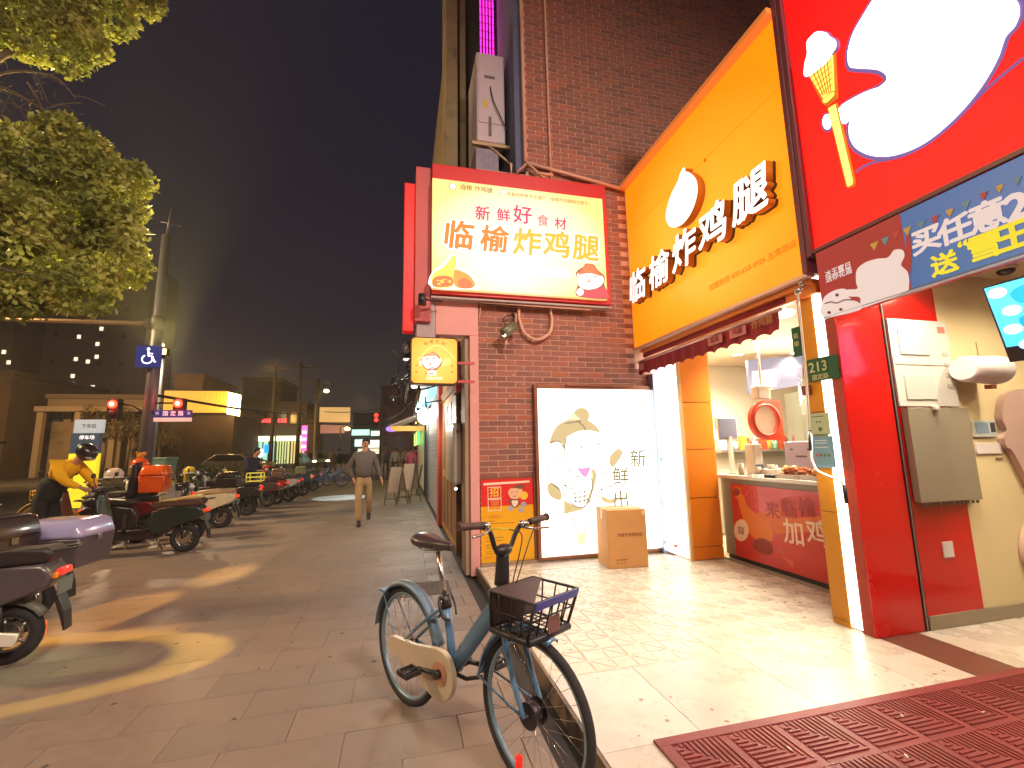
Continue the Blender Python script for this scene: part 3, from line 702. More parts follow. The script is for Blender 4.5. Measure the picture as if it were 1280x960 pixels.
# ---------------------------------------------------------------- security camera
cc = thing('security_camera', 'grey bullet security camera with a lit lens bracketed to the brick wall', 'security camera', (1.35, 5.5, 3.0))
b = B(mat('camera_grey', (120, 124, 100), .4, .3)); d = Vector((-.21, -.1, -.17)).normalized(); c0 = Vector((1.42, 5.44, 3.08)); b.cyl(c0, c0+d*.24, .05, .055); b.cyl(c0+d*.05-Vector((0, 0, -.045)), c0+d*.28-Vector((0, 0, -.045)), .045, .045, 12); b.make('housing', cc)
b = B(glow('camera_led', (255, 255, 220), 3)); b.cyl(c0+d*.241, c0+d*.25, .03, .03, 12); b.make('lens', cc)
b = B(mat('camera_arm', (200, 150, 130), .5)); b.tube([(1.44, 5.59, 3.3), (1.45, 5.52, 3.25), (1.43, 5.47, 3.12)], .016, 6); b.box(1.27, 1.31, 5.43, 5.45, 2.83, 2.93); b.make('bracket', cc)
b = B(MATS['cable_black']); b.tube([(1.43, 5.57, 3.33), (1.38, 5.5, 3.25), (1.28, 5.52, 3.2), (1.3, 5.47, 3.08), (1.36, 5.45, 3.07)], .007, 5, curve=4); b.tube([(1.42, 5.57, 3.3), (1.4, 5.52, 3.1), (1.44, 5.5, 3.2)], .006, 5, curve=4); b.make('cable', cc)

# ---------------------------------------------------------------- cardboard box
bx = thing('cardboard_box', 'closed brown cardboard box standing before the lightbox poster', 'box', (2.6, 5.15, .1))
M_cb = mat('cardboard', (206, 150, 88), .75, var=.06, scale=5, bump=.1, bscale=60)
b = B(M_cb); b.at((2.62, 5.16, 0), R(-6)); b.box(-.24, .24, -.2, .2, .1, .76, .006); b.make('carton', bx)
b = B(mat('packing_tape', (222, 196, 150), .25)); b.at((2.62, 5.16, 0), R(-6)); b.box(-.24, .24, -.025, .025, .7605, .762); b.box(.2402, .2415, -.025, .025, .66, .76); b.box(-.2415, -.2402, -.025, .025, .64, .76); b.box(.185, .235, -.2015, -.2003, .69, .745); b.make('tape', bx)
ux = Vector((math.cos(R(-6)), math.sin(R(-6)), 0)); fo = Vector((2.62, 5.16, 0))+Matrix.Rotation(R(-6), 3, 'Z') @ Vector((0, -.2025, 0))
text('lettering', '鸡腿专用箱包装', .045, mat('box_ink', (150, 96, 46), .7), fo+ux*.03+ZU*.47, ux, ZU, bx, bold=.02)
b = B(MATS['box_ink']); b.rec = False
for x0, z0, w in ((-.15, .19, .13), (-.15, .155, .03), (-.1, .15, .02), (-.06, .155, .025)): b.prism([(x0, z0), (x0+w, z0), (x0+w, z0+.012), (x0, z0+.012)], .0005, fo, ux, ZU)
b.make('printed_marks', bx, kind='stuff')

# ================================================================ FRIED CHICKEN SHOP
cs = thing('chicken_shop', 'small open fried chicken shop with cream inner walls and orange pillars', 'shop', (4.8, 4.2, .1))
M_cream = mat('cream_wall', (248, 236, 210), .5, var=.03, scale=2)
M_opan = mat('orange_panel', (242, 140, 14), .35, var=.03, scale=2, coat=.2)
M_ysh = mat('amber_panel', (214, 142, 20), .35, var=.05, scale=2)
b = B(M_cream); b.box(3.93, 7.2, 6.4, 6.5, .1, 3.1); b.box(3.86, 3.935, 5.05, 6.4, .1, 3.1); b.box(7.0, 7.1, 2.9, 6.4, .1, 3.1); b.box(4.05, 7.0, 2.85, 2.93, .1, 3.1); b.make('inner_wall', cs)
b = B(mat('ceiling_cream', (236, 214, 182), .6)); b.box(3.3, 7.0, 2.95, 6.4, 2.82, 2.9); b.make('ceiling', cs)
b = B(mat('shop_floor', (180, 160, 130), .5)); b.box(3.97, 7.0, 2.93, 6.4, .09, .104); b.make('inner_floor', cs)
DL = iter(('nearest the far corner of the room', 'over the ring fan', 'beside the hanger of the ring fan', 'behind the menu board', 'over the fryer bench'))
for x, y, w in ((4.8, 5.45, 170), (4.45, 4.66, 170), (4.85, 4.62, 170), (5.6, 5.2, 170), (5.5, 4.0, 170)):
    d = B(glow('downlight', (255, 236, 200), 14)); d.cyl((x, y, 2.812), (x, y, 2.819), .075, .075, 20)
    d.use(MATS['ceiling_cream']); d.torus((x, y, 2.816), (0, 0, 1), .085, .01, 20, 6)
    o = d.make('downlight', None, loc=(x, y, 2.81)); tag(o, 'lit round downlight in the chicken shop ceiling '+next(DL), 'ceiling lamp', 'downlights in the chicken shop ceiling')
    light('SPOT', 'downlight_light', (x, y, 2.78), w, (255, 240, 214), .07, (x, y, 0), .9, 150)
light('POINT', 'kitchen_fill_light', (4.9, 4.7, 2.1), 45, (255, 244, 222), .3)  # added bare lamp, brightens the cream kitchen walls; no fitting hangs there
# left pillar: lit white side, orange tiled front
pl = thing('left_pillar', 'bright orange panelled pillar with a glowing white side beside the lightbox', 'pillar', (3.7, 5.3, .1))
b = B(mat('pillar_core', (190, 110, 30), .6)); b.box(3.475, 3.918, 5.012, 5.6, .1, 2.9); b.make('core', pl)
for i, z in enumerate((.105, .26, .85, 1.45, 2.05)):
    z1 = (.255, .845, 1.445, 2.045, 2.86)[i]
    bb = B(M_opan); bb.box(3.49, 3.92, 4.995, 5.011, z+.003, z1-.003, .002); bb.make('panel', pl)
b = B(glow('lit_white', (255, 253, 246), 2.0, (240, 240, 236))); b.box(3.452, 3.474, 5.03, 5.6, .12, 2.84); b.make('lit_panel', pl)
b = B(mat('pale_trim', (232, 196, 140), .4)); b.box(3.45, 3.488, 4.99, 5.029, .1, 2.86); b.make('trim', pl)
b = B(MATS['print_red'] if 'print_red' in MATS else glow('print_red', (232, 70, 60), .9)); b.rec = False
OX = (3.4515, 0, 0); f3 = lambda p: p
b2 = [(-5.36, .215), (-5.33, .2), (-5.29, .2), (-5.26, .215), (-5.27, .25), (-5.3, .235), (-5.33, .235), (-5.355, .25)]
b.prism(b2, .001, (3.45, 0, 0), YS, ZU, back=False); b.prism([(-5.345, .3), (-5.33, .34), (-5.325, .3)], .001, (3.45, 0, 0), YS, ZU); b.prism([(-5.28, .3), (-5.275, .34), (-5.265, .3)], .001, (3.45, 0, 0), YS, ZU)
b.use(MATS['print_pale']).prism([(-5.42, 1.3), (-5.34, 1.3), (-5.34, 1.34), (-5.42, 1.34)], .001, (3.45, 0, 0), YS, ZU)
b.prism(circ(-5.34, .73, .03, .06, 12), .001, (3.45, 0, 0), YS, ZU)
b.make('small_print', pl, kind='stuff')
# right column
rc = thing('right_column', 'amber column edged by a glowing white light strip and a red return panel', 'column', (3.4, 2.95, .1))
b = B(mat('column_core', (120, 60, 30), .6)); b.box(3.352, 3.7, 2.76, 3.04, .1, 3.0); b.make('core', rc)
for z0, z1 in ((.1, .14), (.145, .95), (.955, 1.75), (1.755, 2.82)):
    bb = B(M_ysh); bb.box(3.332, 3.351, 2.892, 3.04, z0, z1, .002); bb.make('panel', rc)
b = B(glow('strip_light', (255, 250, 226), 4.0)); b.box(3.328, 3.351, 2.805, 2.886, .12, 2.98); b.make('light_strip', rc)
b = B(mat('rust_red', (170, 58, 34), .5, var=.06)); b.box(3.331, 3.351, 2.722, 2.8, .1, 3.0); b.make('return_panel', rc)
light('AREA', 'strip_light_glow', (3.2, 2.85, 1.5), 6, (255, 246, 220), .3, (1.0, 2.9, 0))
# house number and notices on the column
hn = thing('house_number', 'green house number plate reading 213 on the column', 'number plate', (3.31, 2.86, 2.1))
b = B(mat('plate_green', (22, 92, 60), .35)); b.prism(rrect(-2.99, -2.72, 2.0, 2.19, .012), .006, (3.312, 0, 0), YS, ZU); b.make('plate', hn)
text('lettering', '213', .115, mat('plate_ink', (206, 206, 150), .5), (3.31, 2.89, 2.115), YS, ZU, hn, bold=.02, sx=1.0)
text('lettering', '国定路', .05, MATS['plate_ink'], (3.31, 2.88, 2.03), YS, ZU, hn, bold=.02)
b = B(MATS['plate_green']); b.box(3.318, 3.33, 3.035, 3.11, 2.24, 2.5); b.make('side_plate', hn)
text('lettering', '临', .05, MATS['plate_ink'], (3.316, 3.07, 2.42), YS, ZU, hn, bold=.02); text('lettering', '榆', .05, MATS['plate_ink'], (3.316, 3.07, 2.35), YS, ZU, hn, bold=.02)
n1 = thing('notice', 'pale green notice sheet stuck on the column above the blue one', 'notice', (3.32, 2.93, 1.65))
b = B(mat('notice_green', (190, 206, 166), .5)); b.box(3.322, 3.33, 2.86, 3.03, 1.56, 1.74); b.make('sheet', n1)
b = B(mat('notice_ink', (90, 120, 80), .6)); b.rec = False
for c, r in (((-2.97, 1.67), .008), ((-2.94, 1.67), .008), ((-2.945, 1.61), .018)): b.prism(circ(c[0], c[1], r, r, 10), .001, (3.3205, 0, 0), YS, ZU)
b.prism([(-3.02, 1.563), (-2.88, 1.563), (-2.88, 1.57), (-3.02, 1.57)], .001, (3.3205, 0, 0), YS, ZU); b.prism([(-3.01, 1.71), (-2.9, 1.71), (-2.9, 1.717), (-3.01, 1.717)], .001, (3.3205, 0, 0), YS, ZU); b.make('print', n1)
n2 = thing('notice', 'light blue notice sheet stuck on the column below the green one', 'notice', (3.32, 2.93, 1.45))
b = B(mat('notice_blue', (122, 172, 196), .5)); b.box(3.322, 3.33, 2.85, 3.03, 1.3, 1.553); b.make('sheet', n2)
b = B(mat('notice_white', (230, 240, 245), .5), mat('notice_redd', (210, 90, 80), .5)); b.rec = False
for z in (1.515, 1.495, 1.46): b.prism([(-3.01, z), (-2.9, z), (-2.9, z+.006), (-3.01, z+.006)], .001, (3.3205, 0, 0), YS, ZU)
for i in range(4): b.use(MATS['notice_redd' if i == 0 else 'camera_grey']).prism(circ(-3.0+i*.035, 1.4, .012, .014, 10), .001, (3.3205, 0, 0), YS, ZU)
b.make('print', n2)
n3 = tag(B(mat('brown_box', (130, 50, 36), .5)).box(3.3, 3.33, 2.99, 3.06, 1.9, 1.98, .004).make('switch_box', None, loc=(3.31, 3.02, 1.94)), 'small dark red switch box on the column under the number plate', 'switch box')
# awning crank rod
ck = thing('awning_crank', 'white awning crank rod with black grip hanging before the column', 'crank', (3.15, 2.87, 2.0))
b = B(mat('rod_white', (232, 222, 206), .3, .3)); b.tube([(3.15, 2.85, 2.72), (3.15, 2.865, 2.0), (3.15, 2.9, 1.44), (3.15, 2.89, 1.34), (3.15, 2.845, 1.275), (3.15, 2.7, 1.225), (3.15, 2.66, 1.19), (3.15, 2.655, 1.12)], .0085, 8, curve=4); b.make('rod', ck)
b = B(mat('grip_black', (26, 26, 28), .5)); b.tube([(3.15, 2.885, 1.6), (3.15, 2.898, 1.44)], .014, 8); b.tube([(3.15, 2.656, 1.19), (3.15, 2.654, 1.06)], .013, 8); b.make('grip', ck)
b = B(mat('steel_small', (170, 160, 150), .3, .8)); b.ell((3.15, 2.85, 2.74), .03, 10, 6); b.ell((3.17, 2.83, 2.8), .022, 10, 6); b.tube([(3.15, 2.85, 2.74), (3.3, 2.85, 2.83)], .01, 6); b.make('hook', ck)

# orange sign
og = thing('orange_signboard', 'big slanting orange shop sign with raised white characters and a white gourd', 'signboard', (3.3, 4.2, 4.0))
M_osign = grad('orange_sign_print', (255, 168, 42), (255, 136, 2), .74, (0, -.0, 0), (0, .62, .75), 0, 0, 1.6)
b = B(M_osign); b.box(3.2, 3.3, 2.79, 5.585, 2.875, 5.3); b.make('lit_face', og)
b = B(mat('sign_box_side', (190, 120, 40), .5)); b.box(3.301, 3.6, 2.79, 5.585, 2.87, 5.3); b.make('box', og)
b = B(mat('pale_alu', (222, 190, 170), .35, .4)); b.box(3.175, 3.25, 2.77, 5.598, 2.84, 2.873, .003); b.box(3.19, 3.25, 5.586, 5.6, 2.874, 5.34); b.make('frame', og)
b = B(mat('orange_hood', (240, 140, 60), .4, emit=.25)); b.box(3.1, 3.6, 2.79, 5.6, 5.302, 5.36, .004); b.make('hood', og)
b = B(mat('purple_trim', (110, 50, 60), .4)); b.box(3.15, 3.6, 2.745, 2.788, 2.86, 5.62, .003); b.make('edge_trim', og)
b = B(mat('underside_orange', (226, 128, 44), .4)); b.box(3.28, 3.34, 2.8, 5.5, 2.72, 2.838, .004); b.box(3.24, 3.29, 2.8, 5.5, 2.79, 2.839, .004); b.make('lower_rail', og)
M_let = glow('letter_white', (252, 252, 246), 1.0); M_ret = mat('letter_side', (186, 104, 10), .4)
M_let2 = mat('letter_edge', (70, 74, 50), .5)
for ch, y, z in (('临', 5.22, 3.63), ('榆', 4.69, 3.64), ('炸', 4.18, 3.67), ('鸡', 3.69, 3.70), ('腿', 3.18, 3.74)):
    text('letter', ch, .45, M_let, (3.11, y, z), YS, ZU, og, depth=.08, bold=.03, shear=.12, back=M_ret)
    text('letter_back', ch, .45, M_let2, (3.165, y, z), YS, ZU, og, depth=.02, bold=.05, shear=.12)
gp = [(-4.085, 4.65), (-4.05, 4.63), (-4.05, 4.585), (-4.0, 4.55), (-3.9, 4.42), (-3.87, 4.3), (-3.9, 4.18), (-4.0, 4.07), (-4.13, 4.02), (-4.27, 4.03), (-4.4, 4.1), (-4.47, 4.22), (-4.45, 4.34), (-4.33, 4.48), (-4.19, 4.56), (-4.15, 4.61)]
gp = [(v.x, v.y) for v in catmull([(a, c, 0) for a, c in gp], 4)]
b = B(M_let, M_ret); b.prism(gp, .004, (3.09, 0, 0), YS, ZU); b.use(M_ret).prism(gp, .1, (3.094, 0, 0), YS, ZU); b.make('gourd_emblem', og)
b = B(glow('sign_ink', (190, 100, 0), .6), M_ret); b.rec = False
b.prism(circ(-3.84, 4.6, .02, .025, 12), .001, (3.197, 0, 0), YS, ZU); b.make('registered_mark', og)
text('lettering', '加盟热线 400-658-4926 五角场店', .078, MATS['sign_ink'], (3.197, 3.4, 3.165), YS, ZU, og, bold=.01)
b = B(MATS['sign_ink']); b.box(3.1985, 3.2, 2.79, 5.585, 4.62, 4.623); b.make('sheet_joint', og)
# small light on the sign's lower corner
sp = thing('spot_fitting', 'white spotlight fitting shining under the orange sign corner', 'lamp', (3.4, 3.25, 2.72))
b = B(glow('spot_white', (255, 250, 230), 8)); b.ell((3.44, 3.27, 2.69), (.06, .1, .035), 14, 8); b.make('lens', sp)
b = B(MATS['pale_alu']); b.cyl((3.44, 3.27, 2.72), (3.44, 3.27, 2.82), .02, .02, 8); b.make('stem', sp)

# awning valance
aw = thing('awning', 'burgundy rolled awning with a wavy valance under the orange sign', 'awning', (3.22, 4.35, 2.6))
M_aw = mat('awning_burgundy', (140, 22, 34), .75, var=.08, scale=6, bump=.15, bscale=200)
rings = []
N = 120
bb = B(M_aw)
top = []; bot = []
for i in range(N+1):
    y = 5.56-(5.56-3.14)*i/N
    wv = .012*math.sin(i/N*2*PI*13)
    zb = 2.485+.014*math.cos(i/N*2*PI*13)
    top.append([(3.235, y, 2.665), (3.235-.004+wv, y, 2.6), (3.215+wv*1.4, y, zb)]); 
for s_ in (0, .006):
    bb.loft([[(p[0]+s_, p[1], p[2]) for p in r] for r in top], caps=False, closed=False)
bb.make('valance', aw)
b = B(mat('awning_bar', (214, 170, 160), .4, .3)); b.tube([(3.24, 5.57, 2.675), (3.24, 3.12, 2.675)], .02, 8); b.make('front_bar', aw)
b = B(M_aw); b.tube([(3.3, 5.5, 2.76), (3.3, 3.1, 2.76)], .035, 10); b.make('roller', aw)
M_awp = mat('awning_print', (196, 120, 116), .7)
b = B(M_awp, mat('awning_gold', (176, 120, 70), .7)); b.rec = False
b.mats.clear()
for q0, q1, z0 in ((-4.05, -3.83, 2.55), (-3.72, -3.5, 2.55), (-5.5, -5.38, 2.54)):
    b = B(M_awp); b.prism([(q0, z0), (q1, z0), (q1, z0+.09), (q0, z0+.09)], .001, (3.2, 0, 0), YS, ZU); b.make('printed_patch', aw)
text('lettering', '炸鸡腿', .085, MATS['awning_gold'], (3.197, 3.3, 2.6), YS, ZU, aw, bold=.02)
text('lettering', '临榆', .07, MATS['awning_burgundy'], (3.197, 3.94, 2.6), YS, ZU, aw, bold=.01)
text('lettering', '鸡腿', .07, MATS['awning_burgundy'], (3.197, 3.61, 2.6), YS, ZU, aw, bold=.01)

# counter
ct = thing('counter', 'shop counter with pale top and red front printed with a drumstick', 'counter', (4.2, 4.0, .1))
M_top = mat('counter_top', (232, 222, 200), .25, var=.03)
b = B(M_top); b.box(3.93, 4.62, 3.05, 5.03, 1.085, 1.125, .006); b.make('worktop', ct)
b = B(mat('counter_grey', (150, 138, 116), .5, .2)); b.box(3.99, 4.6, 3.05, 5.03, .16, 1.084); b.make('carcass', ct)
b = B(mat('plinth_dark', (60, 48, 40), .6)); b.box(4.02, 4.6, 3.05, 5.03, .1, .159); b.make('plinth', ct)
b = B(mat('counter_red', (208, 44, 26), .35, var=.05, coat=.3)); b.box(3.972, 3.989, 3.05, 4.84, .165, 1.02); b.make('front_panel', ct)
fc = quadmap(((60, 20), (840, 170), (920, 905), (105, 655)), (-4.84, -3.62, .165, 1.02)); CO = (3.9705, 0, 0)
c_o, c_d, c_b, c_w, c_p = mat('pr_orange', (232, 120, 20), .4), mat('pr_deep', (150, 50, 30), .5), mat('pr_band', (228, 108, 24), .4), mat('pr_cream', (250, 214, 180), .4), mat('pr_pink', (228, 92, 66), .4)
b = B(c_o); b.rec = False
shape(b, fc, ((290, 300), (520, 270), (530, 340), (620, 360), (850, 360), (900, 380), (900, 480), (470, 480), (330, 420)), CO, YS, ZU, c_b, .0006, 0)
shape(b, fc, ((85, 80), (115, 55), (155, 70), (165, 110), (195, 150), (230, 240), (330, 320), (420, 400), (455, 480), (440, 540), (380, 530), (300, 520), (220, 440), (150, 250), (135, 170), (100, 130)), CO, YS, ZU, c_o, .0012, 4)
shape(b, fc, ((270, 540), (330, 510), (400, 530), (440, 580), (445, 640), (400, 655), (320, 630), (270, 590)), CO, YS, ZU, c_d, .0018, 4)
shape(b, fc, ((85, 90), (110, 65), (145, 80), (155, 115), (120, 135), (95, 120)), CO, YS, ZU, c_d, .0018, 3)
shape(b, fc, circ(158, 434, 70, 96, 28), CO, YS, ZU, c_w, .0018)
for s_ in (((520, 660), (630, 715), (630, 770), (600, 755)), ((480, 600), (560, 655), (500, 625)), ((285, 165), (305, 75), (300, 150)), ((290, 245), (325, 180), (310, 245)), ((200, 125), (240, 95), (215, 140))): shape(b, fc, s_, CO, YS, ZU, c_p, .0008)
b.make('printed_drumstick', ct)
for ch, x, y, sz, m in (('炸', 143, 418, .05, c_d), ('鸡', 172, 428, .05, c_d), ('临', 143, 450, .05, c_d), ('榆', 172, 458, .05, c_d), ('来', 450, 290, .2, mat('pr_darkred', (176, 40, 24), .4)), ('临', 590, 280, .2, MATS['pr_darkred']), ('榆', 740, 290, .2, MATS['pr_darkred']), ('加', 635, 490, .27, c_w), ('鸡', 835, 510, .27, c_w)):
    u, v = fc((x, y)); text('lettering', ch, sz, m, (3.967, -u, v), YS, ZU, ct, bold=.02)

# things on and over the counter
mo = thing('monitor', 'dark screened order monitor standing at the left end of the counter', 'monitor', (4.15, 5.0, 1.125))
b = B(mat('plastic_white', (226, 216, 200), .4)); b.box(4.0, 4.29, 5.01, 5.03, 1.56, 1.85, .004); b.box(4.1, 4.18, 4.93, 5.009, 1.126, 1.15, .004); b.box(4.12, 4.16, 4.96, 5.0, 1.15, 1.6); b.make('housing', mo)
b = B(mat('screen_grey', (96, 104, 120), .2)); b.box(4.01, 4.28, 5.004, 5.009, 1.575, 1.84); b.make('screen', mo)
sc = thing('receipt_printer', 'white till and receipt printer on the counter beside the monitor', 'till', (4.35, 4.75, 1.125))
b = B(MATS['plastic_white']); b.box(4.24, 4.36, 4.7, 4.85, 1.126, 1.5, .01); b.box(4.22, 4.56, 4.5, 4.69, 1.126, 1.2, .012); b.make('body', sc)
b = B(MATS['screen_grey']); b.box(4.25, 4.35, 4.69, 4.6995, 1.2, 1.25); b.make('slot', sc)
pp = tag(B(mat('paper_flyer', (226, 222, 216), .6)).at((4.12, 4.42, 1.126), R(12)).box(-.1, .14, -.16, .16, 0, .012).make('flyer_stack', None, loc=(4.12, 4.42, 1.126)), 'stack of pale flyers lying on the counter edge', 'flyers')
dd = tag(B(mat('card_reader', (40, 40, 46), .4)).at((4.0, 4.22, 1.126), R(12)).box(-.05, .06, -.05, .05, 0, .03, .006).make('card_reader', None, loc=(4.0, 4.22, 1.126)), 'small black card reader on the counter edge by the flyers', 'card reader')
# food tray with fried pieces
M_fry = [mat('fried_gold', (222, 140, 50), .5, var=.25, scale=30, bump=.6, bscale=80), mat('fried_brown', (176, 92, 32), .5, var=.25, scale=30, bump=.6, bscale=80)]
for tx, ty, lab in ((4.15, 3.72, 'white tray heaped with fried chicken pieces nearest the column'), (4.15, 4.05, 'white tray heaped with fried chicken pieces beside the card reader')):
    tr = thing('food_tray', lab, 'tray', (tx, ty, 1.126))
    b = B(MATS['plastic_white']); b.box(tx-.14, tx+.14, ty-.13, ty+.13, 1.126, 1.134); 
    for q in ((tx-.14, tx+.14, ty-.13, ty-.122), (tx-.14, tx+.14, ty+.122, ty+.13), (tx-.14, tx-.132, ty-.121, ty+.121), (tx+.132, tx+.14, ty-.121, ty+.121)): b.box(*q, 1.1345, 1.17)
    b.make('tray', tr)
    for k in range(18):
        px, py, pz = tx+random.uniform(-.1, .1), ty+random.uniform(-.09, .09), 1.15+random.uniform(0, .09)
        bb = B(random.choice(M_fry)); rot = Matrix.Rotation(random.uniform(0, 6), 3, 'Z') @ Matrix.Rotation(random.uniform(-.6, .6), 3, 'X')
        bb.ell((px, py, pz), (.05, .028, .024), 8, 6, rot); bb.ell(Vector((px, py, pz))+rot @ Vector((.05, 0, 0)), (.02, .012, .012), 6, 4, rot)
        for v in bb.bm.verts: v.co += Vector((random.uniform(-1, 1), random.uniform(-1, 1), random.uniform(-1, 1)))*.004
        bb.make('drumstick', tr)
wb = thing('paper_bag', 'white printed paper bag pile behind the fried chicken trays', 'bags', (4.45, 3.85, 1.126))
b = B(mat('bag_lilac', (214, 208, 232), .6, var=.05)); b.box(4.4, 4.54, 3.95, 4.4, 1.126, 1.52, .01); b.make('bag', wb)
b = B(mat('bag_ink', (120, 120, 150), .6)); b.box(4.397, 4.3995, 4.1, 4.25, 1.34, 1.36); b.box(4.397, 4.3995, 4.05, 4.09, 1.42, 1.44); b.box(4.397, 4.3995, 4.28, 4.32, 1.42, 1.44); b.make('print', wb)
# warming lamp with the orange-red square frame
hf = thing('ring_fan', 'square orange red frame with a round clear opening hanging above the counter', 'fan', (4.4, 4.6, 2.0))
M_ring = mat('ring_red', (240, 76, 40), .35, coat=.4)
b = B(M_ring); ring = []
oc = circ(4.385, 1.79, .235, .245, 40, PI/2, PI/2+PI*1.0); outer = [(p[0], p[1]) for p in circ(4.385, 1.79, .235, .245, 24, PI/2, 1.5*PI)]+[(4.385, 1.545), (4.62, 1.545), (4.62, 2.04), (4.385, 2.04)]
inner = circ(4.375, 1.79, .185, .2, 40)
# frame as thin ring of quads
def near_out(a):
    c, s_ = math.cos(a), math.sin(a)
    if c > 0: t = min(.235/max(c, 1e-6), .245/max(abs(s_), 1e-6)); return (4.385+c*t, 1.79+s_*t)
    return (4.385+.235*c, 1.79+.245*s_)
fr = []; 
for i in range(48):
    a = 2*PI*i/48; o_ = near_out(a); q = (4.375+.185*math.cos(a), 1.79+.2*math.sin(a))
    fr.append([(o_[0], 4.6, o_[1]), (q[0], 4.59, q[1]), (q[0], 4.66, q[1]), (o_[0], 4.65, o_[1])])
b.loft(fr+[fr[0]], caps=False, smooth=False); b.torus((4.375, 4.585, 1.79), (0, 1, 0), .19, .014, 40, 8); b.make('frame', hf)
b = B(mat('ring_clear', (244, 200, 180), .1, alpha=.35)); b.prism(inner, .004, (0, 4.62, 0), XW, ZU); b.make('cover', hf)
b = B(MATS['plastic_white']); b.box(4.32, 4.5, 4.62, 4.74, 2.06, 2.22, .01); b.box(4.3, 4.53, 4.6, 4.63, 2.18, 2.22, .005); b.tube([(4.41, 4.66, 2.22), (4.41, 4.66, 2.82)], .012, 6); b.make('hanger', hf)
b = B(glow('led_dot', (255, 240, 170), 5)); b.ell((4.4, 4.6, 2.25), .018, 8, 6); b.make('indicator', hf)
# menu board
mb = thing('menu_board', 'pale lit menu board hung tilted under the chicken shop ceiling', 'menu board', (5.3, 5.3, 2.5))
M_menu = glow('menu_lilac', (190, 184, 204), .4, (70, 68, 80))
q = [(4.83, 5.3, 2.70), (5.82, 5.3, 2.80), (5.8, 5.36, 2.36), (4.86, 5.36, 2.22)]
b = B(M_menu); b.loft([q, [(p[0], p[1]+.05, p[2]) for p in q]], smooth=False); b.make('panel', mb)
b = B(glow('menu_orange', (206, 150, 170), .42), glow('menu_text', (150, 144, 176), .35, (50, 48, 60))); b.rec = False
um = lambda s_, t: (4.84+.97*s_, 5.295+.06*t, (2.70+.1*s_)*(1-t)+(2.22+.14*s_)*t)
def mp(s0, s1, t0, t1): b.F([b.V(um(*k)) for k in ((s0, t0), (s1, t0), (s1, t1), (s0, t1))])
b.use(MATS['menu_orange']); mp(.06, .5, .35, .92); b.use(MATS['menu_text'])
for i in range(9): mp(.58, .94, .2+i*.075, .215+i*.075)
b.make('print', mb)
b = B(MATS['awning_bar']); b.tube([(5.0, 5.33, 2.7), (5.0, 5.33, 2.83)], .01, 6); b.tube([(5.6, 5.33, 2.76), (5.6, 5.33, 2.83)], .01, 6); b.make('hanger', mb)
wp = thing('wall_notice', 'small orange and white notices on the far inner wall above the till', 'notice', (5.18, 6.39, 1.8))
b = B(mat('wn_orange', (236, 140, 90), .5)); b.box(5.05, 5.25, 6.385, 6.395, 1.75, 1.95); b.make('sheet', wp)
b = B(mat('wn_pale', (240, 190, 160), .5)); b.box(5.1, 5.34, 6.385, 6.395, 1.55, 1.7); b.make('sheet', wp)
b = B(MATS['wn_pale']); b.rec = False
for i in range(3): b.box(5.07, 5.22, 6.38, 6.3845, 1.79+i*.05, 1.81+i*.05)
b.make('print', wp)
# kitchen gear behind the counter
kg = thing('fryer_unit', 'stainless fryer bench with a clear glass guard behind the counter', 'fryer', (5.8, 4.3, .104))
b = B(mat('stainless', (200, 190, 176), .28, .8, var=.08)); b.box(5.5, 6.3, 3.2, 5.6, .11, .98, .01); b.box(6.28, 6.32, 3.2, 5.6, .98, 1.5); b.make('bench', kg)
b = B(mat('glass_guard', (214, 226, 206), .06, trans=.9, alpha=.35)); b.box(5.3, 5.31, 3.4, 5.2, 1.3, 2.2); b.make('glass_guard', kg)
b = B(MATS['plastic_white']); b.box(5.6, 5.9, 3.9, 4.3, .985, 1.3, .02); b.box(5.6, 6.0, 4.6, 5.0, .985, 1.22, .02); b.make('container', kg)
for i, (x, z) in enumerate(((5.2, 1.2), )):
    pass
# shelves, hood and small ware on the kitchen's far wall
kh = thing('extractor_hood', 'brushed steel extractor hood over the fryer bench', 'hood', (5.9, 4.2, 2.2))
b = B(MATS['stainless']); b.loft([[(5.4, 3.3, 2.1), (6.6, 3.3, 2.1), (6.6, 5.1, 2.1), (5.4, 5.1, 2.1)], [(5.8, 3.6, 2.5), (6.6, 3.6, 2.5), (6.6, 4.9, 2.5), (5.8, 4.9, 2.5)], [(5.8, 3.6, 2.8), (6.6, 3.6, 2.8), (6.6, 4.9, 2.8), (5.8, 4.9, 2.8)]], smooth=False); b.make('canopy', kh)
ks = thing('wall_shelf', 'steel shelf with cartons and bottles on the far kitchen wall', 'shelf', (5.6, 6.2, 1.4))
b = B(MATS['stainless']); b.box(4.9, 6.6, 6.1, 6.39, 1.38, 1.41); b.box(4.9, 6.6, 6.0, 6.39, .98, 1.0); b.box(4.95, 6.55, 6.05, 6.38, .11, .979); b.make('board', ks)
ORD = 'first second third fourth fifth sixth seventh eighth ninth tenth eleventh twelfth'.split()
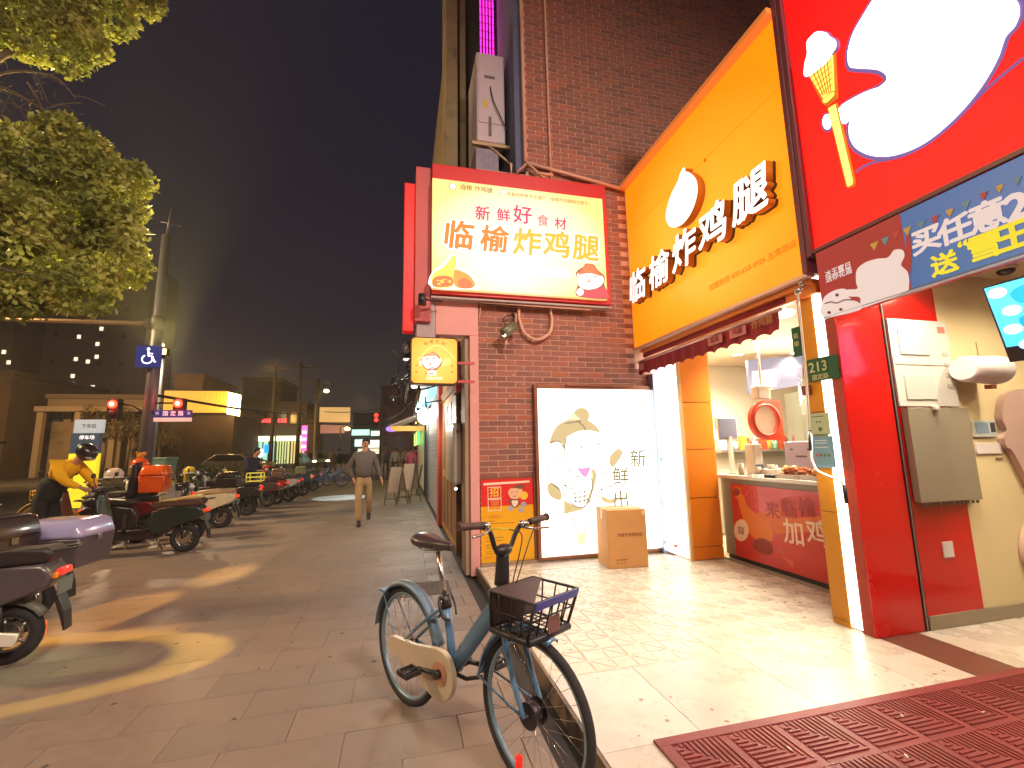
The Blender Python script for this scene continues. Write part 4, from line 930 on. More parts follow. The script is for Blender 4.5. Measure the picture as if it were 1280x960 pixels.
for i in range(12):
    x = 5.0+i*.13; c = random.choice(((230, 224, 210), (220, 90, 50), (240, 190, 70), (206, 214, 226), (150, 190, 160))); b = B(mat('ware_%d' % c[0], c, .4))
    o = None
    if i % 3: b.cyl((x, 6.22, 1.411), (x, 6.22, 1.55), .045, .045, 12); b.cyl((x, 6.22, 1.55), (x, 6.22, 1.6+.04*(i % 2)), .018, .018, 8); o = b.make('bottle', None, loc=(x, 6.22, 1.41)); tag(o, 'small sauce bottle, %s item from the left on the far kitchen shelf' % ORD[i], 'bottle', 'bottles on the far kitchen shelf')
    else: b.box(x-.055, x+.055, 6.16, 6.3, 1.411, 1.58+.05*(i % 2), .004); o = b.make('carton', None, loc=(x, 6.22, 1.41)); tag(o, 'small carton, %s item from the left on the far kitchen shelf' % ORD[i], 'carton', 'cartons on the far kitchen shelf')
for x, y, r, h, lab in ((4.42, 3.45, .06, .16, 'clear tub of sauce beside the chicken trays'), (4.35, 4.55, .05, .12, 'short white tub before the receipt printer'), (4.2, 4.62, .035, .1, 'small cup beside the receipt printer'), (4.1, 4.78, .03, .14, 'slim bottle at the till end of the counter')):
    o = B(mat('tub_pale', (226, 214, 190), .3)).cyl((x, y, 1.126), (x, y, 1.126+h), r, r*1.1, 14).make('tub', None, loc=(x, y, 1.126)); tag(o, lab, 'tub')
# counter glass screen at the right half
gs = thing('glass_screen', 'clear glass screen standing on the counter between trays and customer', 'glass screen', (3.98, 3.6, 1.13))
b = B(mat('clear_glass', (240, 248, 244), .03, trans=.95, alpha=.16)); b.box(4.6, 4.608, 3.1, 4.3, 1.127, 2.4); b.make('pane', gs)

# ================================================================ ICE CREAM SHOP
ics = thing('ice_cream_shop', 'ice cream shop with glossy red panels and cream side wall', 'shop', (4.6, 2.7, .1))
M_icr = mat('glossy_red', (214, 20, 14), .22, var=.05, scale=2, coat=.5, rv=.1, stain=((186, 30, 22), 1.2, .62))
M_icw = mat('ice_cream_wall', (238, 218, 168), .5, var=.03, scale=2)
b = B(M_icw); b.box(4.43, 8, 2.72, 2.84, .1, 3.0); b.box(8, 8.1, -3, 2.84, .1, 3.0); b.make('side_wall', ics)
b = B(mat('ice_ceiling', (240, 226, 196), .6)); b.box(3.45, 8, -3, 2.715, 2.95, 3.02); b.make('ceiling', ics)
for x0, x1, z0, z1 in ((3.33, 3.80, .1, 2.98), (3.84, 4.428, .16, 2.98)):
    bb = B(M_icr); bb.box(x0, x1, 2.705, 2.72, z0, z1, .003); bb.make('wall_panel', ics)
b = B(mat('dark_joint', (60, 34, 30), .3, .6)); b.box(3.801, 3.812, 2.7, 2.722, .1, 2.98); b.box(3.823, 3.839, 2.702, 2.722, .1, 2.98); b.make('joint_trim', ics)
b = B(mat('joint_steel', (200, 190, 186), .3, .7)); b.box(3.812, 3.823, 2.698, 2.722, .1, 2.98); b.make('joint_strip', ics)
b = B(mat('skirting', (176, 164, 138), .4, .3, var=.08)); b.box(3.84, 8, 2.695, 2.704, .1, .2, .002); b.make('skirting', ics)
b = B(mat('red_soffit', (200, 60, 50), .5)); b.box(3.3, 3.45, -3, 2.715, 2.9, 3.0); b.box(3.25, 3.3, -3, 2.7, 2.47, 2.5); b.make('soffit', ics)
# red sign
rs = thing('red_signboard', 'giant backlit red sign with a white shape and an ice cream cone wand', 'signboard', (3.3, 1.0, 4.2))
M_rs = glow('red_backlit', (255, 3, 3), .85, (200, 10, 10))
b = B(M_rs); b.box(3.2, 3.32, -3, 2.70, 3.03, 6.4); b.make('lit_face', rs)
b = B(MATS['purple_trim']); b.box(3.16, 3.3, 2.702, 2.742, 2.98, 6.42, .003); b.box(3.17, 3.32, -3, 2.7, 3.0, 3.028); b.make('frame', rs)
b = B(mat('red_side', (190, 30, 30), .4, emit=.1)); b.box(3.19, 3.7, 2.743, 2.786, 5.4, 6.42); b.make('box_side', rs)
b = B(mat('red_side2', (190, 20, 24), .4)); b.box(3.321, 3.7, -3, 2.7, 3.03, 6.4); b.make('box', rs)
RO = (3.198, 0, 0)
# traced outlines, image pixels of the enlarged sign -> metres on the sign plane
import numpy as np
MI = camo.matrix_world.to_3x3()
def on_x(px, py, X=3.198):
    d = MI @ Vector(((px-640)/556.6, -(py-480)/556.6, -1)); t = X/d.x
    return (-(d.y*t), 1.5+d.z*t)
z4 = lambda p: on_x(960+p[0]/4, p[1]/4)
M_rw, M_rg, M_ry, M_rd = glow('sign_white', (255, 255, 252), 2.0), mat('sign_outline', (112, 92, 170), .5, emit=.3), glow('sign_cone', (252, 214, 90), 1.0), glow('sign_cone_line', (170, 100, 20), .7)
b = B(M_rw); b.rec = False
# a plain soft white swirl shape, outlined
blob = ((452, 342), (412, 330), (405, 260), (430, 170), (480, 80), (530, 0), (610, -110), (760, -200), (900, -180), (940, -60), (1040, -10), (1140, -40), (1240, 0), (1262, 60), (1240, 130), (1190, 190), (1150, 300), (1060, 450), (930, 600), (780, 720), (640, 776), (530, 780), (450, 745), (415, 690), (412, 620), (440, 560), (520, 470), (600, 400), (560, 352))
cx_, cy_ = 780, 320
out2 = [(p[0]+(p[0]-cx_)*.022, p[1]+(p[1]-cy_)*.022+(6 if p[1] > cy_ else -3)) for p in blob]
stroke(b, z4, blob, RO, YS, ZU, M_rg, .05, True, th=.006); shape(b, z4, blob, RO, YS, ZU, M_rw, .012, 5)
b.make('white_swirl', rs)
b = B(M_rg); b.rec = False
stroke(b, z4, ((440, 860), (520, 815), (700, 770), (900, 640), (1090, 450), (1280, 290)), RO, YS, ZU, M_rg, .02, th=.003)
b.make('outline', rs)
b = B(M_rw); b.rec = False
cr_ = ((192, 372), (196, 320), (208, 270), (206, 215), (232, 180), (258, 162), (300, 166), (318, 185), (348, 205), (350, 240), (332, 268), (300, 320), (240, 365), (205, 384))
shape(b, z4, [(p[0]+(p[0]-270)*.08, p[1]+(p[1]-270)*.05) for p in cr_], RO, YS, ZU, M_rg, .02, 4); shape(b, z4, cr_, RO, YS, ZU, M_rw, .026, 4)
b.make('cone_cream', rs)
b = B(M_ry); b.rec = False
shape(b, z4, ((208, 378), (340, 262), (352, 462), (352, 490), (300, 532), (280, 520)), RO, YS, ZU, M_rd, .014); shape(b, z4, ((218, 382), (332, 278), (340, 460), (292, 505)), RO, YS, ZU, M_ry, .022)
shape(b, z4, ((284, 498), (340, 456), (346, 485), (300, 526), (286, 518)), RO, YS, ZU, M_rd, .024, 3); shape(b, z4, ((290, 500), (338, 464), (340, 482), (300, 518)), RO, YS, ZU, M_ry, .03, 3)
for i in range(5):
    t = i/5
    stroke(b, z4, ((226+t*60, 392+t*105), (334+t*6, 300+t*150)), RO, YS, ZU, M_rd, .008, curve=0, th=.027)
for i in range(5):
    t = i/5; stroke(b, z4, ((240+t*86, 366-t*76), (290+t*48, 480-t*20)), RO, YS, ZU, M_rd, .008, curve=0, th=.027)
shape(b, z4, ((304, 540), (350, 515), (440, 905), (436, 930), (408, 942), (396, 930)), RO, YS, ZU, M_rd, .014); shape(b, z4, ((312, 545), (344, 524), (432, 905), (428, 925), (408, 934)), RO, YS, ZU, glow('wand_yellow', (248, 228, 110), 1.0), .022)
b.make('cone_wand', rs)
b = B(M_rw); b.rec = False
shape(b, z4, circ(298, 612, 30, 48, 18), RO, YS, ZU, M_rg, .006); shape(b, z4, circ(300, 610, 22, 38, 18), RO, YS, ZU, M_rw, .01)
shape(b, z4, ((352, 540), (430, 480), (520, 440), (560, 430), (470, 560), (420, 600), (375, 625)), RO, YS, ZU, M_rg, .0035, 3); shape(b, z4, ((358, 545), (430, 492), (520, 450), (560, 450), (440, 570), (410, 602), (378, 618)), RO, YS, ZU, M_rw, .010, 3)
b.make('white_shape', rs)
# banner
bn = thing('promotion_banner', 'blue and red promotion banner hung under the red sign', 'banner', (3.17, 1.0, 2.7))
M_bb, M_bred = mat('banner_blue', (50, 106, 180), .4, var=.04, coat=.3, emit=.3), mat('banner_red', (166, 44, 50), .45, var=.06, coat=.3, emit=.15)  # no lamp in the banner; emission added to brighten cloth and print
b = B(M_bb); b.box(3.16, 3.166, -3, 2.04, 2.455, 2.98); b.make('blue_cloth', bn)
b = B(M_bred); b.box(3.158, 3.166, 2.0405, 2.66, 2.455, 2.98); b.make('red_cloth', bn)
zb = lambda p: on_x(1000+p[0]/3.2, 200+p[1]/3.2, 3.157)
BO = (3.157, 0, 0)
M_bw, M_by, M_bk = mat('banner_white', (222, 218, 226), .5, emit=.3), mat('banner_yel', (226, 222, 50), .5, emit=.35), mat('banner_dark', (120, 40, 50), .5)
b = B(M_bred); b.rec = False
shape(b, zb, ((425, 280), (440, 300), (448, 380), (440, 460), (425, 528), (420, 528)), BO, YS, ZU, M_bred, .001, 0); b.make('red_curve', bn)
fl_c = [mat('flag_a', (220, 190, 90), .5), mat('flag_b', (120, 170, 200), .5), mat('flag_c', (200, 80, 90), .5)]
for i, (x, y) in enumerate(((298, 345), (342, 325), (385, 300), (430, 285), (486, 262), (540, 240), (600, 212), (665, 180), (735, 145), (800, 115), (870, 85))):
    b = B(fl_c[i % 3]); b.rec = False; shape(b, zb, ((x-17, y-8), (x+17, y-22), (x, y+18)), BO, YS, ZU, fl_c[i % 3], .003); b.make('flag', bn)
b = B(M_bw); b.rec = False
shape(b, zb, ((225, 490), (228, 440), (262, 410), (310, 395), (352, 390), (378, 360), (410, 360), (418, 385), (405, 420), (432, 450), (436, 500), (420, 530), (300, 575), (245, 590), (240, 550), (195, 545), (185, 520), (230, 515)), BO, YS, ZU, M_bw, .002, 4)
shape(b, zb, ((92, 560), (130, 525), (180, 515), (190, 540), (210, 560), (235, 570), (240, 600), (92, 628)), BO, YS, ZU, M_bw, .003, 3)
stroke(b, zb, ((100, 575), (125, 568), (150, 572), (180, 560), (215, 560)), BO, YS, ZU, M_bk, .008, th=.006)
for c in ((118, 610), (165, 598), (150, 540)): shape(b, zb, circ(c[0], c[1], 7, 6, 10), BO, YS, ZU, M_bk, .005)
b.make('printed_cake', bn)
for ch, x, y, sz, m in (('买', 505, 325, .17, M_bw), ('任', 620, 285, .17, M_bw), ('意', 750, 232, .18, M_bw), ('2', 870, 190, .2, M_bw), ('送', 578, 420, .14, M_by), ('“', 655, 355, .12, M_by), ('雪', 738, 352, .16, M_by), ('王', 855, 310, .17, M_by)):
    u, v = zb((x, y)); text('lettering', ch, sz, m, (3.154, -u, v), YS, ZU, bn, bold=.045)
for ch, x, y in (('冰王蜜日', 152, 440), ('送你花酒', 155, 462)):
    u, v = zb((x, y)); text('lettering', ch, .052, M_bw, (3.154, -u, v), YS, ZU, bn, bold=.03)
b = B(mat('steel_rail', (170, 180, 190), .3, .7)); b.tube([(3.165, 2.66, 2.455), (3.165, -3, 2.455)], .012, 6); b.make('rail', bn)
# fixtures on the side wall (plane y = 2.72)
def wallbox(name, label, cat, parts, loc):
    t = thing(name, label, cat, loc)
    for pn, m, boxes, bev in parts:
        bb = B(m)
        for q in boxes: bb.box(*q, bev)
        bb.make(pn, t)
    return t
M_gp = mat('grey_plastic', (150, 140, 120), .4, var=.03)
wallbox('grey_panel', 'grey hinged panel board fixed over the red wall below the white holder', 'panel', (('board', M_gp, [(3.85, 4.5, 2.64, 2.69, 1.03, 1.76)], .004), ('hinge', mat('hinge_dark', (90, 84, 74), .4, .4), [(3.87+i*.05, 3.9+i*.05, 2.635, 2.6395, 1.005, 1.028) for i in range(12)], 0), ('knob', mat('knob_white', (236, 226, 206), .3), [(4.1, 4.15, 2.61, 2.639, 1.735, 1.775)], .01)), (4.17, 2.67, 1.4))
M_acr = mat('acrylic_white', (226, 222, 212), .15, var=.02, coat=.4)
hd = wallbox('document_holder', 'white acrylic document holder with two pale sheets above the grey panel', 'holder', (('back_plate', M_acr, [(3.845, 4.5, 2.69, 2.704, 1.775, 2.5)], .002), ('pocket', mat('pocket_grey', (206, 210, 202), .2), [(3.93, 4.25, 2.682, 2.6895, 2.2, 2.42)], .002), ('pocket', mat('pocket_grey', (206, 210, 202), .2), [(3.93, 4.25, 2.682, 2.6895, 1.83, 2.03)], .002), ('stamp', mat('stamp_red', (226, 130, 120), .5), [(4.38, 4.46, 2.686, 2.6895, 2.4, 2.45)], 0), ('printed_lines', mat('faint_ink', (190, 186, 176), .5), [(4.4, 4.46, 2.686, 2.6895, 2.2-i*.09, 2.23-i*.09) for i in range(4)]+[(3.86, 4.42, 2.686, 2.6895, 2.115, 2.125)], 0)), (4.17, 2.7, 2.1))
wallbox('wall_switch', 'small white blank switch plate low on the red wall panel', 'switch', (('plate', mat('switch_white', (240, 226, 222), .35), [(4.085, 4.19, 2.694, 2.704, .6, .72)], .003),), (4.14, 2.7, .66))
tn = wallbox('thermostat', 'pale thermostat and label on the cream wall right of the grey panel', 'thermostat', (('casing', mat('thermo_grey', (206, 212, 206), .4), [(4.64, 4.9, 2.7, 2.719, 1.52, 1.66)], .004), ('screen', mat('thermo_blue', (150, 176, 196), .2), [(4.66, 4.8, 2.696, 2.6995, 1.55, 1.64)], 0), ('buttons', mat('thermo_dark', (60, 62, 66), .4), [(4.83, 4.88, 2.696, 2.6995, 1.56, 1.64)], 0), ('label_plate', MATS['switch_white'], [(4.64, 4.93, 2.705, 2.719, 1.38, 1.47)], .003), ('mark', mat('mark_brown', (150, 120, 96), .5), [(4.86, 4.93, 2.71, 2.719, 1.33, 1.345)], 0)), (4.78, 2.71, 1.5))
hk = tag(B(mat('hook_tan', (196, 176, 130), .5)).box(4.86, 4.866, 2.712, 2.719, 2.22, 2.34).box(4.867, 4.93, 2.712, 2.719, 2.22, 2.226).make('wall_hook', None, loc=(4.88, 2.71, 2.25)), 'thin L shaped hook on the cream wall above the white lamp', 'hook')  # thin L in a duller tan than the cream wall
# white drum lamp on the wall
wl = thing('wall_dispenser', 'white half drum paper dispenser sticking out from the cream wall', 'dispenser', (4.75, 2.6, 2.05))
M_dis = mat('dispenser_white', (226, 214, 214), .35, var=.03)
b = B(M_dis); rings = []
for x, rr in ((4.42, .085), (4.46, .105), (4.68, .115), (4.80, .12)):
    rings.append([(x, 2.715-.13+rr*math.cos(a)*1.1-.0, 2.07+rr*math.sin(a)*1.0) for a in [2*PI*k/24 for k in range(24)]])
b.loft(rings); b.make('drum', wl)
b = B(mat('dispenser_in', (200, 184, 180), .5)); b.prism([(p[0], p[1]) for p in circ(0, 0, .095, .09, 24)], .01, (4.802, 2.585, 2.07), (0, 1, 0), ZU); b.make('end_cap', wl)
b = B(mat('dispenser_tag', (190, 110, 90), .5)); b.box(4.66, 4.72, 2.55, 2.6, 1.91, 1.945, .003); b.make('tag', wl)
# cone relief on the wall
cn = thing('cone_relief', 'large pinkish ice cream cone relief board on the cream wall', 'wall relief', (5.3, 2.7, 1.2))
M_cone = mat('relief_pink', (206, 172, 160), .5, var=.04)
b = B(M_cone)
cp = [(4.97, 1.74), (5.02, 1.85), (5.12, 1.9), (5.3, 1.93), (5.5, 1.92), (5.68, 1.86), (5.75, 1.75), (5.73, 1.62), (5.76, 1.5), (5.7, 1.38), (5.62, 1.3), (5.42, .84), (5.36, .78), (5.28, .84), (5.02, 1.38), (4.96, 1.42), (4.93, 1.5), (4.99, 1.58), (4.95, 1.66)]
cp = [(v.x, v.y) for v in catmull([(a-.02, c, 0) for a, c in cp], 4)]
b.prism(cp, .05, (0, 2.668, 0), XW, ZU, bev=.008); b.make('cone_board', cn)
b = B(mat('relief_pink2', (216, 184, 172), .5)); cp2 = [(v.x, v.y) for v in catmull([(a, c, 0) for a, c in ((4.97, .7), (5.03, .78), (5.12, .8), (5.2, .74), (5.3, .8), (5.4, .72), (5.42, .6), (5.38, .5), (5.3, .35), (5.1, .34), (4.97, .46), (4.93, .58))], 4)]
b.prism(cp2, .05, (0, 2.666, 0), XW, ZU, bev=.008); b.make('cream_board', cn)
# screen
tv = thing('menu_screen', 'bright blue menu screen tilted down from the ice cream shop ceiling', 'screen', (4.3, 1.9, 2.3))
tq = [(4.12, 2.2, 2.59), (4.12, 1.2, 2.59), (4.27, 1.2, 2.06), (4.27, 2.2, 2.06)]
nrm = Vector((-1, 0, -.28)).normalized()
b = B(mat('screen_case', (26, 26, 30), .3)); b.loft([[Vector(p)+(Vector((0, .012, 0)) if p[1] > 2 else Vector((0, -.012, 0)))+Vector((0, 0, .012 if p[2] > 2.3 else -.012)) for p in tq], [Vector(p)-nrm*.05 for p in tq]], smooth=False); b.tube([(4.25, 1.7, 2.5), (4.3, 1.7, 2.95)], .02, 8); b.make('case', tv)
M_tvb = glow('screen_blue', (60, 176, 240), 1.0); M_tvw, M_tvy, M_tvd = glow('screen_cream', (244, 244, 226), 1.1), glow('screen_yellow', (246, 226, 40), 1.0), glow('screen_deep', (0, 130, 230), 1.0)
def tvp(s_, t, o=.003): return Vector(tq[0])+(Vector(tq[1])-Vector(tq[0]))*s_+(Vector(tq[3])-Vector(tq[0]))*t+nrm*o
def tvs(pts, m, o, cur=0):
    if cur: pts = [(v.x, v.y) for v in catmull([(a, c, 0) for a, c in pts], cur)]
    b.use(m); b.F([b.V(tvp(p[0], p[1], o)) for p in pts])
b = B(M_tvb); b.rec = False
tvs(((0, 0), (1, 0), (1, 1), (0, 1)), M_tvb, .002)
tvs(((.28, .4), (.34, .28), (.6, .25), (.9, .3), (.95, .8), (.6, .9), (.42, .8), (.36, .62)), M_tvw, .005, 4)
tvs(((.12, .15), (.2, .08), (.3, .12), (.26, .22), (.16, .3)), M_tvd, .004, 3); tvs(((.12, .48), (.22, .46), (.3, .6), (.24, .7), (.14, .64)), M_tvd, .004, 3); tvs(((.2, .9), (.3, .78), (.38, .8), (.3, .98), (.2, .99)), M_tvd, .004, 3)
tvs(((.3, .99), (.34, .86), (.46, .84), (.55, .99)), M_tvy, .006, 3)
M_tvl = glow('screen_pale', (150, 220, 250), 1.0)
for c in ((.06, .1), (.1, .36), (.07, .6), (.12, .82), (.36, .1)): tvs(circ(c[0], c[1], .055, .07, 12), M_tvl, .0045)
b.make('picture', tv)
up = (Vector(tq[0])-Vector(tq[3])).normalized()
text('lettering', '冰鲜柠', .12, glow('screen_magenta', (226, 40, 110), 1.0), tvp(.42, .17, .008), YS, up, tv, bold=.03)
# ceiling lights of the ice cream shop
DL = iter(('just inside the banner', 'above the grey panel', 'behind the blue menu screen', 'deepest in the room', 'nearest the street side opening'))
for i, (x, y) in enumerate(((3.62, 1.9), (3.95, 2.35), (4.9, 2.0), (5.4, 1.2), (4.4, .6))):
    d = B(MATS['downlight']); d.cyl((x, y, 2.942), (x, y, 2.949), .07, .07, 20); d.use(MATS['ice_ceiling']); d.torus((x, y, 2.947), (0, 0, 1), .08, .009, 20, 6)
    o = d.make('downlight', None, loc=(x, y, 2.94)); tag(o, 'lit round downlight in the ice cream shop ceiling '+next(DL), 'ceiling lamp', 'downlights in the ice cream shop ceiling')
    light('SPOT', 'downlight_light', (x, y, 2.9), 62, (255, 236, 204), .07, (x, y, 0), .9, 150)
dc = tag(B(mat('dome_black', (40, 34, 34), .2)).ell((4.98, 2.5, 2.92), (.06, .06, .04), 14, 8).use(MATS['ice_ceiling']).cyl((4.98, 2.5, 2.925), (4.98, 2.5, 2.949), .07, .07, 16).make('dome_camera', None, loc=(4.98, 2.5, 2.92)), 'small black dome camera on the ice cream shop ceiling', 'security camera')

# ================================================================ BICYCLE (x forward, y left, z up, rear wheel contact at the origin)
M_blue = mat('bike_blue', (86, 124, 158), .34, .15, var=.14, scale=12, coat=.4, rv=.12, bump=.05)
M_blued = mat('bike_blue_dull', (112, 138, 160), .42, .1, var=.12, scale=14)
M_tyre = mat('tyre_rubber', (46, 44, 46), .8, var=.15, scale=30)
M_blk = mat('black_plastic', (44, 40, 42), .42, var=.1, scale=20)
M_stl = mat('bright_steel', (196, 190, 184), .22, .95)
M_dkm = mat('dark_metal', (64, 60, 64), .4, .6)
M_rim = mat('rim_grey', (140, 168, 190), .35, .5)
bike = thing('bicycle', 'blue shared bicycle with a black front basket parked by the forecourt edge', 'bicycle', (0, 0, 0))
WR = .333
def bwheel(x, name, label=None):
    b = B(M_rim); b.torus((x, 0, WR), (0, 1, 0), WR-.04, .0125, 48, 6); w = b.make('wheel', bike, label)
    b = B(M_tyre); b.torus((x, 0, WR), (0, 1, 0), WR-.019, .0195, 56, 8); b.make('tyre', w)
    b = B(M_dkm if x > .5 else M_stl); b.cyl((x, -.035, WR), (x, .035, WR), .045 if x > .5 else .022, None, 20); b.cyl((x, -.058, WR), (x, .058, WR), .009, None, 8)
    b.cyl((x, -.038, WR), (x, -.032, WR), .055 if x > .5 else .032, None, 20); b.cyl((x, .032, WR), (x, .038, WR), .055 if x > .5 else .032, None, 20); b.make('hub', w)
    b = B(M_stl)
    for i in range(28):
        a = 2*PI*i/28; s_ = .03 if i % 2 else -.03; a2 = a+(.5 if (i//2) % 2 else -.5)
        r0 = .05 if x > .5 else .028
        b.tube([(x+r0*math.cos(a2), s_, WR+r0*math.sin(a2)), (x+(WR-.05)*math.cos(a), 0, WR+(WR-.05)*math.sin(a))], .0011, 4)
    b.make('spokes', w)
    return w
bwheel(0, 'rear'); fw_ = bwheel(1.05, 'front')
b = B(mat('reflector_red', (236, 40, 30), .2, emit=.35)); b.box(.94, .965, -.012, .012, .07, .12, .003); b.make('reflector', fw_)
def fender(x, a0, a1, m, name, r=.352, w=.036):
    b = B(m); rings = []
    n = 28
    for i in range(n+1):
        a = R(a0+(a1-a0)*i/n); c, s_ = math.cos(a), math.sin(a)
        sec = [(-w, -.016), (-w*.8, .004), (-w*.35, .013), (0, .015), (w*.35, .013), (w*.8, .004), (w, -.016), (w*.8, .0), (0, .011), (-w*.8, .0)]
        rings.append([(x+(r+q)*c, y, WR+(r+q)*s_) for y, q in sec])
    b.loft(rings); return b.make(name, bike)
fender(0, 14, 175, M_blued, 'rear_fender'); fender(1.05, 68, 172, M_blue, 'front_fender')
b = B(M_blue)
b.tube([(.46, 0, .34), (.435, 0, .5), (.395, 0, .66)], .0225, 12)                        # seat tube
b.tube([(.455, -.0, .335), (.37, .045, .335), (0, .062, WR)], [.013, .011], 8); b.tube([(.455, -.0, .335), (.37, -.045, .335), (0, -.062, WR)], [.013, .011], 8)
b.tube([(.40, .015, .64), (.30, .05, .57), (0, .062, WR+.01)], .010, 8); b.tube([(.40, -.015, .64), (.30, -.05, .57), (0, -.062, WR+.01)], .010, 8)
b.cyl((.46, -.045, .34), (.46, .045, .34), .034, None, 18)
rg = []
for t in range(9):                                                                          # broad flat down tube
    u = t/8; x, z = .47+(.875-.47)*u, .345+(.80-.345)*u; hh = .042+.006*math.sin(PI*u)
    n_ = Vector((-.455, 0, .405)).normalized()
    rg.append([Vector((x, 0, z))+n_*hh*math.cos(a)*(1 if abs(math.cos(a)) < .9 else .95)+Vector((0, .026*math.sin(a), 0)) for a in [2*PI*k/14 for k in range(14)]])
b.loft(rg); b.tube([(.855, 0, .86), (.895, 0, .68)], .03, 14)
b.make('frame', bike)
b = B(M_blue)
for s_ in (-1, 1): b.tube([(.91, s_*.03, .68), (.925, s_*.055, .64), (.99, s_*.062, .46), (1.05, s_*.06, WR)], [.0165, .015, .013, .011], 8, curve=3)
b.cyl((.905, -.05, .675), (.905, .05, .675), .022, None, 10)
b.make('fork', bike)
b = B(M_blue)
for s_ in (-1, 1): b.tube([(.72, s_*.045, .40), (1.04, s_*.064, WR+.005)], .006, 6); b.tube([(.72, s_*.045, .40), (.735, 0, .46)], .006, 6)
b.make('fender_stay', bike)
b = B(M_blue)
for s_ in (-1, 1): b.tube([(-.02, s_*.06, WR), (-.22, s_*.04, .58)], .004, 6)
b.box(-.31, -.2, -.03, .03, .585, .6, .004); b.make('rear_stay', bike)
# chain case
b = B(mat('chain_case_cream', (206, 190, 166), .4, var=.06, coat=.2))
cc_ = [(-.05, .39), (-.07, .35), (-.04, .30), (.06, .285), (.22, .26), (.34, .22), (.42, .20), (.50, .215), (.56, .27), (.575, .34), (.55, .41), (.49, .45), (.40, .445), (.2, .41), (.05, .40)]
cc_ = [(v.x, v.y) for v in catmull([(a, c, 0) for a, c in cc_], 3)]
b.prism(cc_, .028, (0, -.088, 0), (1, 0, 0), ZU, bev=.006); b.make('chain_case', bike)
b = B(mat('case_disc', (206, 150, 120), .45)); b.cyl((.46, -.0895, .34), (.46, -.0925, .34), .06, None, 24); b.make('case_disc', bike)
b = B(M_blk); b.tube([(.46, -.1, .34), (.30, -.115, .325)], [.014, .011], 8); b.cyl((.46, -.09, .34), (.46, -.12, .34), .022, None, 14); b.make('crank', bike)
b = B(M_blk); b.tube([(.46, .1, .34), (.62, .115, .355)], [.014, .011], 8); b.cyl((.46, .04, .34), (.46, .12, .34), .02, None, 14); b.make('crank', bike)
for yy, xx, zz, k in ((-.125, .30, .325, -1), (.125, .62, .355, 1)):
    b = B(M_blk); y0 = yy; y1 = yy+k*.095
    b.box(xx-.05, xx+.05, min(y0, y0+k*.008), max(y0, y0+k*.008), zz-.013, zz+.013, .002); b.box(xx-.05, xx+.05, min(y1-k*.008, y1), max(y1-k*.008, y1), zz-.013, zz+.013, .002)
    b.box(xx-.05, xx-.04, min(y0+k*.009, y1-k*.009), max(y0+k*.009, y1-k*.009), zz-.012, zz+.012, .002); b.box(xx+.04, xx+.05, min(y0+k*.009, y1-k*.009), max(y0+k*.009, y1-k*.009), zz-.012, zz+.012, .002)
    b.cyl((xx, yy, zz), (xx, y1, zz), .014, None, 10); b.make('pedal', bike)
# seat post, clamp, saddle
b = B(M_stl); b.tube([(.39, 0, .66), (.318, 0, .92)], .014, 12); b.make('seat_post', bike)
b = B(M_dkm); b.cyl((.402, 0, .63), (.385, 0, .70), .03, .027, 14); b.tube([(.38, -.03, .69), (.40, -.05, .66), (.44, -.05, .60), (.46, -.02, .585)], .008, 6, curve=3); b.tube([(.4, .03, .7), (.42, .045, .64), (.45, .03, .6)], .006, 6, curve=3)
b.use(M_stl).cyl((.39, -.036, .665), (.39, .036, .665), .008, None, 8); b.make('seat_clamp', bike)
rg = []
for x, w, z0, z1 in ((.075, .03, .975, 1.0), (.09, .07, .95, 1.012), (.13, .088, .93, 1.018), (.19, .083, .925, 1.012), (.26, .055, .93, 1.002), (.33, .034, .935, .996), (.40, .025, .94, .992), (.425, .014, .95, .985)):
    rg.append([(x+.04, w*math.cos(a), (z0+z1)/2-.006+(z1-z0)/2*math.sin(a)*(1 if math.sin(a) > 0 else .85)) for a in [2*PI*k/16 for k in range(16)]])
b = B(mat('saddle_vinyl', (66, 54, 58), .32, var=.06, coat=.3)); b.loft(rg); sdl = b.make('saddle', bike)
b = B(M_stl); b.tube([(.12, .03, .935), (.2, .025, .915), (.38, .015, .935)], .004, 5); b.tube([(.12, -.03, .935), (.2, -.025, .915), (.38, -.015, .935)], .004, 5); b.make('saddle_rail', sdl)
# stem and bars
rg = []
for u in range(6):
    t = u/5; x, z = .857+(.868-.857)*t, .84+(1.0-.84)*t; r1 = .034-.006*t
    rg.append([(x+r1*1.25*math.cos(a), r1*math.sin(a), z) for a in [2*PI*k/14 for k in range(14)]])
b = B(M_blk); b.loft(rg); b.ell((.872, 0, 1.005), (.035, .055, .03), 14, 10); b.make('stem', bike)
b = B(M_blk); b.tube([(.87, -.03, 1.005), (.872, -.055, 1.02), (.878, -.085, 1.09), (.885, -.115, 1.125), (.895, -.17, 1.14), (.90, -.29, 1.155)], .0125, 8, curve=4)
b.tube([(.87, .03, 1.005), (.872, .055, 1.02), (.878, .085, 1.08), (.885, .115, 1.11), (.895, .17, 1.12), (.90, .29, 1.13)], .0125, 8, curve=4); b.make('handlebar', bike)
for s_, z in ((-1, 1.152), (1, 1.128)):
    b = B(mat('grip_brown', (84, 62, 58), .55)); b.tube([(.899, s_*.165, z-.006), (.9, s_*.295, z+.004)], .0175, 12); b.cyl((.9, s_*.293, z+.004), (.9, s_*.302, z+.004), .021, .02, 12); b.make('grip', bike)
    b = B(M_stl); b.tube([(.885, s_*.115, z-.02), (.915, s_*.13, z-.03), (.945, s_*.19, z-.035), (.95, s_*.26, z-.04)], .006, 6, curve=3); b.cyl((.895, s_*.12, z-.015), (.895, s_*.15, z-.012), .02, None, 12); b.make('brake_lever', bike)
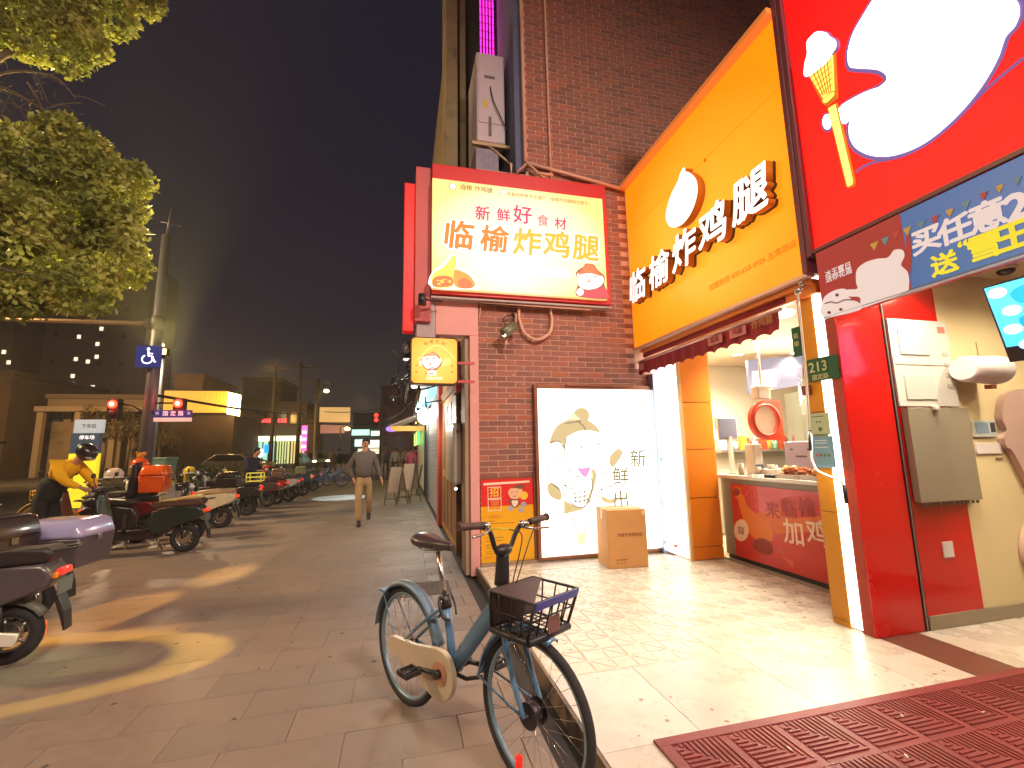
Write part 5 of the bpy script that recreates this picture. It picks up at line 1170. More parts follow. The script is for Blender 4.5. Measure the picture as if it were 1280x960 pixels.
b = B(mat('cable_yellow', (210, 206, 70), .4)); b.tube([(.90, -.13, 1.125), (.95, -.1, 1.13), (.965, -.05, 1.12)], .0035, 5, curve=3); b.make('cable', bike)
b = B(M_blk); b.tube([(.965, -.05, 1.12), (.97, .03, 1.09), (.93, .06, 1.0), (.90, .035, .85), (.90, .03, .72)], .003, 5, curve=5); b.tube([(.945, .15, 1.10), (.98, .1, 1.09), (.985, .04, 1.0), (.93, .0, .8)], .003, 5, curve=5); b.make('cable', bike)
b = B(M_stl); b.ell((.905, .1, 1.125), (.018, .018, .014), 12, 8); b.make('bell', bike)
# basket
M_bsk = mat('basket_black', (40, 36, 38), .45)
bk = B(M_bsk)
def bp(s_, y, t): # s along depth 0..1, t height 0..1 ; tapered towards the floor
    return Vector((.93+(.245+.0)*s_+(.0 if s_ < .5 else .03)*t*1.2*s_-.02*s_*(1-t), y*(.92+.08*t), .70+.158*t+.0*s_))
W2 = .148
for t in (0, .5, 1): bk.tube([bp(0, -W2, t), bp(1, -W2, t), bp(1, W2, t), bp(0, W2, t)], .0065 if t in (0, 1) else .004, 6, closed=True)
for y in (-W2, W2):
    for s_ in (0, .27, .54, .8, 1): bk.tube([bp(s_, y, 0), bp(s_, y, 1)], .007 if s_ in (0, 1) else .004, 6)
for i in range(1, 5):
    for s_ in (0, 1): bk.tube([bp(s_, -W2+2*W2*i/5, 0), bp(s_, -W2+2*W2*i/5, 1)], .004, 6)
for i in range(9): bk.tube([bp(0, -W2+2*W2*i/8, 0), bp(1, -W2+2*W2*i/8, 0)], .003, 5)
for i in range(1, 6): bk.tube([bp(i/6, -W2, 0), bp(i/6, W2, 0)], .003, 5)
bk.tube([bp(1, -W2, 0)+Vector((.004, 0, -.012)), bp(1, W2, 0)+Vector((.004, 0, -.012))], .016, 8); bk.tube([bp(0, -W2, 0)+Vector((0, 0, -.01)), bp(1, -W2, 0)+Vector((0, 0, -.01))], .014, 8)
bsk = bk.make('basket', bike)
b = B(mat('basket_cover', (76, 62, 64), .5, var=.05)); b.loft([[bp(0, -W2, 1.02), bp(.98, -W2, 1.02), bp(.98, -W2+.006, .98), bp(0, -W2+.006, .98)], [bp(0, W2, 1.02), bp(.22, W2, 1.02), bp(.22, W2, .98), bp(0, W2, .98)]], smooth=False)
b.loft([[bp(0, -W2*.95, .05), bp(.03, -W2*.95, .05), bp(.03, -W2*.95, 1), bp(0, -W2*.95, 1)], [bp(0, W2*.95, .05), bp(.03, W2*.95, .05), bp(.03, W2*.95, 1), bp(0, W2*.95, 1)]], smooth=False)
b.make('solar_lid', bsk)
b = B(mat('basket_band', (72, 84, 168), .4, coat=.3)); b.loft([[bp(1, -W2, 1)+Vector((.004, .004, .004)), bp(1, -W2, 1)+Vector((.010, .004, .004)), bp(1, -W2, .80)+Vector((.010, .004, 0)), bp(1, -W2, .80)+Vector((.004, .004, 0))], [bp(1, W2, 1)+Vector((.004, -.004, .004)), bp(1, W2, 1)+Vector((.010, -.004, .004)), bp(1, W2, .80)+Vector((.010, -.004, 0)), bp(1, W2, .80)+Vector((.004, -.004, 0))]], smooth=False); b.make('blue_band', bsk)
b = B(mat('basket_plate', (118, 84, 80), .5)); b.box(1.176, 1.181, -.03, .05, .70, .77, .002); b.make('plate', bsk)
b = B(M_stl); b.box(.93, .97, -.03, .03, .655, .70, .004); b.tube([(.93, -.02, .66), (.98, -.02, .68), (1.0, 0, .70)], .006, 6); b.make('basket_mount', bike)
b = B(M_blk); b.tube([(.50, -.02, .33), (.6, -.02, .335), (.70, 0, .37)], .010, 6); b.make('kickstand', bike)
# letters on the frame
bike.location = (.054, 3.0, 0); bike.rotation_euler = (0, 0, R(-59.28))

# ================================================================ SCOOTERS (x forward, rear wheel contact at the origin)
def scooter(label, loc, rz, body, seat, loc_h=1.0, box=None, boxlid=None, panier=None, light_on=False, extra=None, mirror=True, name='electric_scooter', group='electric scooters parked along the pavement', reach=1.22, tail=False, cat='scooter'):
    t = thing(name, label, cat, (0, 0, 0), group)
    mb_ = mat('paint_'+'_'.join(map(str, body)), body, .3, .1, var=.06, coat=.5); ms_ = mat('seat_'+'_'.join(map(str, seat)), seat, .5, var=.1)
    F = reach
    for x in (0, F):
        b = B(M_tyre); b.torus((x, 0, .21), (0, 1, 0), .165, .047, 28, 8, flat=.9); w = b.make('wheel', t)
        b = B(M_stl if x == 0 else M_dkm); b.cyl((x, -.035, .21), (x, .035, .21), .085 if x == 0 else .03, None, 18)
        b.torus((x, 0, .21), (0, 1, 0), .125, .014, 24, 6)
        for k in range(5):
            a = k*2*PI/5; b.tube([(x+.04*math.cos(a), 0, .21+.04*math.sin(a)), (x+.122*math.cos(a), 0, .21+.122*math.sin(a))], .012, 5)
        b.make('rim', w)
    b = B(mb_); b.prism([(-.27, .63), (-.24, .54), (-.14, .48), (.12, .45), (.26, .3), (.42, .29), (.47, .5), (.43, .665), (.1, .70), (-.2, .715)], .27, (0, -.135, 0), (1, 0, 0), ZU, bev=.035); b.make('rear_body', t)
    b = B(mat('trim_'+str(body[0]), tuple(int(c*.8+30) for c in body), .4)); b.box(-.1, .16, -.139, -.1355, .53, .545); b.box(.3, .345, -.141, -.1355, .32, .56, .001); b.make('side_trim', t)
    b = B(M_blk); b.prism([(.36, .24), (.95, .24), (1.0, .3), (.98, .33), (.92, .30), (.36, .30)], .32, (0, -.16, 0), (1, 0, 0), ZU, bev=.012); b.make('floorboard', t)
    b = B(mb_); rg = []
    for x, z, w, d in ((.93, .27, .12, .02), (.96, .36, .165, .03), (1.0, .55, .175, .035), (1.05, .75, .165, .04), (1.075, .9, .13, .05), (1.09, .98, .09, .05)):
        x += F-1.22
        rg.append([(x+d*math.cos(a)+.03*abs(math.cos(a)), w*math.sin(a), z) for a in [2*PI*k/16 for k in range(16)]])
    b.loft(rg); b.make('front_shield', t)
    b = B(M_dkm)
    for s_ in (-.055, .055): b.tube([(F-.1, s_, .62), (F-.02, s_, .3), (F, s_, .21)], .014, 6)
    b.tube([(F-.1, -.06, .6), (F-.1, .06, .6)], .02, 8); b.make('fork', t)
    b = B(mb_); rg = []
    for i in range(11):
        a = R(28+122*i/10); c, s_ = math.cos(a), math.sin(a)
        rg.append([(F+(.24+q)*c, y, .21+(.24+q)*s_) for y, q in ((-.06, -.02), (-.045, .008), (0, .016), (.045, .008), (.06, -.02), (0, .006))])
    b.loft(rg); b.make('front_fender', t)
    b = B(M_blk); b.tube([(F-.2, -.34, 1.0), (F-.17, -.2, 1.03), (F-.15, 0, 1.0), (F-.17, .2, 1.03), (F-.2, .34, 1.0)], .014, 8, curve=4); b.cyl((F-.14, 0, .9), (F-.15, 0, 1.02), .03, None, 10); b.ell((F-.13, 0, 1.0), (.06, .09, .05), 12, 8); b.make('handlebar', t)
    for s_ in (-1, 1):
        b = B(mat('grip_rubber', (34, 34, 36), .7)); b.tube([(F-.19, s_*.23, 1.02), (F-.2, s_*.345, 1.0)], .019, 8); b.make('grip', t)
        if mirror:
            b = B(M_blk); b.tube([(F-.16, s_*.19, 1.03), (F-.13, s_*.22, 1.15), (F-.15, s_*.26, 1.2)], .006, 5, curve=3); b.ell((F-.15, s_*.28, 1.225), (.014, .055, .038), 12, 8); b.make('mirror', t)
    b = B(glow('scooter_lamp_on', (220, 255, 240), 6) if light_on else mat('scooter_lamp', (210, 214, 206), .1, coat=1)); b.ell((F-.04, 0, .95), (.05, .07, .05), 12, 8); b.make('headlight', t)
    b = B(ms_); b.prism([(-.22, .72), (.40, .695), (.48, .73), (.42, .775), (.2, .79), (.02, .82), (-.2, .83), (-.26, .79)], .25, (0, -.125, 0), (1, 0, 0), ZU, bev=.03); b.make('seat', t)
    b = B(M_stl if box else M_blk)
    for s_ in (-.1, .1): b.tube([(-.02, s_, .73), (-.25, s_, .80), (-.36, s_*.6, .81)], .011, 6, curve=3)
    b.tube([(-.36, -.06, .81), (-.36, .06, .81)], .011, 6); b.make('grab_rail', t)
    b = B(mat('tail_red', (220, 40, 34), .2, emit=1.2 if tail else .1)); b.box(-.30, -.262, -.07, .07, .61, .66, .008); b.make('tail_light', t)
    b = B(mat('plate_pale', (104, 106, 108), .4)); b.box(-.30, -.29, -.1, .1, .47, .58, .002); b.make('number_plate', t)
    b = B(mat('amber_lens', (236, 140, 40), .2)); b.box(-.285, -.26, -.12, -.08, .6, .64, .004); b.make('indicator_lamp', t); b = B(MATS['amber_lens']); b.box(-.285, -.26, .08, .12, .6, .64, .004); b.make('indicator_lamp', t)
    b = B(M_blk); b.tube([(F-.15, .05, 1.0), (F-.05, .1, .85), (F-.1, .05, .6)], .006, 5, curve=3); b.tube([(F-.15, -.05, 1.0), (F-.05, -.1, .85), (F-.1, -.05, .6)], .006, 5, curve=3); b.make('brake_cable', t)
    b = B(M_blk); b.prism([(-.24, .48), (-.28, .48), (-.33, .34), (-.345, .2), (-.335, .2), (-.31, .32)], .12, (0, -.06, 0), (1, 0, 0), ZU, bev=.006); b.make('mudflap', t)
    b = B(M_dkm); b.tube([(.3, -.07, .27), (0, -.08, .21)], .022, 8); b.tube([(-.0, -.09, .22), (.03, -.1, .5)], .018, 8); b.tube([(-.0, .09, .22), (.03, .1, .5)], .018, 8)
    for k in range(5): b.torus((.006+k*.006, -.1, .27+k*.045), (.12, 0, 1), .024, .005, 10, 5)
    b.make('swing_arm', t)
    b = B(M_stl); b.tube([(.45, -.1, .26), (.38, -.2, .02)], .011, 6); b.make('kickstand', t)
    if box:
        mbx = mat('box_'+'_'.join(map(str, box)), box, .35, var=.05, coat=.3); x0, x1, z0, z1, hw = (boxlid or {}).get('dim', (-.48, -.08, .84, 1.13, .2))
        b = B(mbx); zs = z0+(z1-z0)*.62
        b.prism([(x0+.03, z0), (x1-.02, z0), (x1, zs), (x0, zs)], hw*2, (0, -hw, 0), (1, 0, 0), ZU, bev=.025); bo = b.make('tail_box', t)
        lc = (boxlid or {}).get('lid', box)
        b = B(mat('lid_'+'_'.join(map(str, lc)), lc, .25, var=.04, coat=.6)); rg = []
        for q, (ins, z) in enumerate(((-.008, zs+.003), (-.006, zs+.03), (.02, z1-.03), (.06, z1-.005), (.12, z1))):
            rg.append([(p[0], p[1], z) for p in rrect(x0+ins, x1-ins, -hw+ins, hw-ins, .06, 4)])
        b.loft(rg); b.make('lid', bo)
        b = B(M_stl); b.box(x0-.012, x0+.001, -.03, .03, zs-.05, zs+.0, .003); b.make('latch', bo)
    if extra: extra(t)
    t.location = loc; t.rotation_euler = (0, 0, rz)
    return t
def soft_cushion(col):
    def f(t):
        b = B(mat('cushion_%d' % col[0], col, .7, var=.1)); b.prism([(-.2, .83), (.15, .80), (.38, .78), (.36, .80), (.1, .845), (-.15, .88), (-.2, .86)], .2, (0, -.1, 0), (1, 0, 0), ZU, bev=.012); b.make('cushion', t)
    return f
def oval_badge(t):
    b = B(mat('badge_silver', (200, 196, 190), .3, .5)); b.torus((-.3, -.262, .95), (0, 1, 0), .07, .012, 20, 6); b.make('badge', t)
SC = PI
def white_arm(t):
    b = B(mat('arm_white', (232, 226, 210), .35, coat=.4)); b.prism([(-.12, .17), (.5, .26), (.55, .34), (.1, .30), (-.14, .25)], .03, (0, -.13, 0), (1, 0, 0), ZU, bev=.008); b.prism([(-.12, .17), (.5, .26), (.55, .34), (.1, .30), (-.14, .25)], .03, (0, .16, 0), (1, 0, 0), ZU, bev=.008); b.make('arm_cover', t)
    b = B(mat('arm_orange', (240, 110, 50), .3, emit=.3)); b.box(-.155, -.12, -.15, -.1, .12, .24, .004); b.make('reflector', t)
    b = B(mat('inner_fender', (122, 124, 110), .5)); rg = []
    for i in range(9):
        a = R(30+120*i/8); c, s_ = math.cos(a), math.sin(a); rg.append([((.235+q)*c, y, .21+(.235+q)*s_) for y, q in ((-.07, -.01), (0, .016), (.07, -.01), (0, .006))])
    b.loft(rg); b.make('rear_fender', t)
scooter('white swing armed scooter with red tail light and black mudflap nearest the camera', (-2.82, 4.35, 0), SC+R(8), (90, 80, 86), (48, 42, 44), tail=True, extra=white_arm)
scooter('dark scooter carrying a grey tail box with a lavender lid', (-3.35, 5.35, 0), SC-R(4), (56, 46, 48), (40, 36, 38), box=(84, 76, 84), boxlid={'dim': (-.52, .06, .5, .93, .24), 'lid': (176, 172, 214)}, tail=False)
scooter('dark scooter carrying a big black tail box with white marks', (-3.7, 4.75, 0), SC-R(6), (50, 44, 48), (36, 34, 36), box=(52, 44, 48), boxlid={'dim': (-.62, -.1, .55, 1.04, .27), 'lid': (50, 42, 48)}, tail=False)
scooter('dark green scooter with a cream cushioned brown seat behind the lavender box', (-3.3, 8.35, 0), SC, (46, 56, 52), (96, 66, 56), extra=soft_cushion((222, 196, 120)), reach=1.3)
def orange_box(t):
    pass
ds = scooter('dark red delivery scooter with an upright black back rest and orange box', (-4.5, 9.5, 0), SC+R(6), (120, 36, 36), (36, 36, 38), box=(236, 92, 26), boxlid={'dim': (-.40, .0, .86, 1.34, .2), 'lid': (240, 98, 30)}, extra=lambda t: B(M_blk).prism([(.03, .8), (.16, .8), (.12, 1.36), (.03, 1.4)], .34, (0, -.17, 0), (1, 0, 0), ZU, bev=.03).make('back_rest', t))
scooter('cream scooter with a black tail box bearing a silver oval', (-3.62, 10.75, 0), SC+R(3), (222, 206, 172), (196, 170, 130), box=(42, 36, 36), boxlid={'dim': (-.32, .12, .84, 1.14, .2), 'lid': (44, 38, 38)}, extra=lambda t: B(mat('badge_silver', (200, 196, 190), .3, .5)).torus((-.1, -.215, .96), (0, 1, 0), .07, .012, 20, 6).make('badge', t))
def yellow_rack(t):
    b = B(mat('safety_yellow', (232, 220, 90), .5, emit=.15))
    for z in (.83, .93, 1.03): b.tube([(-.3, -.16, z), (.02, -.16, z), (.02, .16, z), (-.3, .16, z)], .012, 6, closed=True)
    for p in ((-.3, -.16), (.02, -.16), (.02, .16), (-.3, .16)): b.tube([(*p, .8), (*p, 1.03)], .012, 6)
    b.make('rack', t)
scooter('black touring scooter with a yellow wire rack behind the standing man', (-3.68, 12.6, 0), SC+R(2), (44, 42, 42), (40, 38, 38), tail=True, extra=yellow_rack)
scooter('dark brown scooter with a small box beside the silver one', (-3.7, 14.4, 0), SC+R(4), (92, 70, 62), (60, 50, 48), box=(110, 80, 72), boxlid={'dim': (-.4, -.08, .82, 1.08, .18)}, tail=False)
scooter('silver grey scooter near the far end of the row', (-3.4, 15.6, 0), SC-R(3), (186, 184, 188), (60, 58, 62), tail=False)
scooter('navy scooter at the far end of the row before the blue bicycles', (-3.4, 17.6, 0), SC+R(5), (60, 70, 100), (50, 50, 56), tail=False)
scooter('cream white scooter in the second row behind the cream one', (-4.9, 12.0, 0), SC-R(8), (214, 206, 190), (56, 52, 52), tail=False)
scooter('dark scooter in the second row beside the green utility bin', (-5.0, 13.6, 0), SC+R(10), (50, 46, 48), (44, 42, 44), tail=False)
scooter('yellow and black scooter in the second row by the tactile strip', (-5.1, 15.4, 0), SC, (200, 170, 50), (50, 48, 46), tail=False)
scooter('grey scooter in the second row behind the delivery scooter', (-5.5, 10.6, 0), SC-R(5), (170, 160, 150), (56, 50, 50), tail=False)
scooter('brown scooter with its headlight shining beyond the yellow jacketed rider', (-7.0, 9.4, 0), R(20), (130, 96, 60), (56, 50, 50), tail=False, light_on=True)
scooter('black scooter the yellow jacketed rider bends over', (-4.75, 8.95, 0), R(12), (52, 42, 42), (40, 38, 38), tail=False)
PAL = [(206, 200, 190), (196, 190, 196), (170, 60, 50), (90, 110, 120), (224, 214, 190), (60, 60, 66), (120, 130, 90), (180, 150, 110), (150, 160, 170), (210, 180, 70)]
LB = ('pale grey scooter squeezed between the cream and the touring scooter', 'lilac grey scooter squeezed in behind the yellow wire rack', 'red scooter between the dark brown and the silver one', 'blue grey scooter just before the navy one', 'ivory scooter parked after the navy one', 'black scooter last before the blue shared bicycles', 'olive scooter in the second row next to the cream white one', 'tan scooter in the second row behind the silver one', 'steel grey scooter in the second row near the hedge', 'mustard scooter at the far end of the second row')
for i, (x, y) in enumerate(((-3.95, 11.6), (-3.9, 13.5), (-3.6, 15.0), (-3.5, 16.6), (-3.5, 18.6), (-3.4, 19.6), (-5.2, 11.3), (-5.1, 14.5), (-5.2, 16.6), (-5.0, 18.4))):
    scooter(LB[i], (x, y, 0), SC+R((i*37) % 17-8), PAL[i], (60, 54, 52), tail=False, box=(PAL[(i+3) % 10] if i % 3 == 0 else None), boxlid={'dim': (-.38, -.06, .82, 1.08, .17)})
# helmets resting on things
def helmet(label, loc, col, band=(240, 236, 226), rz=0):
    h = thing('helmet', label, 'helmet', loc)
    b = B(mat('helmet_%d_%d' % (col[0], col[1]), col, .25, coat=.6)); b.ell(loc, (.14, .12, .115), 16, 10)
    for v in b.bm.verts:
        if v.co.z < loc[2]-.05: v.co.z = loc[2]-.05
    b.make('shell', h)
    b = B(mat('helmet_band_%d' % band[0], band, .5)); b.torus((loc[0], loc[1], loc[2]-.045), (0, 0, 1), .125, .014, 20, 6); b.make('rim_band', h)
    return h
helmet('orange helmet with pale straps resting on a scooter beside the orange box', (-4.62, 9.62, 1.36), (244, 96, 30))
bearl = thing('toy_bear', 'small yellow toy ornament on top of the orange helmet', 'toy', (-4.58, 9.62, 1.5))
b = B(mat('toy_yellow', (226, 150, 40), .6)); b.ell((-4.62, 9.62, 1.51), (.06, .05, .06), 10, 8); b.ell((-4.55, 9.6, 1.55), .035, 8, 6); b.ell((-4.67, 9.6, 1.565), .022, 8, 6); b.make('body', bearl)
helmet('small yellow helmet on a scooter behind the cream scooter', (-5.0, 12.6, 1.12), (226, 196, 50))
helmet('white helmet hanging on the delivery scooter', (-4.78, 9.2, 1.2), (220, 206, 190))
# shared bicycles: yellow ones on the left, blue ones at the far end
def shared_bike(label, col, loc, rz, group):
    t = thing('shared_bicycle', label, 'bicycle', (0, 0, 0), group)
    m = mat('bikepaint_%d' % col[0], col, .4, var=.05, coat=.3)
    for x in (0, 1.02):
        b = B(M_tyre); b.torus((x, 0, .32), (0, 1, 0), .3, .02, 28, 6); w = b.make('wheel', t)
        b = B(m); b.torus((x, 0, .32), (0, 1, 0), .27, .014, 28, 5)
        for k in range(5): a = k*2*PI/5; b.tube([(x, 0, .32), (x+.27*math.cos(a), 0, .32+.27*math.sin(a))], .012, 5)
        b.make('rim', w)
    b = B(m); b.tube([(0, 0, .32), (.42, 0, .3), (.34, 0, .66)], .02, 6); b.tube([(.42, 0, .3), (.82, 0, .72)], .03, 8); b.tube([(0, 0, .32), (.35, 0, .6)], .014, 6); b.tube([(.8, 0, .85), (.9, 0, .6), (1.02, 0, .32)], .02, 6)
    for x in (0, 1.02):
        b.tube([(x+.345*math.cos(R(a)), 0, .32+.345*math.sin(R(a))) for a in range(20, 171, 15)], .02, 6, flat=.4)
    b.make('frame', t)
    b = B(M_blk); b.ell((.26, 0, .93), (.13, .08, .035), 12, 6); b.tube([(.34, 0, .66), (.27, 0, .92)], .013, 6); b.make('saddle', t)
    b = B(M_blk); b.tube([(.74, -.28, 1.05), (.8, -.1, 1.02), (.8, .1, 1.02), (.74, .28, 1.05)], .013, 6, curve=3); b.tube([(.8, 0, 1.02), (.82, 0, .8)], .018, 6); b.make('handlebar', t)
    b = B(m)
    for z in (.7, .8, .88): b.tube([(.9, -.15, z), (1.15, -.15, z), (1.15, .15, z), (.9, .15, z)], .007, 5, closed=True)
    for p in ((.9, -.15), (1.15, -.15), (1.15, .15), (.9, .15), (1.02, -.15), (1.02, .15), (1.15, 0)): b.tube([(*p, .7), (*p, .88)], .006, 5)
    b.make('basket', t)
    t.location = loc; t.rotation_euler = (0, 0, rz); return t
for lab, x, y, a in (('yellow shared bicycle just behind the yellow jacketed rider', -5.6, 7.6, 200), ('yellow shared bicycle at the frame edge left of the rider', -6.7, 8.0, 190), ('yellow shared bicycle farthest out toward the road', -7.4, 9.6, 185), ('yellow shared bicycle standing between rider and delivery scooter', -5.9, 11.3, 200)):
    shared_bike(lab, (226, 178, 30), (x, y, 0), R(a), 'yellow shared bicycles')
for lab, x, y, a in (('blue shared bicycle turned across the end of the scooter row', -3.5, 21.0, 15), ('blue shared bicycle touching the kerb side of the other blue ones', -4.1, 21.6, 30), ('blue shared bicycle leaning farthest from the wall', -4.8, 21.2, 10)):
    shared_bike(lab, (70, 120, 210), (x, y, 0), R(a), 'blue shared bicycles')

# ================================================================ PEOPLE
def skin_part(name, pts, edges, mats, parent, sub=1, label=None):
    """pts: list of (x,y,z,rx,ry). Grows one continuous surface round the joints."""
    me = bpy.data.meshes.new(name); me.from_pydata([p[:3] for p in pts], edges, [])
    o = bpy.data.objects.new(name+'_tmp', me); COL.objects.link(o)
    md = o.modifiers.new('s', 'SKIN'); md.use_smooth_shade = True
    sv = me.skin_vertices[0].data
    for i, p in enumerate(pts): sv[i].radius = (p[3], p[4] if len(p) > 4 else p[3]); sv[i].use_root = (i == 0)
    ms2 = o.modifiers.new('u', 'SUBSURF'); ms2.levels = sub; ms2.render_levels = sub
    bpy.context.view_layer.update()
    m2 = bpy.data.meshes.new_from_object(o.evaluated_get(bpy.context.evaluated_depsgraph_get()))
    bpy.data.objects.remove(o); m2.materials.clear(); m2.materials.append(mats); m2.name = name
    for p in m2.polygons: p.use_smooth = True
    m2.transform(Matrix.Translation(-wloc(parent)))
    return put(name, m2, parent, (0, 0, 0), label)
M_sk = mat('skin', (196, 142, 112), .55, var=.05)
STAND = dict(pel=(0, 0, .95), spi=(0, 0, 1.13), che=(0, .0, 1.34), nec=(0, 0, 1.49), hed=(0, -.015, 1.63),
             hipL=(.09, 0, .90), kneL=(.1, -.02, .5), ankL=(.1, .02, .09), hipR=(-.09, 0, .90), kneR=(-.1, -.02, .5), ankR=(-.1, .02, .09),
             shoL=(.175, .01, 1.42), elbL=(.24, .03, 1.14), wriL=(.25, -.04, .88), shoR=(-.175, .01, 1.42), elbR=(-.24, .03, 1.14), wriR=(-.25, -.04, .88))
WALK = dict(STAND, kneL=(.1, -.16, .52), ankL=(.1, -.24, .1), kneR=(-.1, .04, .5), ankR=(-.1, .3, .16), elbL=(.25, .1, 1.15), wriL=(.27, .08, .9), elbR=(-.25, -.04, 1.14), wriR=(-.25, -.2, .92))
def person(label, loc, rz, J, top, bot, shoe, hair, hgt=1.0, detail=False, group=None, hem=None, cat='person', hat=None, long=False, wide=1.0, hood=False):
    t = thing('person', label, cat, (0, 0, 0), group)
    g = lambda k: Vector(J[k]); P = []; E = []
    def add(v, rx, ry=None, pa=None):
        P.append((v[0], v[1], v[2], rx, ry or rx)); i = len(P)-1
        if pa is not None: E.append((pa, i))
        return i
    def hands(side, pw):
        w, e_ = g('wri'+side), g('elb'+side); d = (w-e_).normalized(); s_ = d.cross(Vector((0, 1, 0))).normalized(); 
        if s_.length < .5: s_ = Vector((1, 0, 0))
        pm = add(w+d*.05, .024, .034, pw); pk = add(w+d*.09, .018, .036, pm)
        if detail:
            fr = Vector((0, 1, 0)) if abs(d.y) < .8 else Vector((1, 0, 0)); inw = (-s_ if (side == 'L') else s_)
            for k, ln in enumerate((.066, .075, .07, .055)):
                o_ = fr*(-.03+.02*k); a = add(w+d*.1+o_, .009, .009, pk); c = add(w+d*(.1+ln*.5)+o_+inw*.006, .0085, .0085, a); add(w+d*(.1+ln*.9)+o_+inw*.022, .0075, .0075, c)
            a = add(w+d*.04+fr*-.036, .011, .011, pm); add(w+d*.085+fr*-.055+inw*.012, .009, .009, a)
        else: add(w+d*.15, .014, .03, pk)
    p0 = add(g('pel'), .07, .05); p1 = add(g('spi'), .07, .05, p0); p2 = add(g('che'), .08, .055, p1); p3 = add(g('nec'), .052, .055, p2)
    up = (g('hed')-g('nec')).normalized()
    h1 = add(g('hed')-up*.065, .058, .07, p3); h2 = add(g('hed'), .075, .092, h1); h3 = add(g('hed')+up*.075, .066, .082, h2)
    if detail: n = add(g('hed')+Vector((0, -.1, -.02)), .012, .02, h2)
    for s_ in 'LR':
        a = add(g('sho'+s_)-Vector((0, 0, .02)), .035, .035, p2); c = add(g('elb'+s_), .03, .03, a); w = add(g('wri'+s_), .024, .026, c); hands(s_, w)
        a = add(g('hip'+s_), .04, .04, p0); c = add(g('kne'+s_), .04, .04, a); w = add(g('ank'+s_), .032, .035, c)
    skin_part('body', P, E, M_sk, t)
    P, E = [], []
    p0 = add(g('spi')+(g('che')-g('spi'))*.05, .16*wide, .13) if hem else add(g('pel')+Vector((0, 0, -.06 if not long else -.25)), .178*wide if not long else .18, .145 if not long else .15); p1 = p0 if hem else add(g('spi'), .165*wide, .125, p0); p2 = add(g('che'), .18*wide, .13, p1); p3 = add(g('nec')+(g('che')-g('nec'))*.1, .075, .075, p2)
    if hood: add(g('nec')+Vector((0, .06, .03)), .09, .06, p3)
    for s_ in 'LR': a = add(g('sho'+s_), .085, .085, p2); c = add(g('elb'+s_), .068, .068, a); add(g('wri'+s_)+(g('elb'+s_)-g('wri'+s_))*.04, .045, .045, c)
    skin_part('jacket', P, E, mat('cloth_%d_%d_%d' % top, top, .8, var=.1, scale=9, bump=.9, bscale=9), t)
    if hem:
        P, E = [], []; p0 = add(g('pel')+Vector((0, 0, -.14)), .165, .14); p1 = add(g('spi'), .168, .136, p0); add(g('spi')+(g('che')-g('spi'))*.3, .172, .136, p1)
        skin_part('jacket_hem', P, E, mat('cloth_%d_%d_%d' % hem, hem, .8, var=.1, scale=9), t)
    P, E = [], []; p0 = add(g('pel')+Vector((0, 0, .1)), .12, .09); p0 = add(g('pel')+Vector((0, 0, -.01)), .14, .11, p0)
    for s_ in 'LR':
        a = add(g('hip'+s_)+Vector((0, 0, -.05)), .092, .095, p0); c = add(g('kne'+s_), .072, .075, a); add(g('ank'+s_)+Vector((0, 0, -.025)), .066, .07, c)
    skin_part('trousers', P, E, mat('cloth_%d_%d_%d' % bot, bot, .85, var=.1, scale=9, bump=.9, bscale=8), t)
    for s_ in 'LR':
        a = g('ank'+s_); tl = 0 if a.z < .12 else .35
        b = B(mat('shoe_%d' % shoe[0], shoe, .5)); rg = []
        for y, w, h0, h1_ in ((.08, .03, -.06, .0), (.05, .042, -.085, .02), (-.02, .044, -.09, .02), (-.1, .048, -.09, -.025), (-.16, .04, -.09, -.05), (-.185, .02, -.085, -.06)):
            rg.append([Vector((w*math.cos(q), y, (h0+h1_)/2+(h1_-h0)/2*math.sin(q))) for q in [2*PI*k/10 for k in range(10)]])
        rot = Matrix.Rotation(tl, 3, 'X'); b.loft([[a+rot @ v for v in r_] for r_ in rg]); b.make('shoe', t)
    hd_ = g('hed'); rot = Vector((0, 0, 1)).rotation_difference(up).to_matrix()
    b = B(mat('hair_%d_%d' % hair[:2], hair, .7, var=.1))
    b.ell(hd_+rot @ Vector((0, .024, .042)), (.086, .098, .09), 14, 10, rot)
    for v in b.bm.verts:
        q = v.co-hd_
        if q.y < -.02 and q.z < .085: v.co += Vector((0, .075*(1 if q.z < .05 else .6), .02))
    b.make('hair' if not hat else 'hair', t)
    if hat:
        b = B(mat('hat_%d' % hat[0], hat, .3, coat=.5)); b.ell(hd_+rot @ Vector((0, .01, .05)), (.12, .14, .12), 14, 10, rot); b.make('helmet', t)
        b = B(mat('visor_grey', (170, 168, 160), .2, coat=.5)); b.ell(hd_+rot @ Vector((0, -.08, .04)), (.09, .06, .04), 12, 8, rot); b.make('visor', t)
    if detail:
        b = B(mat('eye_dark', (40, 28, 24), .4)); f_ = hd_+Vector((0, -.085, .01))
        for s_ in (-.03, .03): b.ell(f_+Vector((s_, .003, 0)), (.010, .005, .005), 8, 6); b.ell(f_+Vector((s_, .006, .022)), (.016, .004, .003), 8, 5)
        b.make('eyes', t)
        b = B(mat('lips', (168, 104, 90), .5)); b.ell(hd_+Vector((0, -.082, -.058)), (.022, .008, .006), 8, 6); b.make('mouth', t)
        b = B(M_sk)
        for s_ in (-.082, .082): b.ell(hd_+Vector((s_, 0, -.005)), (.012, .02, .03), 8, 6)
        b.make('ear', t)
    t.scale = (hgt, hgt, hgt); t.location = loc; t.rotation_euler = (0, 0, rz)
    return t
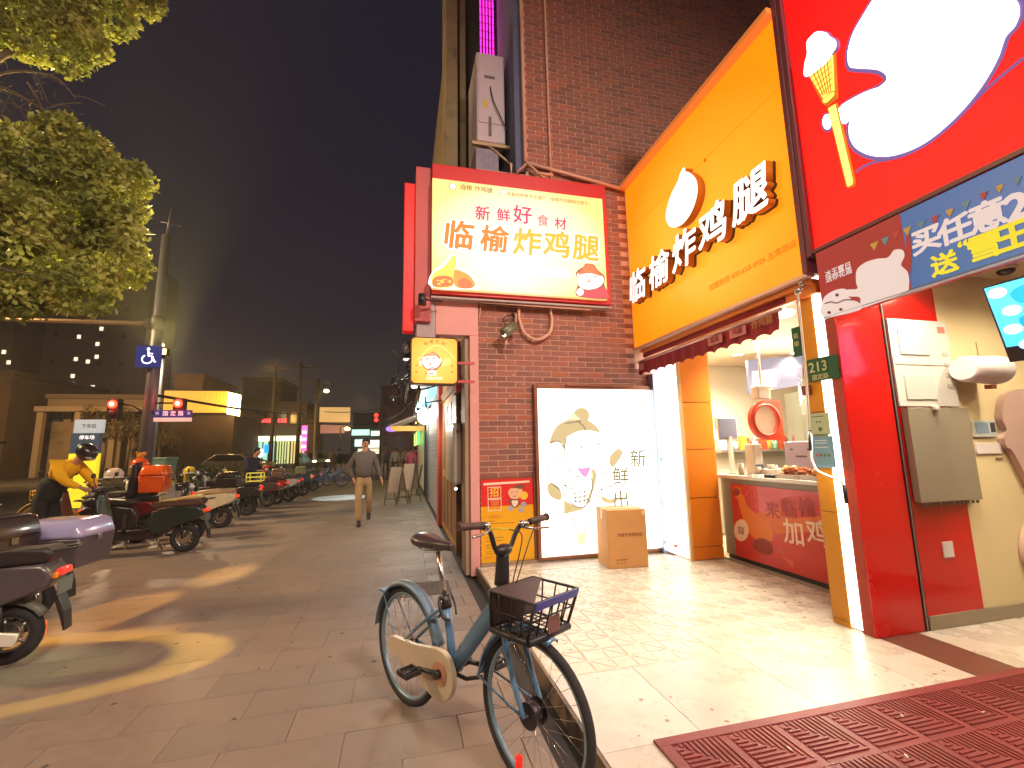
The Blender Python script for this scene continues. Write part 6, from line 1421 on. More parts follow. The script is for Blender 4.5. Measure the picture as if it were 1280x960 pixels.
MAN = dict(STAND, kneR=(-.1, -.14, .5), ankR=(-.08, -.2, .09), kneL=(.1, .02, .49), ankL=(.11, .26, .2), elbR=(-.31, .06, 1.16), wriR=(-.21, -.0, .93), elbL=(.27, .05, 1.14), wriL=(.34, -.02, .93), hed=(.02, -.02, 1.65), nec=(.01, 0, 1.5))
person('man walking toward the camera in a charcoal jacket and khaki trousers', (-.76, 10.15, 0), R(4), MAN, (96, 86, 80), (168, 136, 94), (44, 38, 36), (30, 26, 26), 1.01, True, wide=1.12, hood=True)
RID = dict(STAND, pel=(0, .1, .93), spi=(0, .03, 1.09), che=(0, -.13, 1.27), nec=(0, -.24, 1.38), hed=(0, -.35, 1.48), shoL=(.17, -.14, 1.34), shoR=(-.17, -.14, 1.34), elbL=(.23, -.3, 1.12), wriL=(.12, -.45, 1.02), elbR=(-.23, -.3, 1.12), wriR=(-.12, -.45, 1.02), hipL=(.1, .1, .88), hipR=(-.1, .1, .88), kneL=(.1, .02, .5), kneR=(-.1, .02, .5), ankL=(.1, .08, .09), ankR=(-.1, .08, .09))
person('delivery rider in a yellow and black jacket bending over a scooter', (-5.02, 8.25, 0), R(80), RID, (252, 190, 20), (34, 32, 34), (30, 28, 28), (24, 22, 22), 1.04, True, hem=(30, 32, 34), hat=(34, 34, 36), wide=1.15)
LOOK = dict(STAND, che=(0, -.06, 1.33), nec=(0, -.11, 1.46), hed=(0, -.17, 1.57), elbL=(.24, -.08, 1.13), wriL=(.08, -.26, 1.1), elbR=(-.24, -.08, 1.13), wriR=(-.08, -.26, 1.1))
person('man in a dark navy jacket standing among the scooters looking down', (-3.85, 13.25, 0), R(70), LOOK, (46, 42, 60), (44, 42, 44), (30, 28, 28), (30, 26, 28), .98, wide=1.15)
for lab, x, y, a, top, bot, hr, lg, J in (
    ('pedestrian in a long dark coat by the crossing kerb', -3.45, 27.5, 100, (44, 48, 58), (190, 180, 170), (30, 26, 26), True, WALK),
    ('pedestrian in a pale grey top and black trousers beside the far awning', -.3, 25.5, 160, (170, 164, 160), (36, 34, 40), (30, 26, 26), False, STAND),
    ('woman in a bright pink coat by the far awning', .52, 24.3, 170, (222, 112, 148), (110, 46, 66), (36, 28, 28), True, STAND),
    ('pedestrian in a dark red coat behind the woman in pink', .78, 25.6, 150, (120, 50, 56), (110, 60, 60), (30, 26, 26), False, STAND),
    ('pedestrian in a beige top left of the walking man', -4.1, 29.5, 60, (180, 150, 120), (120, 104, 90), (40, 30, 28), False, WALK),
    ('far pedestrian in grey beyond the walking man', -1.0, 32, 10, (110, 108, 112), (60, 56, 60), (30, 26, 26), False, WALK),
    ('far pedestrian in blue and grey near the right kerb', -.6, 37, 190, (90, 100, 120), (50, 50, 56), (30, 26, 26), False, WALK),
    ('far pedestrian in white near the far shops', .3, 31, 20, (190, 186, 184), (60, 56, 60), (30, 26, 26), False, STAND)):
    person(lab, (x, y, 0), R(a), J, top, bot, (50, 44, 44), hr, .97, long=lg)

# ================================================================ STREET FURNITURE ON THE LEFT
M_pole = mat('pole_grey', (112, 112, 118), .45, .4, var=.08, scale=4)
po = thing('street_pole', 'tall grey traffic pole with a long arm and signs rising behind the scooters', 'pole', (-5.2, 11, 0))
b = B(M_pole); b.cyl((-5.2, 11, 0), (-5.2, 11, 6.4), .14, .085, 20); b.cyl((-5.2, 11, 0), (-5.2, 11, .04), .24, .24, 20); b.make('mast', po)
b = B(M_pole); b.cyl((-5.2, 11, 6.4), (-5.15, 11, 7.1), .03, .015, 8); b.tube([(-5.35, 11, 6.72), (-4.95, 11, 6.66)], .012, 5); b.make('antenna', po)
b = B(mat('arm_tan', (176, 150, 112), .45, .3)); b.cyl((-5.28, 11, 4.36), (-9.5, 11, 4.30), .05, .035, 12); b.make('arm', po)  # arm in a warmer tan than the grey mast
b = B(M_dkm); b.cyl((-5.2, 11, 4.22), (-5.2, 11, 4.52), .13, None, 16); b.box(-5.42, -5.28, 10.93, 11.07, 4.25, 4.46, .01); b.make('clamp', po)
b = B(M_dkm); b.tube([(-5.2, 11, 2.35), (-5.5, 11, 2.55), (-5.72, 11, 2.6)], .02, 6); b.tube([(-5.2, 11, 2.62), (-4.75, 11, 2.62)], .02, 6); b.make('signal_bracket', po)
ws = thing('parking_sign', 'blue disabled parking sign with a white wheelchair symbol on the pole', 'sign', (-5.23, 10.84, 3.6))
b = B(mat('sign_blue', (44, 62, 160), .35, emit=.12)); b.prism(rrect(-5.47, -5.0, 3.36, 3.83, .02), .02, (0, 10.83, 0), XW, ZU); b.make('plate', ws)
b = B(mat('sign_white', (226, 226, 240), .4, emit=.25)); b.rec = False; WO = (0, 10.8295, 0)
wc = lambda p: (-5.235+p[0]*.0042, 3.595+p[1]*.0042)
stroke(b, wc, [(-5+22*math.cos(R(a)), -14+22*math.sin(R(a))) for a in range(120, 400, 20)], WO, XW, ZU, MATS['sign_white'], .022, curve=3)
shape(b, wc, circ(-3, 38, 7, 7, 12), WO, XW, ZU, MATS['sign_white'])
stroke(b, wc, ((-3, 28), (0, 2), (18, 0), (26, -26), (34, -26)), WO, XW, ZU, MATS['sign_white'], .026, curve=0); stroke(b, wc, ((-1, 16), (18, 14)), WO, XW, ZU, MATS['sign_white'], .02, curve=0)
b.make('symbol', ws)
b = B(M_dkm); b.box(-5.36, -5.08, 10.851, 10.88, 3.45, 3.49); b.box(-5.36, -5.08, 10.851, 10.88, 3.7, 3.74); b.make('bracket', ws)
sn = thing('street_name_sign', 'blue and white street name plate on the traffic pole', 'sign', (-4.7, 10.9, 2.35))
b = B(mat('name_blue', (50, 62, 150), .35, emit=.15)); b.box(-5.06, -4.36, 10.88, 10.9, 2.3, 2.46, .003); b.make('plate', sn)
b = B(mat('name_white', (230, 200, 194), .4, emit=.3)); b.box(-5.06, -4.36, 10.878, 10.902, 2.215, 2.298, .003); b.make('lower_plate', sn)
text('lettering', '国 定 路', .11, mat('name_ink', (220, 214, 240), .4, emit=.4), (-4.71, 10.876, 2.38), XW, ZU, sn, bold=.02)
text('lettering', '西', .07, MATS['name_ink'], (-5.0, 10.876, 2.385), XW, ZU, sn); text('lettering', '东', .07, MATS['name_ink'], (-4.42, 10.876, 2.385), XW, ZU, sn)
b = B(M_pole); b.tube([(-5.2, 10.93, 2.34), (-5.0, 10.91, 2.34)], .015, 6); b.make('bracket', sn)
M_sig = mat('signal_black', (28, 26, 28), .5)
for x, z, lab in ((-5.82, 2.58, 'red pedestrian signal left of the grey traffic pole'), (-4.64, 2.6, 'red pedestrian signal above the street name plate')):
    s_ = thing('traffic_signal', lab, 'traffic light', (x, 11, z))
    b = B(M_sig); b.box(x-.1, x+.1, 10.9, 11.08, z-.3, z+.12, .015); b.make('housing', s_)
    b = B(glow('signal_red', (255, 40, 24), 9)); b.ell((x, 10.885, z), (.085, .03, .085), 16, 10); b.make('red_lamp', s_)
    b = B(glow('signal_core', (255, 170, 130), 9)); b.ell((x, 10.86, z), (.04, .02, .04), 12, 8); b.make('lamp_core', s_)
    b = B(M_sig); b.ell((x, 10.895, z-.19), (.07, .02, .07), 14, 8); b.make('dark_lamp', s_)
    light('POINT', 'signal_light', (x, 10.7, z), 6, (255, 40, 30), .08)
# flood lamp glowing behind the blue sign
fl_ = thing('flood_lamp', 'small warm flood lamp glowing behind the blue wheelchair sign', 'lamp', (-5.2, 11.2, 3.7))
b = B(M_dkm); b.box(-5.12, -4.98, 11.0, 11.12, 3.66, 3.82, .01); b.box(-5.08, -5.02, 11.0, 11.04, 3.6, 3.66); b.make('housing', fl_)
b = B(glow('flood_warm', (255, 190, 110), 6)); b.box(-5.10, -5.0, 10.985, 10.999, 3.68, 3.80); b.make('lens', fl_)
light('SPOT', 'flood_light', (-4.8, 11.05, 3.72), 3000, (255, 228, 140), .2, (-3.9, 6, 5.3), .5, 46)
sl_ = thing('street_lamp', 'glowing street lamp half hidden behind the blue wheelchair sign', 'street lamp', (-7.98, 17.2, 0))
b = B(M_pole); b.cyl((-7.98, 17.4, 0), (-7.98, 17.4, 5.3), .07, .05, 10); b.tube([(-7.98, 17.4, 5.28), (-7.98, 17.1, 5.34)], .03, 6); b.make('post', sl_)
b = B(glow('lamp_warm', (255, 206, 130), 7)); b.ell((-7.98, 17.1, 5.22), (.14, .14, .05), 12, 8); b.make('lamp', sl_)
# information pylon
ip = thing('information_pylon', 'blue and white information pylon with a yellow foot behind the rider', 'sign', (-9.05, 16, 0))
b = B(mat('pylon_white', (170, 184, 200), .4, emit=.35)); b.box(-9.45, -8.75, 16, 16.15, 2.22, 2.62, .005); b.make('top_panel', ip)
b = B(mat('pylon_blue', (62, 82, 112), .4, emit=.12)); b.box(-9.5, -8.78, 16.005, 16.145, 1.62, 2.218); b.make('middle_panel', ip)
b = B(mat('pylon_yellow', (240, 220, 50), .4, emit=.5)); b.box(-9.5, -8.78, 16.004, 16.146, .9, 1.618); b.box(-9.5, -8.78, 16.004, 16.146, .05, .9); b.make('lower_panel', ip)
text('lettering', '下车区', .13, mat('pylon_ink', (60, 74, 90), .4), (-9.08, 15.995, 2.42), XW, ZU, ip, bold=.02)
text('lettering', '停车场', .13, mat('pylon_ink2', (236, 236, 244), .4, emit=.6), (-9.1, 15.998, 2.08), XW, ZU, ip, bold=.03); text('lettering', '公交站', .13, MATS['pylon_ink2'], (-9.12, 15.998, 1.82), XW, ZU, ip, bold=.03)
# utility cabinet / bin
gb = thing('wheeled_bin', 'pale green wheeled bin standing behind the orange box', 'bin', (-5.85, 13, 0))
M_bin = mat('bin_green', (110, 142, 132), .5, var=.06)
b = B(M_bin); rg = [[(-5.85+w*p[0], 13+w*p[1]*1.1, z) for p in ((-1, -1), (1, -1), (1, 1), (-1, 1))] for z, w in ((.1, .22), (1.4, .28))]; b.loft(rg, smooth=False); b.make('body', gb)
b = B(M_bin); b.box(-6.15, -5.55, 12.68, 13.33, 1.402, 1.46, .02); b.make('lid', gb)
b = B(M_tyre); b.cyl((-6.1, 13.2, .1), (-5.6, 13.2, .1), .1, None, 12); b.make('wheel', gb)
# hedge, crates
def leaf_cloud(name, lumps, n, size, m, parent=None, aspect=.5, **kw):
    import numpy as np
    rng = np.random.default_rng(sum(map(ord, name))+n)
    L = np.array(lumps, float); vol = L[:, 3]**2.2; k = rng.choice(len(L), n, p=vol/vol.sum())
    d = rng.normal(size=(n, 3)); d /= np.linalg.norm(d, axis=1)[:, None]
    rad = rng.uniform(.45, 1.0, n)**.55
    # sub-clumps: quantised directions pull leaves into sprays
    cl = rng.normal(size=(len(L), 26, 3)); cl /= np.linalg.norm(cl, axis=2)[:, :, None]; pick = cl[k, rng.integers(0, 26, n)]
    d = d*.42+pick*.9; ln = np.linalg.norm(d, axis=1)[:, None]; d = d/np.maximum(ln, .3)
    c = L[k, :3]+d*(L[k, 3]*rad)[:, None]*np.array([1, 1, .92])+rng.normal(size=(n, 3))*.02
    a = rng.normal(size=(n, 3)); a[:, 2] -= .35; a /= np.linalg.norm(a, axis=1)[:, None]
    u = np.cross(a, rng.normal(size=(n, 3))); u /= np.linalg.norm(u, axis=1)[:, None]; w = np.cross(a, u)
    s = size*rng.uniform(.6, 1.3, n)[:, None]
    v = np.stack([c-a*s*.5, c+u*s*aspect*.5+w*s*.06, c+a*s*.5, c-u*s*aspect*.5+w*s*.06], 1).reshape(-1, 3)
    me = bpy.data.meshes.new(name); i = np.arange(n)*4
    f = np.stack([i, i+1, i+2, i, i+2, i+3], 1).reshape(-1, 3)
    off = np.array(wloc(parent)) if parent else np.zeros(3)
    me.from_pydata((v-off).tolist(), [], f.tolist()); me.materials.append(m); o = put(name, me, parent)
    for q, w_ in kw.items(): o[{'cat': 'category'}.get(q, q)] = w_
    return o
def leafmat(name, c0, c1, tr=.35):
    m = bpy.data.materials.new(name); m.use_nodes = True; N = m.node_tree.nodes; L = m.node_tree.links; N.remove(N['Principled BSDF'])
    co = N.new('ShaderNodeTexCoord'); n = N.new('ShaderNodeTexNoise'); n.inputs['Scale'].default_value = 2.2; n.inputs['Detail'].default_value = 4; L.new(co.outputs['Object'], n.inputs['Vector'])
    cr = N.new('ShaderNodeValToRGB'); cr.color_ramp.elements[0].position = .38; cr.color_ramp.elements[1].position = .62; cr.color_ramp.elements[0].color = (*lin(c0), 1); cr.color_ramp.elements[1].color = (*lin(c1), 1)
    L.new(n.outputs[0], cr.inputs[0])
    d = N.new('ShaderNodeBsdfPrincipled'); d.inputs['Roughness'].default_value = .38; L.new(cr.outputs[0], d.inputs['Base Color'])
    t = N.new('ShaderNodeBsdfTranslucent'); L.new(cr.outputs[0], t.inputs[0]); x = N.new('ShaderNodeMixShader'); x.inputs[0].default_value = tr
    L.new(d.outputs[0], x.inputs[1]); L.new(t.outputs[0], x.inputs[2]); L.new(x.outputs[0], N['Material Output'].inputs[0]); return m
M_leaf = leafmat('leaf_green', (136, 146, 70), (204, 206, 110)); M_leafd = leafmat('hedge_green', (52, 66, 36), (84, 92, 44))
hg = thing('hedge', 'clipped green hedge between the scooters and the road', 'hedge', (-8.6, 18, 0))
leaf_cloud('foliage', [(-8.7+i*.34+random.uniform(-.1, .1), 19+random.uniform(-.3, .3), .75, .42) for i in range(12)]+[(-8.7+i*.34, 19.1, .35, .42) for i in range(12)], 6500, .09, M_leafd, hg)
for x, y, c, lab in ((-7.2, 17.0, (150, 132, 100), 'low beige crate on the pavement before the hedge'), (-6.7, 17.6, (120, 112, 96), 'low grey crate on the pavement beside the beige one')):
    t = thing('crate', lab, 'crate', (x, y, 0)); b = B(mat('crate_%d' % c[0], c, .7, var=.1))
    for k in range(4): b.box(x-.4, x+.4, y-.25, y+.25, .02+k*.14, .12+k*.14, .01)
    b.box(x-.36, x+.36, y-.21, y+.21, 0, .5); b.make('body', t)

# ================================================================ TREE over the pavement
tr = thing('street_tree', 'leafy street tree lit yellow green, its crown reaching in from the left', 'tree', (-6.4, 6.2, 0))
M_bark = mat('bark', (104, 92, 74), .85, var=.2, scale=6, bump=.5, bscale=30)
b = B(M_bark); b.tube([(-6.4, 6.2, 0), (-6.38, 6.22, 1.2), (-6.3, 6.2, 2.4), (-6.2, 6.15, 3.2)], [.19, .18, .16, .15, .14, .13], 12, curve=4); b.make('trunk', tr)
b = B(M_bark)
for pts, r in (([(-6.2, 6.15, 3.1), (-5.6, 6.1, 4.0), (-4.9, 6.0, 4.4), (-4.0, 6.0, 4.5), (-3.4, 6, 4.7)], [.09, .07, .05, .03, .015]), ([(-6.2, 6.15, 3.2), (-6.0, 6.2, 4.6), (-5.3, 6.1, 5.7), (-4.4, 6.0, 6.6), (-3.8, 6, 7.2)], [.1, .08, .06, .04, .02]),
               ([(-5.3, 6.1, 5.75), (-4.7, 5.9, 5.8), (-4.2, 5.9, 5.6), (-3.9, 5.85, 5.3)], [.03, .02, .012, .008]), ([(-5.1, 6, 5.6), (-4.5, 5.8, 5.9), (-4.05, 5.8, 5.95), (-3.8, 5.8, 5.7)], [.02, .014, .01, .006]),
               ([(-5.6, 6.1, 4.0), (-5.0, 5.7, 3.7), (-4.2, 5.6, 3.5), (-3.7, 5.6, 3.4)], [.05, .03, .02, .01]), ([(-5.2, 6, 5.7), (-4.8, 5.7, 5.2), (-4.5, 5.6, 4.9)], [.02, .014, .01]), ([(-4.35, 5.9, 5.9), (-4.1, 5.8, 5.5), (-4.05, 5.8, 5.2)], [.012, .008, .006]), ([(-6.2, 6.1, 3.4), (-6.9, 6.4, 4.8), (-7.3, 6.4, 6.2)], [.08, .06, .04])):
    b.tube(pts, r, 6, curve=5)
rng = random.Random(3)
for i in range(60):
    p = Vector((rng.uniform(-4.9, -3.9), rng.uniform(5.6, 6.2), rng.uniform(5.35, 5.95))); d = Vector((rng.uniform(-.1, .35), rng.uniform(-.1, .1), rng.uniform(-.35, .2)))
    b.tube([p, p+d*.5+Vector((0, 0, .03)), p+d], .004, 4, curve=2)
b.make('branches', tr)
lump = [(-3.42, 6, 4.55, .36), (-3.25, 6, 4.85, .25), (-3.35, 6, 4.15, .3), (-3.4, 6.1, 3.85, .38), (-3.28, 6, 4.0, .22), (-3.65, 6, 3.45, .38), (-3.85, 6, 5.1, .4), (-3.62, 6.05, 4.9, .33), (-4.2, 6.1, 4.95, .5), (-3.95, 5.9, 4.4, .55), (-4.1, 6, 3.7, .55), (-4.5, 6.1, 4.3, .65),
        (-4.6, 6, 3.5, .5), (-5.0, 6.1, 4.6, .65), (-5.1, 6, 3.8, .65), (-5.5, 6.2, 4.3, .8), (-4.05, 6, 5.35, .26), (-4.15, 6, 3.32, .3), (-4.8, 5.9, 5.0, .45), (-3.6, 5.9, 4.25, .4), (-5.9, 6.2, 5.0, .8), (-4.9, 5.9, 3.25, .3)]
upl = [(-3.75, 6, 7.15, .34), (-3.4, 6, 7.45, .28), (-4.1, 6.0, 6.75, .36), (-3.9, 6, 6.6, .25), (-4.35, 6, 7.2, .5), (-3.9, 6, 7.7, .5), (-4.7, 6, 7.0, .5), (-4.45, 6, 6.55, .3), (-4.9, 6, 7.6, .7), (-5.4, 6.1, 7.0, .65), (-5.9, 6.2, 7.4, .9), (-3.35, 6, 7.9, .35), (-5.0, 6, 6.55, .3), (-4.05, 6, 6.35, .2)]
leaf_cloud('crown', lump+upl, 84000, .086, M_leaf, tr, .55)

# ================================================================ SHOPS ALONG THE STREET, RIGHT SIDE
M_wood = mat('wood_door', (150, 112, 58), .5, var=.15, scale=3, bump=.1, stretch=(1, 1, .1))
M_woodd = mat('wood_dark', (110, 76, 40), .5, var=.1)
dr = thing('wooden_door', 'yellow brown wooden folding door beyond the pink corner', 'door', (.8, 7.9, 0))
for i in range(4):
    y0 = 6.75+i*.63
    bb = B(M_wood); bb.box(.81, .85, y0, y0+.61, .02, 2.45, .004); d_ = bb.make('door_leaf', dr)
    bb = B(M_woodd); bb.box(.8, .809, y0+.06, y0+.55, .15, 1.0, .003); bb.box(.8, .809, y0+.06, y0+.55, 1.15, 2.3, .003); bb.make('inset_panel', d_)
b = B(M_woodd); b.box(.78, .9, 6.7, 9.3, 2.455, 2.62, .005); b.make('lintel', dr)
b = B(M_woodd); b.box(.79, .87, 6.68, 6.745, 0, 2.454); b.make('jamb', dr)
b = B(mat('upper_brown', (150, 118, 92), .6, var=.1)); b.box(.82, .9, 6.0, 16, 2.63, 3.3); b.make('transom_wall', dr)
dk = thing('dark_doorway', 'narrow dark maroon doorway beside the pink corner', 'doorway', (.9, 6.35, 0))
b = B(mat('maroon_dark', (48, 22, 26), .6)); b.box(.9, .94, 5.985, 6.675, 0, 2.6); b.make('leaf', dk)
b = B(M_stl); b.box(.885, .899, 6.1, 6.13, .95, 1.1, .003); b.make('handle', dk)
bx2 = thing('meter_box', 'pale grey plastic covered meter box above head height by the dark doorway', 'meter box', (.72, 6.4, 1.45))
b = B(mat('meter_grey', (176, 164, 152), .4, var=.08, scale=6, bump=.3, bscale=8)); b.box(.66, .775, 5.9, 6.9, 1.06, 1.86, .03); b.make('casing', bx2)
b = B(mat('meter_mark', (120, 50, 50), .5)); b.box(.70, .73, 5.896, 5.8995, 1.72, 1.76); b.make('mark', bx2)
b = B(mat('wall_lamp_white', (255, 250, 230), .3, emit=4)); b.ell((.70, 5.95, 1.0), (.018, .02, .018), 8, 6); b.make('indicator', bx2)
b = B(M_blk); b.tube([(.78, 6.0, 1.05), (.80, 5.97, .98), (.79, 5.97, .85)], .01, 5); b.make('cable', bx2)
rp_ = tag(B(mat('post_red', (150, 52, 40), .5, var=.08)).box(.74, .84, 9.32, 9.75, 0, 3.3, .01).make('red_post', None, loc=(.8, 9.5, 0)), 'dull red painted post beyond the wooden door', 'post')
hr_ = tag(B(mat('panel_dark_red', (150, 34, 34), .5)).box(.72, .78, 6.05, 6.5, 2.3, 3.0, .005).make('notice_board', None, loc=(.75, 6.2, 2.6)), 'small dark red board hung high beside the pink corner', 'notice board')
sh = thing('roller_shutter', 'grey roller shutter of slats beyond the red post', 'shutter', (.82, 11.8, 0))
M_shut = mat('shutter_grey', (150, 156, 162), .45, .3, var=.08)
sm = B(M_shut); sm.box(-.012, .0, -2.0, 2.0, 0, .07, .005); sme = sm.mesh('slat')
for i in range(34): put('slat', sme, sh, (0, 0, .03+i*.078))
b = B(M_shut); b.box(.79, .84, 9.76, 9.8, 0, 2.75); b.box(.79, .84, 13.84, 13.9, 0, 2.75); b.make('guide_rail', sh)
b = B(M_dkm); b.box(.78, .86, 13.95, 14.1, 0, 2.8); b.box(.78, .86, 15.9, 16.1, 0, 2.8); b.box(.78, .86, 14.1, 15.9, 2.6, 2.8); b.box(.84, .86, 14.1, 15.9, 0, 2.6)
o = b.make('shop_front', None, loc=(.82, 15, 0)); tag(o, 'black framed glass shop front beyond the roller shutter', 'shop front')
sb = thing('chalkboard', 'black leaning menu board at the foot of the black framed shop front', 'board', (.7, 16.5, 0))
b = B(M_blk); b.loft([[(.52, 16.2, .02), (.52, 16.9, .02), (.72, 16.9, 1.0), (.72, 16.2, 1.0)], [(.55, 16.2, .0), (.55, 16.9, .0), (.75, 16.9, .98), (.75, 16.2, .98)]], smooth=False); b.make('panel', sb)
# blue lit shop and its small lamps
bs_ = thing('blue_lit_shop', 'shop with a pale blue lit canopy beyond the shutter', 'shop', (.8, 19, 0))
b = B(glow('canopy_blue', (150, 206, 226), .8)); b.box(.45, .84, 9.9, 15.8, 2.86, 2.95, .01); b.make('canopy', bs_)
b = B(mat('shop_wall_pale', (190, 196, 196), .5)); b.box(.85, .95, 16.15, 24, 0, 3.3); b.make('wall', bs_)
b = B(glow('canopy_lamp', (255, 240, 200), 12)); 
for y in (10.6, 11.8, 13.2, 15): b.ell((.5, y, 2.8), .05, 10, 6)
b.make('canopy_lamp', bs_)
light('POINT', 'canopy_light', (.3, 12.5, 2.6), 45, (210, 236, 250), .15); light('POINT', 'canopy_light', (.2, 16.4, 2.4), 40, (255, 246, 200), .15)
gl = thing('globe_lamp', 'glowing round white globe shop sign hanging over the pavement', 'lamp', (.46, 9.0, 2.18))
b = B(glow('globe_white', (255, 250, 240), 5)); b.ell((.46, 9, 2.18), (.155, .155, .17), 24, 16); b.make('globe', gl)
b = B(M_dkm); b.tube([(.46, 9, 2.34), (.46, 9, 2.45), (.8, 9, 2.5)], .015, 6); b.torus((.46, 9, 2.18), (0, 0, 1), .158, .008, 24, 6); b.make('bracket', gl)
light('POINT', 'globe_light', (.15, 8.85, 2.1), 55, (255, 246, 232), .15)
rcx = thing('red_pillar', 'pinkish red pillar with two small notices beside the far shops', 'pillar', (1.0, 24.6, 0))
b = B(mat('pillar_red', (206, 70, 84), .5, emit=.1)); b.box(.85, 1.35, 24.2, 24.7, 0, 3.6, .01); b.make('shaft', rcx)
b = B(MATS['notice_white']); b.box(.93, 1.13, 24.19, 24.199, 1.4, 1.8); b.box(.93, 1.1, 24.19, 24.199, .95, 1.2); b.make('notice', rcx)
awn = thing('market_awning', 'pinkish fabric awning over a green lit stall beyond the globe lamp', 'awning', (.2, 20, 2.5))
b = B(mat('awning_pinkish', (186, 150, 160), .7, var=.08, emit=.1)); b.loft([[(-.45, 17.4, 2.45), (-.5, 23, 2.6), (.84, 23, 3.1), (.84, 17.4, 3.0)], [(-.45, 17.4, 2.43), (-.5, 23, 2.58), (.84, 23, 3.08), (.84, 17.4, 2.98)]], smooth=False); b.make('canopy', awn)
b = B(mat('awning_under', (200, 160, 90), .7)); b.box(-.4, .84, 17.42, 17.45, 2.25, 2.44); b.make('valance', awn)
ml = thing('stall_menu', 'row of green and yellow lit menu panels under the far awning', 'menu board', (.78, 21, 2.2))
for i in range(7):
    bb = B(glow('stall_g%d' % (i % 3), ((60, 170, 110), (120, 200, 90), (230, 220, 90))[i % 3], 1.4)); bb.box(.62, .68, 17.6+i*.85, 18.35+i*.85, 1.75, 2.3); bb.make('panel', ml)
# row of folding frames standing on the pavement
def aboard(x, y, lab, h=1.12):
    t = thing('folding_board', lab, 'board', (x, y, 0), 'folded wooden frame boards on the pavement')
    M_fr = mat('board_wood', (172, 150, 128), .6, var=.1)
    for k in (-1, 1):
        b = B(mat('board_legs', (84, 66, 56), .6)); 
        for yy in (-.22, .22): b.tube([(x+k*.24, y+yy, 0), (x, y+yy, h)], .014, 6)
        b.tube([(x+k*.2, y-.22, .18), (x+k*.2, y+.22, .18)], .012, 6); b.make('leg_frame', t)
    b = B(M_fr); b.loft([[(x-.15, y-.2, .36), (x-.15, y+.2, .36), (x-.012, y+.2, h), (x-.012, y-.2, h)], [(x-.13, y-.2, .36), (x-.13, y+.2, .36), (x+.008, y+.2, h), (x+.008, y-.2, h)]], smooth=False); b.make('panel', t)
    b = B(M_fr); b.loft([[(x+.15, y-.2, .36), (x+.15, y+.2, .36), (x+.012, y+.2, h), (x+.012, y-.2, h)], [(x+.17, y-.2, .36), (x+.17, y+.2, .36), (x+.032, y+.2, h), (x+.032, y-.2, h)]], smooth=False); b.make('panel', t)
    b = B(M_dkm); b.tube([(x-.12, y-.22, .45), (x+.12, y-.22, .45)], .006, 4); b.make('brace', t); t.rotation_euler = (0, 0, R(48))
aboard(-.12, 13.4, 'folding wooden board frame nearest of those behind the walking man', 1.05)
aboard(.26, 14.0, 'folding wooden board frame closest to the shop wall', 1.12)
# fittings under the signs
ct_ = thing('cable_tangle', 'dark tangle of cables and brackets hanging behind the square orange sign', 'cables', (.1, 6.3, 2.6))
b = B(M_blk)
for i in range(26):
    p = Vector((random.uniform(-.06, .35), random.uniform(6.0, 7.4), random.uniform(2.3, 3.1))); b.tube([p, p+Vector((random.uniform(-.15, .15), .1, -.2)), p+Vector((random.uniform(-.2, .2), .3, random.uniform(-.5, .1)))], .012, 5, curve=3)
b.box(.0, .2, 6.1, 6.3, 2.75, 3.0, .01); b.box(.12, .42, 6.5, 7.3, 2.5, 2.62, .01); b.make('cables', ct_)
b = B(mat('fit_silver', (190, 200, 206), .2, .7)); b.cyl((.05, 6.0, 2.82), (.03, 6.1, 2.95), .04, None, 10); b.cyl((.08, 6.1, 2.4), (.04, 6.3, 2.2), .02, None, 8); b.make('lamp_fitting', ct_); b = B(MATS['fit_silver']); b.box(.2, .48, 5.75, 5.9, 2.95, 3.3, .01); b.make('lamp_hood', ct_)
# tall far-right building and street side upper blocks
def block(name, lab, x0, x1, y0, y1, z1, col, win=None, lit=(), cat='building', z0=0, wcol=(50, 46, 50), face='S', roofh=.4):
    t = thing(name, lab, cat, ((x0+x1)/2, (y0+y1)/2, 0))
    b = B(mat('render_%d_%d' % (col[0], col[1]), col, .85, var=.12, scale=.4, stain=(tuple(int(c*.75) for c in col), .3, .56))); b.box(x0, x1, y0, y1, z0-.03, z1); b.make('wall', t)
    b = B(mat('parapet_%d' % col[0], tuple(int(c*.85) for c in col), .8)); b.box(x0-.15, x1+.15, y0-.15, y1+.15, z1+.003, z1+roofh); b.make('roof', t)
    if win:
        nx, nz, w, h, zb_, zs = win; wm = {}
        for k in range(nz):
            for i in range(nx):
                cx = x0+(i+.5)*(x1-x0)/nx; z = zb_+k*zs; on = (i, k) in lit
                key = on
                if key not in wm:
                    bb = B(mat('frame_pale', (120, 112, 106), .6)); bb.box(-w/2-.06, w/2+.06, -.05, 0, -h/2-.06, h/2+.06)
                    wm[key] = bb.mesh('window')
                    pb = B(glow('window_lit', (255, 226, 170), 1.6) if on else mat('window_dark', wcol, .15)); pb.box(-w/2, -.02, -.07, -.051, -h/2, h/2); pb.box(.02, w/2, -.07, -.051, -h/2, h/2)
                    wm[(key, 'p')] = pb.mesh('pane')
                o = put('window', wm[key], t, (cx-(x0+x1)/2, y0-(y0+y1)/2, z)); put('pane', wm[(key, 'p')], o)
    return t
block('apartment_block', 'tall purple brown apartment block closing the street on the right', -2.9, 6, 66, 80, 10.6, (128, 92, 104), (5, 3, 1.0, 1.2, 2.8, 2.9))
block('street_block', 'dim pinkish block beyond the market awning', 1.4, 9, 25, 60, 7.6, (110, 84, 90))
block('office_block', 'long grey block with dark windows behind the shop row across the street', -18.5, -9.8, 51, 62, 6.5, (104, 92, 84), (5, 1, 1.3, 1.2, 5.2, 3), lit=((0, 0),))
block('dark_store', 'dark brown windowless store building under the glowing yellow board', -18.9, -13.8, 42.3, 50, 4.9, (66, 50, 44))
